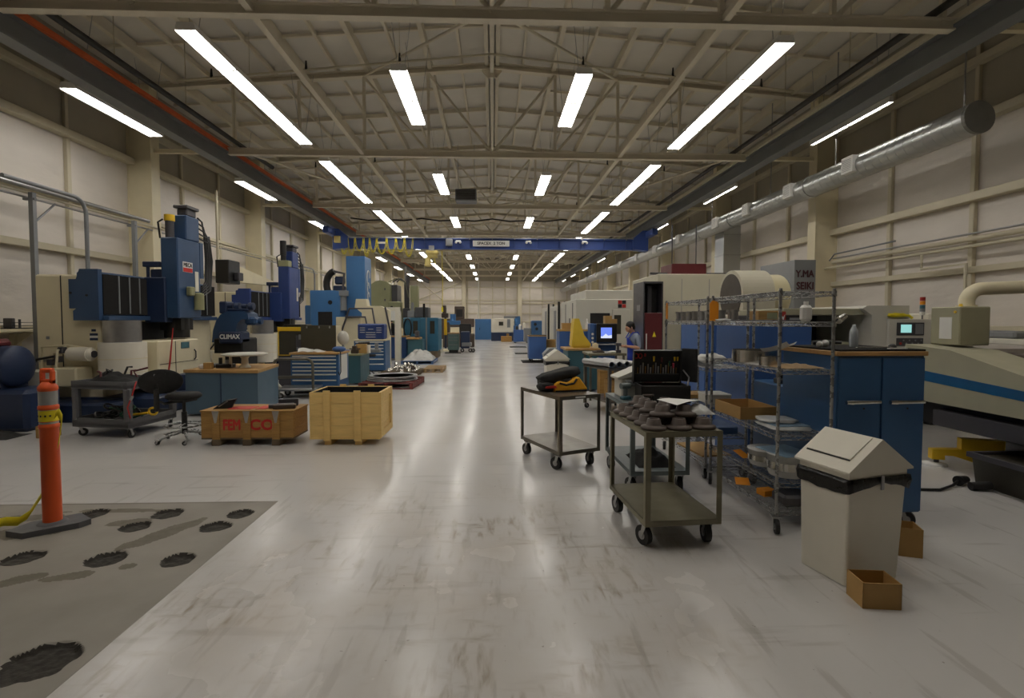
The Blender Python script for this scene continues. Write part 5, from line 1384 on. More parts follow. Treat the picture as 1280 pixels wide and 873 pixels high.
# ---- chrome wire racks
def wire_shelf(mb, w, l):
    for z in (0, -.03):
        mb.tube([(0, 0, z), (w, 0, z), (w, l, z), (0, l, z)], .004, 5, closed=True)
    def zig(p, q, n):
        p = Vector(p); q = Vector(q); pts = []
        for i in range(n+1): v = p.lerp(q, i/n); pts.append((v.x, v.y, -.004 if i % 2 else -.028))
        mb.tube(pts, .0025, 4)
    zig((0, 0, 0), (0, l, 0), int(l/.04)); zig((w, 0, 0), (w, l, 0), int(l/.04)); zig((0, 0, 0), (w, 0, 0), int(w/.04)); zig((0, l, 0), (w, l, 0), int(w/.04))
    y = .025
    while y < l: mb.tube([(0, y, .003), (w, y, .003)], .002, 4); y += .03
    for x in (w/3, 2*w/3): mb.tube([(x, 0, -.003), (x, l, -.003)], .004, 5)
SHELF = None
def rack(label, loc, l, zs, top):
    t = thing('wire_rack', label, 'shelving', loc)
    w = .42
    for x, y in ((0, 0), (w, 0), (0, l), (w, l)):
        g = MB(); g.cyl((x, y, .13), (x, y, top), .0127, n=12); g.lathe([(.0127, top), (.011, top+.006), (0, top+.007)], x, y, 12)
        g.build('post', M['chrome'], t)
        for z in zs:
            g = MB(); g.cyl((x, y, z-.035), (x, y, z+.008), .02, .017, n=12); g.build('collar', M['blackp'] if False else M['chrome'], t)
    first = None
    for z in zs:
        if first is None:
            g = MB(); wire_shelf(g, w, l); first = g.build('wire_shelf', M['chrome'], t); first.location = (0, 0, z)
        else:
            c = first.copy(); C.objects.link(c); c.location = (0, 0, z)
    caster(t, [(0, 0, .13, 4.4 if loc[1] < 5 else 1.4), (w, 0, .13, 4.6 if loc[1] < 5 else 1.7), (0, l, .13, 4.3), (w, l, .13, 4.7)], .055, .03)
    return t
R1 = (2.2, 3.84, 0); R2 = (2.2, 5.16, 0)
rack('chrome wire rack on casters behind the cream bin', R1, 1.2, [.16, .38, .75, 1.26, 1.63, 1.865], 1.885)
rack('chrome wire rack on casters behind the open black tool case', R2, 1.25, [.16, .45, .75, 1.15, 1.63, 1.865], 1.885)
def put(name, label, cat, loc, rz, m, fn, group=None):
    g = MB(); fn(g); return tag(g.build(name, M[m] if isinstance(m, str) else m, None, loc, rz), label, cat, group)
# rack contents
Z = .007
put('orange_tag', 'orange paper tag tied on the post between the two wire racks', 'tag', (2.19, 4.99, 1.64), 0, 'orangetag', lambda g: g.prism([(-.045, 0), (.045, 0), (.045, .17), (.02, .2), (-.02, .2), (-.045, .17)], -.0015, .0015, 'y'))
put('orange_tag', 'orange paper tag on the outermost post of the wire rack beyond the tool case', 'tag', (2.18, 6.33, 1.66), .9, 'orangetag', lambda g: g.prism([(-.035, 0), (.035, 0), (.035, .17), (.015, .2), (-.015, .2), (-.035, .17)], -.0015, .0015, 'y'))
t = thing('clip_lamp', 'small silver clip lamp on the rear post of the wire rack behind the bin', 'lamp', (2.65, 3.8, 1.66), .4)
g = MB(); g.M = Matrix.Rotation(.35, 4, 'Y'); g.cyl((0, -.0, -.03), (.0, -.0, .05), .026, .02, n=16); g.M = Matrix.Translation((.0, 0, 0)) @ Matrix.Rotation(1.15, 4, 'Y'); g.v = []; g.f = []; g.mi = []; g.sm = []
g.cyl((0, 0, -.035), (0, 0, .05), .028, .022, n=18); g.build('lamp_head', M['shiny'], t)
g = MB(); g.cyl((-.03, 0, 0), (-.03, .02, -.02), .008, n=8); g.build('clip', M['blackp'], t)
put('white_jug', 'white plastic jug with red cap on the upper shelf of the rack behind the bin', 'jug', (2.5, 4.0, 1.63+Z), .2, 'paper', lambda g: (g.box(-.045, .045, -.035, .035, 0, .13, 0, .02), g.cyl((0, 0, .12), (0, 0, .16), .018)))
put('dark_plate', 'long thin dark plate on the upper shelf of the rack behind the bin', 'plate', (2.33, 4.45, 1.63+Z), 0, 'charcoal', lambda g: g.box(-.08, .16, -.42, .45, 0, .012, 0, .003))
put('bubble_bag', 'crumpled pale bag hanging over the front shelf edge between the two racks', 'bag', (2.22, 4.95, 1.63+Z), 0, 'plasticw', lambda g: lump(g, 0, -.1, .01, .05, .12, .014, 2.4, 3, .3))
proto = None
for k in range(13):
    y = 4.78+.118*k
    if abs(y-5.07) < .05: continue
    if proto is None:
        g = MB(); g.cyl((0, 0, 0), (0, 0, .02), .038, n=14); g.cyl((0, 0, .02), (0, 0, .09), .03, n=14); g.cyl((0, 0, .09), (0, 0, .11), .04, n=14); proto = g.build('grey_spool', M['steel']); o = proto
    else: o = proto.copy(); C.objects.link(o)
    o.location = (2.3+.02*math.sin(k*2.), y, 1.63+Z)
    tag(o, 'small grey metal spool in the row on the upper rack shelves', 'metal part', 'grey metal spools on the upper rack shelves')
put('ring_hoop', 'wide bright metal ring on the middle shelf of the rack behind the bin', 'ring', (2.4, 4.6, 1.26+Z), 0, 'shiny', lambda g: g.ring((0, 0, 0), (0, 0, .11), .19, .183, 48))
put('ring_hoop', 'small bright metal ring before the wide one on the rack behind the bin', 'ring', (2.33, 4.22, 1.26+Z), 0, 'shiny', lambda g: g.ring((0, 0, 0), (0, 0, .075), .08, .074, 32))
put('plastic_scoop', 'curved clear plastic scoop leaning on the small bright ring', 'scoop', (2.33, 4.15, 1.34+Z), .2, 'plasticw', lambda g: g.grid(lambda u, v: (-.02+.1*v, -.16+.3*u, .03+.07*(1-u)**1.6+.03*(2*v-1)**2), 12, 8))
put('paper_stack', 'crumpled papers at the near end of the middle rack shelf', 'paper', (2.42, 4.0, 1.26+Z), .1, 'palletw', lambda g: g.grid(lambda u, v: (-.16+.34*u, -.12+.26*v, .004+.02*(math.sin(PI*u)*math.sin(PI*v))**.6*(1.2+noise.noise(Vector((u*7, v*7, 0))))), 16, 12))
put('white_sheet', 'white paper sheet under the bright rings on the middle rack shelf', 'paper', (2.36, 4.35, 1.26+Z-.002), .1, 'paper', lambda g: g.box(-.12, .12, -.2, .12, 0, .002))
carton('shallow brown cardboard tray on the rack shelf beside the olive cart', (2.38, 4.72, .75+Z), .02, .34, .5, .11, .006)
t = thing('bagged_parts', 'flat parts in clear bags stacked on the shelf behind the cream bin', 'bag', (2.41, 4.12, .75+Z))
g = MB(); lump(g, 0, 0, .02, .17, .2, .018, 3, 2, .15); g.build('bag', M['plasticw'], t); g = MB(); lump(g, -.02, .08, .055, .15, .14, .016, 3, 5, .2); g.build('bag', M['plasticw'], t)
g = MB(); g.box(-.14, .14, -.14, .16, .036, .042); g.build('blue_sheet', M['bluepaper'], t)
for i, (y, h, la) in enumerate(((4.05, .17, 'nearest the bin'), (4.36, .13, 'beside the orange tag'))):
    t = thing('clear_tub', f'round clear tub of metal parts on the low rack shelf {la}', 'tub', (2.4, y, .38+Z))
    g = MB(); g.lathe([(.13, 0), (.14, .02), (.15, h), (.155, h), (.155, h+.01), (0, h+.012)], n=28); g.build('tub_body', M['plasticw'], t)
    g = MB(); g.ring((0, 0, h*.35), (0, 0, h*.7), .152, .149, 28); g.build('metal_band', M['shiny'], t)
put('blue_sheet', 'pale blue plastic sheet lying on top of the clear tubs', 'sheet', (2.4, 4.1, .38+Z+.184), .2, 'bluepaper', lambda g: g.box(-.15, .15, -.2, .15, 0, .006))
put('orange_tag', 'orange card on the low rack shelf beside the clear tubs', 'tag', (2.3, 4.6, .38+Z), .4, 'orangetag', lambda g: g.grid(lambda u, v: (-.05+.1*u, -.06+.12*v, .002+.05*v), 4, 4))
put('orange_tag', 'orange card leaning at the bottom shelf edge nearest the olive cart', 'tag', (2.26, 4.5, .16+Z), -.3, 'orangetag', lambda g: g.grid(lambda u, v: (-.06+.12*u, -.05+.1*v, .002+.04*v), 4, 4))
put('orange_tag', 'orange card flat on the bottom rack shelf behind the leaning card', 'tag', (2.32, 4.2, .16+Z), .2, 'orangetag', lambda g: g.box(-.06, .06, -.05, .05, 0, .05, 0, .002))
put('dark_castings', 'dark metal block at the near end of the bottom rack shelf', 'casting', (2.42, 4.0, .16+Z), 0, 'charcoal', lambda g: (g.box(-.12, .12, -.1, .1, 0, .09, 0, .02)))
put('blue_tray', 'blue plastic tray on the low shelf of the rack behind the tool case', 'tray', (2.4, 5.4, .45+Z), 0, 'bluep', lambda g: (g.box(-.16, .16, -.2, .2, 0, .08, 0, .01)))
put('white_carton', 'white carton on the shelf behind the tool case', 'box', (2.4, 5.45, .75+Z), 0, 'whitem', lambda g: (g.box(-.12, .12, -.16, .12, 0, .1, 0, .004), g.box(-.125, .125, -.165, .125, .085, .105, 0, .004)))
put('flat_carton', 'flat brown carton on the shelf behind the tool case lid', 'box', (2.36, 5.85, .75+Z), .1, 'cardboard', lambda g: g.box(-.15, .15, -.14, .14, 0, .045, 0, .003))
put('grey_tray', 'long grey metal tray just above the open tool case', 'tray', (2.32, 5.95, 1.15+Z), 0, 'steel', lambda g: (g.box(-.1, .22, -.3, .25, 0, .05, 0, .004), g.box(-.11, .23, -.31, .26, .045, .055)))
put('rag_bundle', 'white rag bundle on the shelf behind the tool case', 'rag', (2.36, 5.42, 1.15+Z), 0, 'paper', lambda g: lump(g, 0, 0, .075, .13, .14, .055, 2.3, 8, .25))
put('cardboard_sheet', 'brown cardboard sheet with plastic on the bottom shelf beyond the olive cart', 'cardboard', (2.4, 5.7, .16+Z), .1, 'cardboard', lambda g: g.box(-.17, .17, -.3, .3, 0, .02, 0, .003))

# ---- blue wheeled cabinets
def blue_cabinet(label, x0, x1, y0, y1, zb, zt, m, top=None, doors=False, handles=False):
    t = thing('tool_cabinet', label, 'cabinet', (x0, y0, 0))
    w, d = x1-x0, y1-y0
    g = MB(); g.box(0, w, 0, d, zb, zt, 0, .006); b = g.build('cabinet_body', M[m], t)
    if doors:
        for i in range(2):
            g = MB(); g.box(.01+i*w/2, w/2-.005+i*w/2, -.014, 0, zb+.015, zt-.015, 0, .004); dr = g.build('door', M[m], t)
            if handles:
                hx = w*.16+i*w*.5
                g = MB(); g.tube([(hx, -.03, 1.01), (hx+.21, -.045, 1.015)], [.018, .013], 9); g.cyl((hx-.05, -.03, 1.01), (hx, -.03, 1.01), .016, .02, n=10); g.box(hx+.02, hx+.06, -.03, -.014, 1.0, 1.025); g.build('handle', M['shiny'], dr)
                g = MB(); g.cyl((hx+.1, -.016, .96), (hx+.1, -.012, .96), .008, n=8); g.build('lock', M['blackp'], dr)
    if top:
        g = MB(); g.box(-.015, w+.015, -.02, d+.01, zt, zt+.035, 0, .004); g.build('wood_top', M['wood'], t)
        g = MB(); g.box(.02, w+.01, -.0, d, zt+.035, zt+.05, 0, .003); g.build('rubber_pad', M['matrub'], t)
    if zb > .08:
        caster(t, [(.08, .08, zb, .4), (w-.08, .08, zb, 5.6), (.08, d-.08, zb, 1), (w-.08, d-.08, zb, 2)], .058, .045)
    return t
blue_cabinet('tall blue wheeled cabinet with wooden top behind the cream bin', 2.67, 3.37, 3.86, 4.6, .13, 1.37, 'cab', True, True, True)
put('water_bottle', 'clear water bottle standing on the blue cabinet with the wooden top', 'bottle', (3.08, 4.25, 1.42), 0, mat('clear bottle plastic', S(190, 196, 200), .12), lambda g: g.lathe([(.03, 0), (.033, .01), (.033, .12), (.03, .14), (.014, .17), (.013, .19), (0, .19)], n=18))
put('wrench', 'steel wrench lying across the dark pad on the blue cabinet', 'wrench', (3.1, 4.05, 1.42), .1, 'shiny', lambda g: (g.box(-.16, .14, -.012, .012, 0, .01, 0, .003), g.cyl((.15, 0, 0), (.15, 0, .012), .025, n=8)))
put('steel_rule', 'bright steel bar at the front of the dark pad on the blue cabinet', 'bar', (3.22, 3.93, 1.42), .02, 'paper', lambda g: g.box(-.09, .06, -.012, .012, 0, .008))
put('ear_defenders', 'white ear defenders on the aisle end of the blue cabinet top', 'ear defenders', (2.78, 4.2, 1.42), .3, 'paper', lambda g: (g.ball((-.04, 0, .025), .026), g.ball((.05, .02, .03), .03), g.tube([(-.04, 0, .03), (0, .05, .02), (.05, .02, .03)], .006, 5)))
put('hand_grinder', 'black hand tool beside the ear defenders on the blue cabinet', 'hand tool', (2.95, 4.42, 1.42), -.4, 'blackp', lambda g: (g.cyl((-.1, 0, .025), (.06, 0, .03), .02, n=12), g.cyl((.06, 0, .03), (.12, 0, .03), .014, n=10)))
put('black_puck', 'small black round knob at the wall end of the blue cabinet top', 'knob', (3.3, 4.1, 1.42), 0, 'blackp', lambda g: g.lathe([(.03, 0), (.03, .015), (.015, .03), (0, .032)], n=14))
t = blue_cabinet('low blue cabinet between the near wire rack and the tall ones', 2.74, 3.3, 4.7, 5.3, .0, 1.02, 'cab', False, True)
put('black_fixture', 'small black fixture standing on the low blue cabinet', 'fixture', (2.9, 4.95, 1.02), 0, 'blackp', lambda g: (g.box(-.09, .09, -.06, .06, 0, .05, 0, .01), g.box(-.08, -.03, -.04, .04, .05, .1, 0, .01), g.box(.03, .08, -.04, .04, .05, .1, 0, .01)))
blue_cabinet('tall blue cabinet standing behind the middle of the wire racks', 2.8, 3.48, 5.46, 6.3, .0, 1.6, 'cab2', False, True)
blue_cabinet('tall blue cabinet furthest down the row behind the wire racks', 2.95, 3.6, 7.0, 7.9, .0, 1.6, 'cab2', False, True)
t = thing('parts_box', 'brown and yellow carton with red square on the tall blue cabinet', 'box', (3.1, 5.75, 1.6), .05)
g = MB(); g.box(-.12, .2, -.1, .12, 0, .15, 0, .004); g.build('box_body', M['woodold'], t)
g = MB(); g.box(-.02, .1, -.104, -.1, .06, .13); g.build('pale_label', M['olive'], t); g = MB(); g.box(.13, .2, -.104, -.1, .02, .14); rl = g.build('red_label', M['red'], t)
g = MB(); g.prism([(.145, .1), (.165, .05), (.175, .05), (.19, .11), (.17, .08)], -.106, -.104, 'y'); g.build('white_mark', M['whiteink'], rl)

# ---- floor things at the wall side
mb = MB(); mb.tube([(3.45, 4.8, .02), (3.9, 4.75, .015), (4.3, 4.7, .015), (4.5, 4.78, .03), (4.62, 4.85, .05)], .014, 7)
o = tag(mb.build('extension_cable', M['blackp']), 'black power cord on the floor running under the blue wheeled cabinet', 'cord')
g = MB(); g.cyl((4.62, 4.85, .05), (4.75, 4.9, .05), .05, .035, n=14); g.cyl((4.62, 4.72, .04), (4.8, 4.7, .05), .04, n=12); g.build('plug', M['rubber'], o)
t = thing('chip_hopper', 'dark steel chip hopper on the floor at the edge beside the black plug', 'hopper', (5.3, 4.35, 0), .0)
g = MB(); g.prism([(-.45, 0), (.6, 0), (.6, .3), (-.5, .3)], -.6, .55, 'y'); g.build('hopper_body', mat('dark olive hopper steel', S(54, 50, 38), .5), t)
g = MB(); g.box(-.52, .62, -.62, -.58, .28, .33); g.box(-.52, .62, .53, .57, .28, .33); g.box(-.54, -.5, -.62, .57, .28, .33); g.build('rim', M['charcoal'], t)
t = thing('machine_jack', 'yellow steel jack leg on the floor beneath the cream lathe', 'jack', (5.3, 5.5, 0), -.35)
g = MB(); g.prism([(-.32, .18), (-.05, .2), (-.05, .32), (.34, .32), (.34, .02), (.2, .02), (-.12, .12), (-.2, .12), (-.2, .07), (-.32, .07)], -.05, .05, 'y'); g.build('jack_body', M['yellow'], t)
g = MB(); g.cyl((-.26, 0, .03), (-.26, 0, .08), .025); g.build('foot_screw', M['charcoal'], t)
g = MB(); g.lathe([(.12, 0), (.12, .015), (.05, .03), (0, .03)], -.28, 0, 16); g.build('foot_pad', M['paper'], t)
g = MB(); g.box(.06, .26, -.053, -.05, .11, .14); g.build('slot', M['charcoal'], t)

# ---- cream lathe with blue stripe along the wall
t = thing('bed_lathe', 'cream bed lathe with a blue stripe and a pipe from its tall box', 'machine tool', (4.95, 4.0, 0))
g = MB(); g.prism([(1.95, 1.36), (1.35, 1.32), (.6, 1.13), (-.6, .98), (-1.6, .92), (-1.6, .72), (1.95, .72)], 0, .55, 'x'); g.build('bed_cover', mat('vignette darkened cream paint', S(166, 162, 138), .45, var=.05), t)  # cream of the cover darkened: vignette falloff put into the paint colour
g = MB(); g.prism([(1.95, .97), (1.95, 1.09), (.6, .985), (-1.6, .84), (-1.6, .75), (.6, .89)], -.004, 0, 'x'); g.build('blue_stripe', mat('mid blue stripe paint', S(20, 84, 128), .4), t)
g = MB(); g.box(.15, 1.5, -1.6, 1.9, .45, .72); g.build('chip_tray', M['darkint'], t)
g = MB(); g.box(.05, 1.0, -.3, 1.6, .46, .64, 0, .01); tr = g.build('coolant_drawer', M['charcoal'], t)
text('lettering', 'HPM', .08, (.118, 1.2, .53), (PI/2, 0, -PI/2), M['bluepaper'], tr, bold=.003) if False else None
g = MB(); g.box(1.15, 1.6, -1.4, 1.9, 0, .46, 0, .02); g.build('base', M['charcoal'], t)
g = MB(); g.box(.55, 1.6, -1.6, 1.95, .72, 1.3, 0, .02); g.build('slide_bed', M['castiron'], t)
g = MB(); g.box(.3, .66, 1.56, 1.95, 1.36, 1.8, 0, .012); hb = g.build('headstock_box', mat('olive cream box paint', S(160, 156, 128), .45, var=.05), t)
g = MB(); g.box(.296, .3, 1.66, 1.82, 1.43, 1.68); g.build('notice_sheet', M['paper'], hb)
g = MB(); g.lathe([(.02, 0), (.015, .03), (0, .032)], .34, 1.6, 10, cz=1.8); g.cyl((.3, 1.62, 1.74), (.29, 1.62, 1.74), .015); g.build('yellow_button', M['yellow'], hb)
g = MB(); g.box(.66, .7, 1.6, 1.72, 1.42, 1.6, 0, .01); g.build('switch_box', M['skyblue'], hb)
pts = [(.55, 1.75, 1.8), (.55, 1.75, 1.87)]+[(.55+.16-.16*math.cos(a), 1.75-.02*a, 1.87+.14*math.sin(a)) for a in [j*PI/14 for j in range(1, 8)]]+[(3.6, 1.5, 2.12)]
g = MB(); g.tube(pts, .075, 12); g.ring((.55, 1.75, 1.8), (.55, 1.75, 1.82), .1, .07, 18); g.build('exhaust_pipe', M['cream'], t)
g = MB(); g.box(1.1, 1.6, -1.2, .9, 1.36, 1.52, 0, .01); g.build('tool_shelf', M['castiron'], t)
g = MB(); g.cyl((.9, .9, 1.36), (1.4, .9, 1.36), .2, n=20); g.build('chuck_cover', M['blackp'], t)
t = thing('wall_bench', 'cream bench along the wall behind the bed lathe holding small machines', 'bench', (8.2, 8.0, 0))
g = MB(); g.box(-.5, .5, -1.6, 1.2, 1.28, 1.36, 0, .01); g.build('bench_top', M['creamw'], t)
part(t, 'leg', M['creamw'], lambda g: g.box(-.05, .05, -.05, .05, 0, 1.28), (-.42, -1.5, 0), (-.42, 1.1, 0), (.42, -1.5, 0), (.42, 1.1, 0))
for i, (y, la) in enumerate(((7.2, 'small grey bench press on the cream wall bench'), (7.7, 'row of grey parts beside the press on the cream wall bench'), (6.8, 'brown square fixture on the cream wall bench'))):
    put(['bench_press', 'grey_parts', 'square_fixture'][i], la, ['press', 'parts', 'fixture'][i], (8.0, y, 1.36), 0, ['charcoal', 'greym', 'castiron'][i], [lambda g: (g.box(-.1, .1, -.1, .1, 0, .05), g.cyl((0, 0, .05), (0, 0, .4), .04), g.box(-.06, .06, -.06, .06, .28, .42, 0, .02)), lambda g: g.box(-.1, .1, -.25, .25, 0, .12, 0, .03), lambda g: (g.box(-.12, .12, -.12, -.06, 0, .4, 0, .01), g.box(-.12, .12, .06, .12, 0, .4, 0, .01), g.box(-.12, .12, -.12, .12, .34, .42, 0, .01))][i])

# ---- lathe with the control panel
GW = 'vignette darkened cream paint'
t = thing('cnc_lathe', 'dark mouthed cream lathe with a lit control panel behind the blue cabinet', 'machine tool', (4.35, 7.4, 0))
CN = M['whitem']
g = MB(); g.box(0, 2.4, .3, 1.8, .0, 1.3, 0, .02); g.build('bed', MATS[GW], t)
g = MB(); g.box(.0, 1.25, .1, 1.5, 1.72, 1.82, 0, .01); g.build('top_beam', MATS[GW], t)
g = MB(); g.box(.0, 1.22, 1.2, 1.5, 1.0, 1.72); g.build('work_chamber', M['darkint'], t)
g = MB(); g.box(-.35, .32, -.02, .9, 1.0, 1.72, 0, .01); sp = g.build('carriage_door', M['darkint'], t)
g = MB(); g.box(.02, .26, -.03, -.02, 1.56, 1.68); g.build('plate', M['greym'], sp)
g = MB(); g.prism([(1.14, 1.82), (1.28, 1.72), (1.28, .9), (2.3, .9), (2.3, 1.62), (1.85, 1.62), (1.85, 1.86), (1.2, 1.86)], 0, 1.5, 'y'); hs = g.build('headstock_cover', CN, t)
g = MB(); g.box(1.5, 2.22, -.05, 0, .95, 1.66, 0, .01); cp = g.build('control_panel', CN, t)
g = MB(); g.box(1.62, 2.04, -.06, -.05, 1.42, 1.61, 0, .004); sc_ = g.build('display_bezel', M['charcoal'], cp)
g = MB(); g.box(1.68, 1.84, -.064, -.06, 1.46, 1.58); g.build('display', SCREENC, sc_)
g = MB(); g.box(1.9, 2.02, -.064, -.06, 1.44, 1.59); g.build('keypad', M['greym'], sc_)
g = MB(); g.box(1.62, 2.03, -.06, -.05, 1.26, 1.38, 0, .004); kp = g.build('key_panel', M['charcoal'], cp)
for i in range(8):
    g = MB(); g.cyl((1.68+i*.045, -.066, 1.3+.045*(i % 2)), (1.68+i*.045, -.06, 1.3+.045*(i % 2)), .012 if i else .02, n=8); g.build('button', M['red'] if i == 0 else M['greym'], kp)
g = MB(); g.box(2.25, 2.4, .1, .8, .95, 1.75, 0, .02); g.build('side_cover', M['creamw'], t)
for i, (m, z) in enumerate((('paper', 1.72), ('greym', 1.77), ('teal', 1.82), ('orangetag', 1.88), ('red', 1.94))):
    g = MB(); g.cyl((2.18, .15, z-.0), (2.18, .15, z+.055), .035, n=14); g.build('stack_light_lens', M[m], t)
g = MB(); g.cyl((2.18, .15, 1.62), (2.18, .15, 1.73), .012); g.build('stack_light_stem', M['steel'], t)
put('rubber_gloves', 'yellow rubber gloves draped on the lathe control panel top', 'gloves', (6.0, 7.38, 1.69), 0, 'tape', lambda g: (lump(g, 0, 0, .03, .14, .05, .03, 2.2, 6, .4), g.tube([(.05, -.03, .03), (.14, -.05, .02), (.17, -.08, -.02)], .02, 6)))
put('carton', 'brown open carton beside the stack light on the dark mouthed lathe', 'box', (6.4, 8.0, 1.63), 0, 'cardboard', lambda g: (g.box(-.15, .15, -.1, .1, 0, .12, 0, .003), g.prism([(-.15, .12), (.15, .12), (.1, .17), (-.12, .17)], -.1, -.095, 'y')))
t = thing('computer_terminal', 'dark terminal with a blue strip beside the lathe control panel', 'terminal', (6.95, 7.7, 0))
g = MB(); g.box(-.1, .35, 0, .4, 0, 1.45, 0, .01); g.build('terminal_body', M['darkint'], t); g = MB(); g.box(-.05, .32, -.01, 0, 1.2, 1.22); g.build('blue_strip', SCREENB, t)

# ---- machine with the hood
t = thing('turning_machine', 'cream turning machine with round hood and grey box with maroon letters', 'machine tool', (4.4, 9.3, 0))
g = MB(); g.box(0, 3.0, .3, 2.2, 0, 1.75, 0, .02); g.build('body', M['whitem'], t)
g = MB(); g.prism([(-.35, .6), (.9, .6), (.9, 1.45), (.72, 1.68), (-.35, 1.68)], .0, .4, 'y'); g.build('sliding_door', M['whitem'], t)
NS = 32
def arch(g, x0, x1, r, zc, yc, zb):
    pts = [(yc+r, zb)]+[(yc+r*math.cos(a), zc+r*math.sin(a)) for a in [j*PI/20 for j in range(21)]]+[(yc-r, zb)]
    g.prism(pts, x0, x1, 'x')
g = MB(); arch(g, .2, .8, .5, 2.1, .45, 1.75); hd = g.build('round_hood', mat('pale cream hood paint', S(206, 200, 180), .45, var=.04), t)
g = MB(); g.cyl((.185, .45, 2.1), (.199, .45, 2.1), .43, n=36, smooth=False); g.build('hood_opening', mat('grey brown hood lining', S(88, 82, 74), .5, .1, var=.25, scale=3), hd)
g = MB(); g.cyl((.8, .45, 2.1), (1.1, .45, 2.1), .42, n=36); g.ball((1.1, .45, 2.1), .42, 0, 24, 12, (.4, 1, 1)); g.box(.8, 1.1, .1, .8, 1.75, 2.1); g.build('chuck_housing', M['cream_cone'], t)
g = MB(); g.prism([(1.6, 1.75), (2.03, 1.75), (2.03, 2.84), (1.6, 2.84)], .7, 2.0, 'y'); bx = g.build('grey_box', M['greym'], t)
text('lettering', 'Y.MA', .19, (1.81, .695, 2.56), (PI/2, 0, 0), M['redink'] if False else mat('dark maroon lettering', S(70, 24, 34), .5), bx, sx=.85, bold=.007)
text('lettering', 'SEIKI', .2, (1.82, .695, 2.32), (PI/2, 0, 0), MATS['dark maroon lettering'], bx, sx=.85, bold=.007)
g = MB(); g.box(1.0, 2.9, .05, .35, 1.62, 1.72, 0, .01); g.build('top_ledge', M['whitem'], t)
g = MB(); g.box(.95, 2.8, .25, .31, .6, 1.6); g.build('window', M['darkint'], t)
# ---- cream cabinet machine with maroon box
t = thing('enclosed_machine', 'large plain cream machine enclosure carrying a maroon box', 'machine tool', (3.85, 11.8, 0))
g = MB(); g.box(0, 2.4, 0, 2.2, 0, 2.72, 0, .02); e = g.build('enclosure', mat('pale cream enclosure', S(206, 200, 178), .45, var=.03), t)
for x in (.55, 1.2):
    g = MB(); g.box(x, x+.01, -.004, 0, .2, 2.6); g.build('panel_seam', M['greym'], e)
g = MB(); g.box(.45, 1.3, .4, 1.2, 2.72, 3.0, 0, .01); g.build('maroon_box', M['maroon'], t)
g = MB(); g.tube([(.0, .6, 2.78), (.45, .7, 2.78)], .03, 6); g.tube([(1.3, .7, 2.78), (1.9, .7, 2.78)], .03, 6); g.build('conduit', M['charcoal'], t)
for x in (.6, 1.2):
    g = MB(); g.tube([(x, .8, 3.0), (x, .8, 4.0)], .014, 6); g.build('cable_drop', M['charcoal'], t)
# ---- charcoal and maroon machine
t = thing('maroon_machine', 'tall charcoal machine with a maroon door and dark open bay', 'machine tool', (3.72, 12.9, 0))
t.location = (3.27, 11.0, 0); t.scale = (.6, 1, 1)
g = MB(); g.box(0, .04, 0, .8, 0, 2.48, 0, .005); g.box(.04, .72, .76, .8, 0, 2.48); g.box(.68, .72, 0, .76, 0, 2.48); g.box(0.04, .68, 0, .76, 2.44, 2.48); g.build('frame', M['charcoal'], t)
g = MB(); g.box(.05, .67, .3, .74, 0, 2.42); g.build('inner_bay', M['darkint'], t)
g = MB(); g.box(.05, .68, -.03, .3, .1, 1.8, 0, .01); d = g.build('maroon_door', M['maroon'], t)
g = MB(); g.prism([(.32, 1.28), (.46, 1.28), (.39, 1.4)], -.034, -.03, 'y'); g.build('warning_triangle', M['tape'], d)
g = MB(); g.box(.08, .12, -.05, -.03, .5, 1.35, 0, .005); g.build('handle', M['paper'], d)
g = MB(); g.box(-.004, 0, .25, .5, 1.85, 1.98); g.build('name_plate', M['greym'], t)
g = MB(); g.box(.25, .4, .2, .3, 1.8, 2.4); g.build('slide_rail', M['charcoal'], t)
# ---- white machining centres
t = thing('machining_center', 'large white machining centre with small red and black logo over its door', 'machine tool', (2.62, 16.0, 0))
g = MB(); g.box(0, 2.6, 0, 3.5, .1, 2.3, 0, .02); en = g.build('enclosure', M['whitem'], t)
g = MB(); g.box(.35, 2.6, .3, 3.4, 2.3, 2.6, 0, .02); g.build('upper_cover', M['whitem'], t)
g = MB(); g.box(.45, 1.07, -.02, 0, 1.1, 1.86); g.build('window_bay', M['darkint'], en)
g = MB(); g.box(1.15, 1.69, -.04, 0, .4, 1.98, 0, .01); d = g.build('door', M['whitem'], t)
g = MB(); g.box(1.2, 1.42, -.045, -.04, 1.2, 1.8, 0, .004); g.build('door_glass', M['glass'], d)
for i, (x, z, m) in enumerate(((1.33, 2.15, 'redink'), (1.46, 2.15, 'ink'), (1.33, 2.03, 'ink'), (1.46, 2.03, 'redink'))):
    g = MB(); g.box(x, x+.12, -.01, 0, z, z+.11); g.build('logo_square', M[m], en)
g = MB(); g.box(-.01, 0, .6, .7, .3, 2.2); g.box(-.01, 0, 2.2, 2.3, .3, 2.2); g.build('side_gap', M['charcoal'], en)
g = MB(); g.box(-.02, 0, 1.2, 1.3, 1.2, 1.7); g.build('side_handle', M['blackp'], en)
g = MB(); g.box(0, 2.6, .1, 3.4, 0, .1); g.build('plinth', M['charcoal'], t)
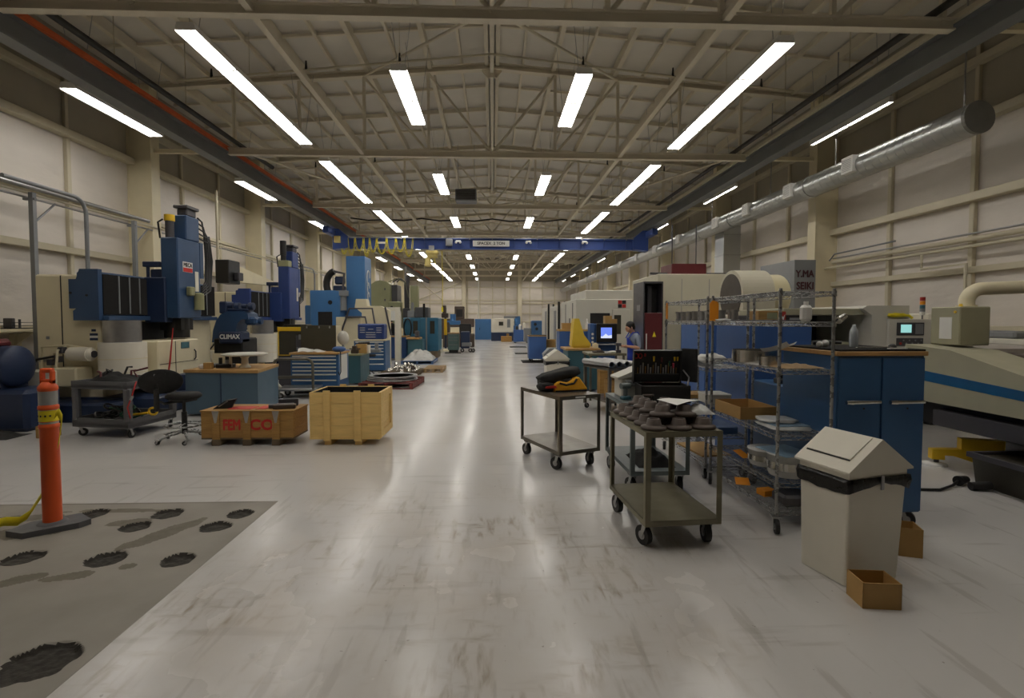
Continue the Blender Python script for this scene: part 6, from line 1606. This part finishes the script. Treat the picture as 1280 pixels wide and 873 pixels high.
for k, (y, la, w_, h_) in enumerate(((21.2, 'white machining centre behind the one with the red logo', 2.3, 2.25), (26.0, 'white machining centre furthest down the row along the duct wall', 2.2, 2.3))):
    t = thing('machining_center', la, 'machine tool', (2.75+.1*k, y, 0))
    g = MB(); g.box(0, w_, 0, 3.4, .1, h_, 0, .02); en = g.build('enclosure', M['whitem'], t)
    g = MB(); g.box(.25, .3, -.02, 0, .2, h_-.1); g.build('door_gap', M['darkint'], en)
    g = MB(); g.box(.4, 1.2, -.03, 0, .3, h_-.2, 0, .01); d = g.build('door', M['whitem'], t)
    g = MB(); g.box(.5, .54, -.05, -.03, .9, 1.4); g.build('handle', M['blackp'], d)
    g = MB(); g.box(-.02, 0, .8, 1.6, .4, h_-.2, 0, .01); d = g.build('side_door', M['greym'], t)
    g = MB(); g.box(0, w_, .1, 3.3, 0, .1); g.build('plinth', M['charcoal'], t)
    for x in (.0, .25):
        g = MB(); g.cyl((x, -.05, .1), (x, -.05, h_+.15), .05, n=10); g.build('cable_post', M['blackp'], t)

# ---- terminal kiosk, teal bench and yellow cover
t = thing('control_kiosk', 'blue control kiosk with lit blue monitor before the white machine', 'kiosk', (2.5, 12.5, 0))
g = MB(); g.box(.02, .56, .05, .6, 0, 1.55, 0, .02); g.build('kiosk_body', M['cab2'], t)
g = MB(); g.box(.06, .56, -.03, .05, 1.1, 1.56, 0, .01); b = g.build('monitor', M['blackp'], t)
g = MB(); g.box(.16, .43, -.035, -.03, 1.2, 1.46); s_ = g.build('screen', SCREENB, b)
g = MB(); g.prism([(.16, 1.2), (.43, 1.2), (.43, 1.28), (.34, 1.26), (.28, 1.31), (.2, 1.24), (.16, 1.25)], -.037, -.035, 'y'); g.build('screen_picture', SCREENW, s_)
g = MB(); g.box(.04, .57, -.12, .05, 1.03, 1.06, 0, .005); g.build('keyboard_shelf', M['steel'], t)
g = MB(); g.box(-.1, .02, .0, .35, 0, 1.56, 0, .02); p_ = g.build('side_post', M['cab2'], t)
for z in (1.1, 1.2, 1.3):
    g = MB(); g.cyl((-.04, -.01, z), (-.04, .0, z), .03, n=10); g.build('push_button', M['paper'], p_)
put('cardboard_box', 'brown cartons on top of the blue kiosk beside the white bottle', 'box', (2.95, 12.75, 1.55), 0, 'cardboard', lambda g: (g.box(-.15, .15, -.12, .12, 0, .12, 0, .003), g.box(-.15, .02, -.12, .12, .12, .2, 0, .003)))
t = thing('blue_partition', 'slate blue cabinet with paper on top behind the yellow cover', 'cabinet', (1.75, 13.3, 0))
g = MB(); g.box(0, .85, 0, .6, 0, 1.35, 0, .01); g.build('cabinet_body', M['cab2'], t); g = MB(); g.box(-.01, .86, -.01, .61, 1.35, 1.4, 0, .005); g.build('top_board', M['cardboard'], t)
put('white_bottle', 'white spray bottle on the slate blue cabinet beside the yellow cover', 'bottle', (2.5, 13.5, 1.4), 0, 'paper', lambda g: g.lathe([(.05, 0), (.05, .15), (.02, .22), (.02, .28), (0, .28)], n=14))
put('carton', 'brown carton on the slate blue cabinet behind the yellow cover tip', 'box', (2.0, 13.6, 1.4), 0, 'cardboard', lambda g: (g.box(-.15, .12, -.1, .1, 0, .16, 0, .003), g.box(-.155, .125, -.105, .105, .13, .165, 0, .003)))
t = thing('teal_workbench', 'teal cabinet bench under the yellow cover beside the far white bin', 'bench', (1.72, 11.6, 0))
g = MB(); g.box(0, .7, 0, .8, .05, .95, 0, .01); g.build('cabinet_body', M['teal'], t); g = MB(); g.box(-.06, .74, -.05, .85, .95, 1.0, 0, .006); g.build('bench_top', M['wood'], t)
g = MB(); g.box(.0, .12, -.02, 0, .3, .6); g.build('grey_panel', M['bluegreycart'], t)
put('yellow_cover', 'yellow pointed plastic cover standing on the teal bench', 'cover', (2.02, 11.95, 1.0), 0, 'yellowcov', lambda g: (g.prism([(-.19, .04), (.26, .04), (.25, .1), (.1, .3), (.02, .55), (-.02, .68), (-.12, .68), (-.14, .6)], -.2, .2, 'y'), g.box(-.16, .24, -.17, .17, 0, .04)))
put('tissue_box', 'cream carton on the corner of the teal bench beside the yellow cover', 'box', (2.37, 11.72, 1.0), 0, 'cream', lambda g: (g.box(-.06, .06, -.06, .06, 0, .1, 0, .004), g.box(-.03, .03, -.01, .01, .1, .12)))
# table the person works at
t = thing('steel_table', 'grey green steel table on legs where the person in the apron works', 'table', (1.95, 10.3, 0))
g = MB(); g.box(0, .78, 0, .75, .92, .97, 0, .005); g.build('table_top', M['olivecart'], t)
part(t, 'leg', M['greycart'], lambda g: g.box(-.02, .02, -.02, .02, 0, .92), (.05, .05, 0), (.73, .05, 0), (.05, .7, 0), (.73, .7, 0))
put('lower_box', 'yellow carton standing under the grey green table', 'box', (2.42, 10.6, 0), 0, 'woodold', lambda g: (g.box(-.2, .2, -.15, .15, 0, .6, 0, .005), g.box(-.205, .205, -.155, .155, .55, .605, 0, .005)))
put('shop_cloth', 'white cloth on the grey green table before the person', 'cloth', (2.5, 10.45, .97), .2, 'paper', lambda g: lump(g, 0, 0, .02, .12, .08, .02, 2.4, 2, .3))
put('small_vise', 'dark small vise on the corner of the grey green table by the hands', 'vise', (2.58, 10.42, .972), 0, 'charcoal', lambda g: (g.box(-.05, .05, -.05, .05, 0, .06), g.cyl((0, 0, .06), (0, 0, .18), .025), g.box(-.04, .06, -.03, .03, .14, .2)))
put('flat_fixture', 'flat brown metal pieces on the middle of the grey green table', 'fixture', (2.2, 10.5, .97), 0, 'castiron', lambda g: (g.box(-.12, .1, -.08, .08, 0, .03), g.box(-.05, .08, -.03, .06, .03, .05)))
# rolling table carrying tubes
t = thing('tube_cart', 'grey steel leg cart carrying long silver tubes behind the tool case', 'cart', (1.98, 8.6, 0), R4(17))
g = MB(); g.box(0, .7, 0, .95, .8, .83); g.box(0, .7, 0, .02, .78, .83); g.box(0, .02, 0, .95, .78, .83); g.build('top_frame', M['greycart'], t)
part(t, 'leg', M['greycart'], lambda g: g.box(-.025, .025, -.025, .025, .1, .8), (.025, .025, 0), (.675, .025, 0), (.025, .925, 0), (.675, .925, 0))
g = MB(); g.box(0, .7, 0, .95, .22, .25); g.build('lower_shelf', M['greycart'], t)
caster(t, [(.03, .03, .1, .3), (.67, .03, .1, .5), (.03, .92, .1, .2), (.67, .92, .1, .8)], .045, .03)
for i in range(4):
    x, y = W(1.98, 8.6, R4(17), .06+.15*i, .02)
    x2, y2 = W(1.98, 8.6, R4(17), .02+.14*i, .95)
    mb = MB(); d = Vector((x2-x, y2-y, 0)); mb.ring((0, 0, 0), d, .052, .042, 20)
    tag(mb.build('metal_tube', M['steel'], None, (x, y, .883)), 'long silver tube lying with its like on the grey leg cart', 'tube', 'silver tubes on the leg cart')
put('yellow_carton', 'yellow brown carton on the lower shelf of the tube cart', 'box', (2.2, 9.05, .252), R4(17), 'woodold', lambda g: (g.box(-.15, .2, -.15, .15, 0, .34, 0, .004), g.box(-.155, .205, -.155, .155, .3, .345, 0, .004)))

# ---- aisle end: cabinets, mats, far machines
t = blue_cabinet('blue wheeled cabinet with wooden tray top standing on a dark mat in the aisle', 1.42, 2.1, 19.9, 20.7, .12, 1.0, 'cab2', True)
put('floor_mat', 'dark rubber mat under the blue aisle cabinet', 'mat', (1.7, 20.1, 0), 0, 'matrub', lambda g: g.box(-.55, .45, -.6, .7, 0, .012, 0, .005))
put('floor_mat', 'dark rubber mat nearest behind the blue aisle cabinet', 'mat', (1.5, 25.0, 0), 0, 'matrub', lambda g: g.box(-.4, .5, -.5, .5, 0, .012, 0, .005))
put('floor_mat', 'dark rubber mat furthest along the aisle before the blue cart', 'mat', (1.55, 31.0, 0), 0, 'matrub', lambda g: g.box(-.5, .5, -.6, .6, 0, .012, 0, .005))
put('brown_drum', 'brown board drum beside the blue aisle cabinet', 'drum', (2.35, 20.6, 0), 0, 'cardboard', lambda g: g.lathe([(.2, 0), (.2, .8), (.21, .82), (.21, .86), (0, .86)], n=20))
put('grey_bin', 'grey sheet metal bin behind the far white swing top bin', 'bin', (2.1, 17.2, 0), 0, 'greym', lambda g: g.prism([(-.3, 0), (.45, 0), (.5, .55), (.3, .7), (-.2, .7), (-.4, .5)], -.3, .3, 'y'))
t = blue_cabinet('blue cart with white canisters on top before the end wall machine', 1.5, 2.55, 36.0, 36.8, .1, .95, 'cab2', False)
for i, x in enumerate((1.75, 1.95, 2.25)):
    put('canister', ['small dark canister on the blue far cart', 'small white canister on the blue far cart', 'tall white canister on the blue far cart'][i], 'canister', (x, 36.4, .95), 0, ['blackp', 'paper', 'creamw'][i], lambda g: g.lathe([(.09, 0), (.09, .2+.12*i), (.04, .26+.12*i), (0, .27+.12*i)], n=12))
t = thing('end_lathe', 'cream cased lathe on a blue base facing the aisle before the end wall', 'machine tool', (.9, 40.0, 0))
g = MB(); g.box(-1.0, 1.4, 0, 1.5, 0, .65, 0, .03); g.build('base', M['deepnavy'], t)
g = MB(); g.box(-1.0, .75, .1, 1.4, .65, 1.75, 0, .04); en = g.build('casing', M['creamw'], t)
g = MB(); g.box(-.4, -.05, .08, .1, 1.2, 1.5); g.build('window', M['glass'], en)
g = MB(); g.box(.25, .5, .05, .1, 1.05, 1.7); g.build('control_panel', M['greym'], en)
g = MB(); g.box(.75, 1.4, .2, 1.4, .65, 1.2, 0, .03); g.box(.85, 1.3, .3, 1.2, 1.2, 1.95, 0, .04); g.build('tailstock', M['skyblue'], t)
g = MB(); g.box(.0, 1.1, .3, 1.2, 1.75, 1.95, 0, .03); g.build('top_cover', M['greym'], t)
t = thing('tall_blue_cabinet', 'tall blue electrical cabinet beside the cream cased end lathe', 'cabinet', (-1.0, 42.8, 0))
g = MB(); g.box(-.45, 1.0, 0, .8, 0, 1.72, 0, .02); b = g.build('cabinet_body', M['skyblue'], t); g = MB(); g.box(-.4, .0, -.02, 0, .1, 1.65, 0, .01); d = g.build('door', M['skyblue'], t); g = MB(); g.box(-.08, -.04, -.04, -.02, .8, 1.0); g.build('handle', M['blackp'], d)
put('orange_crate', 'orange brown crate on the floor before the cream cased end lathe', 'crate', (1.05, 38.5, 0), 0, 'woodold', lambda g: (g.box(-.4, .4, -.3, .3, 0, .42, 0, .02), g.box(.0, .2, -.1, .1, .42, .62, 0, .02)))
t = thing('blue_drill_press', 'blue machine with round black ports behind the blue aisle cabinet', 'machine tool', (3.0, 34.0, 0))
g = MB(); g.box(-.4, .35, 0, .8, 0, 1.6, 0, .06); b = g.build('machine_body', M['cab'], t)
for x, z in ((-.15, 1.35), (-.05, 1.05)):
    g = MB(); g.cyl((x, -.02, z), (x, 0, z), .1, n=14); g.build('port', M['darkint'], b)
g = MB(); g.box(-.9, -.4, .1, .7, .2, 1.1, 0, .04); g.build('table', M['greym'], t)
# ================================================================ people
def person(label, loc, rz, shirt, trousers, apron, bare_arms, H=1.0):
    t = thing('person', label, 'person', loc, rz)
    J = {}; E = []; 
    def jn(n, p, r, par=None, mt='shirt'):
        J[n] = (Vector(p), r); 
        if par: E.append((par, n, mt))
    jn('pel', (0, 0, .92), (.125, .105)); jn('waist', (-.005, 0, 1.04), (.13, .1), 'pel', 'shirt'); jn('chest', (-.02, 0, 1.24), (.155, .115), 'waist', 'shirt')
    jn('neckb', (-.05, 0, 1.36), (.07, .07), 'chest', 'shirt'); jn('neck', (-.075, 0, 1.405), (.052, .052), 'neckb', 'skin')
    jn('head', (-.105, 0, 1.47), (.078, .072), 'neck', 'skin'); jn('crown', (-.13, 0, 1.545), (.07, .066), 'head', 'skin')
    for s, n in ((1, 'l'), (-1, 'r')):
        jn('hip'+n, (0, .085*s, .86), (.09, .09), 'pel', 'trousers'); jn('kn'+n, (-.015, .1*s, .5), (.06, .06), 'hip'+n, 'trousers'); jn('an'+n, (.02, .11*s, .1), (.042, .042), 'kn'+n, 'trousers'); jn('to'+n, (-.15, .13*s, .035), (.036, .034), 'an'+n, 'shoe')
        jn('sh'+n, (-.03, .175*s, 1.31), (.062, .062), 'chest', 'shirt'); jn('el'+n, (-.03, .245*s, 1.07), (.044, .044), 'sh'+n, 'shirt')
        jn('mid'+n, (-.11, .205*s, 1.085), (.038, .038), 'el'+n, 'skin' if bare_arms else 'shirt'); jn('wr'+n, (-.22, .12*s, 1.1), (.027, .024), 'mid'+n, 'skin'); jn('pa'+n, (-.275, .085*s, 1.108), (.034, .018), 'wr'+n, 'skin')
        for q in range(4):
            y = (.085-.02+.0135*q)*s; Lf = (.05, .06, .057, .045)[q]
            jn(f'f{q}{n}', (-.305, y, 1.108), (.0095, .0095), 'pa'+n, 'skin'); jn(f'g{q}{n}', (-.305-Lf*.6, y-.004*s, 1.1), (.0085, .0085), f'f{q}{n}', 'skin'); jn(f'h{q}{n}', (-.305-Lf*.8, y-.008*s, 1.078), (.0075, .0075), f'g{q}{n}', 'skin')
        jn('ta'+n, (-.27, .052*s, 1.118), (.011, .011), 'pa'+n, 'skin'); jn('tb'+n, (-.305, .034*s, 1.112), (.009, .009), 'ta'+n, 'skin')
    names = list(J); idx = {n: i for i, n in enumerate(names)}
    me = bpy.data.meshes.new('body_rig'); me.from_pydata([J[n][0] for n in names], [(idx[a], idx[b]) for a, b, _ in E], [])
    o = bpy.data.objects.new('body_rig', me); C.objects.link(o)
    sk = o.modifiers.new('s', 'SKIN'); sk.use_smooth_shade = True
    for i, n in enumerate(names):
        d = me.skin_vertices[0].data[i]; d.radius = J[n][1]; d.use_root = (n == 'pel')
    ss = o.modifiers.new('d', 'SUBSURF'); ss.levels = 1; ss.render_levels = 1
    bpy.context.view_layer.update()
    bm_ = bpy.data.meshes.new_from_object(o.evaluated_get(bpy.context.evaluated_depsgraph_get()))
    bpy.data.objects.remove(o)
    mats = {'skin': M['skin'], 'shirt': shirt, 'trousers': trousers, 'shoe': M['blackp']}
    keys = list(mats)
    bm_.materials.clear()
    for k in keys: bm_.materials.append(mats[k])
    for p in bm_.polygons:
        c = p.center; best = (9, 'shirt')
        for a, b, mt in E:
            A, ra = J[a]; B, rb = J[b]; ab = B-A; u = max(0, min(1, (c-A).dot(ab)/max(1e-9, ab.length_squared)))
            d = (c-(A+ab*u)).length/(ra[0]*(1-u)+rb[0]*u)
            if d < best[0]: best = (d, mt)
        p.material_index = keys.index(best[1]); p.use_smooth = True
    body = bpy.data.objects.new('body', bm_); C.objects.link(body); body.parent = t
    # face, ears and hair
    g = MB(); g.M = Matrix.Translation((-.125, 0, 1.5)) @ Matrix.Rotation(-.35, 4, 'Y')
    g.ball((.022, 0, .03), .098, 0, 20, 12, (1.0, .86, .92)); g.ball((.05, 0, -.02), .075, 0, 16, 10, (.85, .95, 1.0)); g.build('hair', M['hair'], t)
    g = MB(); g.M = Matrix.Translation((-.125, 0, 1.5)) @ Matrix.Rotation(-.35, 4, 'Y')
    g.ball((-.045, 0, -.02), .07, 0, 18, 12, (.75, .88, 1.15)); g.prism([(-.095, -.03), (-.118, -.04), (-.095, -.0)], -.012, .012, 'y')
    for s in (-1, 1): g.ball((.0, .078*s, -.02), .022, 0, 10, 8, (.8, .4, 1.2))
    g.build('face', M['skin'], t)
    for s in (-1, 1):
        g = MB(); g.M = Matrix.Translation((-.125, 0, 1.5)) @ Matrix.Rotation(-.35, 4, 'Y'); g.ball((-.092, .028*s, -.004), .009, 0, 8, 6); g.build('eye', M['ink'], t)
    g = MB(); g.M = Matrix.Translation((-.125, 0, 1.5)) @ Matrix.Rotation(-.35, 4, 'Y'); g.box(-.1, -.085, -.02, .02, -.066, -.06, 0); g.build('mouth', mat('lip skin', S(150, 84, 76), .5), t)
    if apron:
        g = MB()
        def ap(u, v):
            z = .48+.8*v; a = (u-.5)*(2.3 if v < .72 else 2.3-2.6*(v-.72)/.28*.75)
            k = 1.0 if z > .9 else 1+.25*(.9-z)
            return (-.02*(z > 1.1)*(z-1.1)/.15-.172*k*math.cos(a)+.02, .185*k*math.sin(a), z)
        g.grid(ap, 16, 16); g.build('apron', M['apron'], t, solid=.006)
        for s in (-1, 1):
            g = MB(); g.tube([(-.18, .07*s, 1.27), (-.1, .085*s, 1.385), (.02, .08*s, 1.39), (.1, .03*s, 1.28)], .011, 6); g.build('apron_strap', M['apron'], t)
    return t
person('person in a blue apron over grey shirt bending over work at the steel table', (2.99, 10.62, 0), R4(12), M['shirt'], M['trousers'], True, True)
p2 = person('person with dark hair in black clothes standing behind the blue wheeled bench', (-4.45, 23.1, 0), R4(-10), M['black'], M['trousers'], False, False)
p2.scale = (1.08, 1.08, 1.08)
# ================================================================ camera, world, view
cam = bpy.data.cameras.new('camera'); co = bpy.data.objects.new('camera', cam); C.objects.link(co)
co.location = (0, 0, 1.65)
co.rotation_euler = (PI/2-math.radians(2.371), 0, -math.radians(2.19))
cam.lens = 18.0; cam.sensor_width = 36.0; cam.shift_y = -10/1280
cam.clip_start = .05; cam.clip_end = 200
sc = bpy.context.scene; sc.camera = co
w = bpy.data.worlds.new('hall air'); sc.world = w; w.use_nodes = True
w.node_tree.nodes['Background'].inputs[0].default_value = (.9, .85, .78, 1)
w.node_tree.nodes['Background'].inputs[1].default_value = .02
sc.view_settings.view_transform = 'Standard'; sc.view_settings.look = 'None'
sc.view_settings.gamma = 1; sc.view_settings.exposure = -.42
sc.view_settings.use_curve_mapping = False
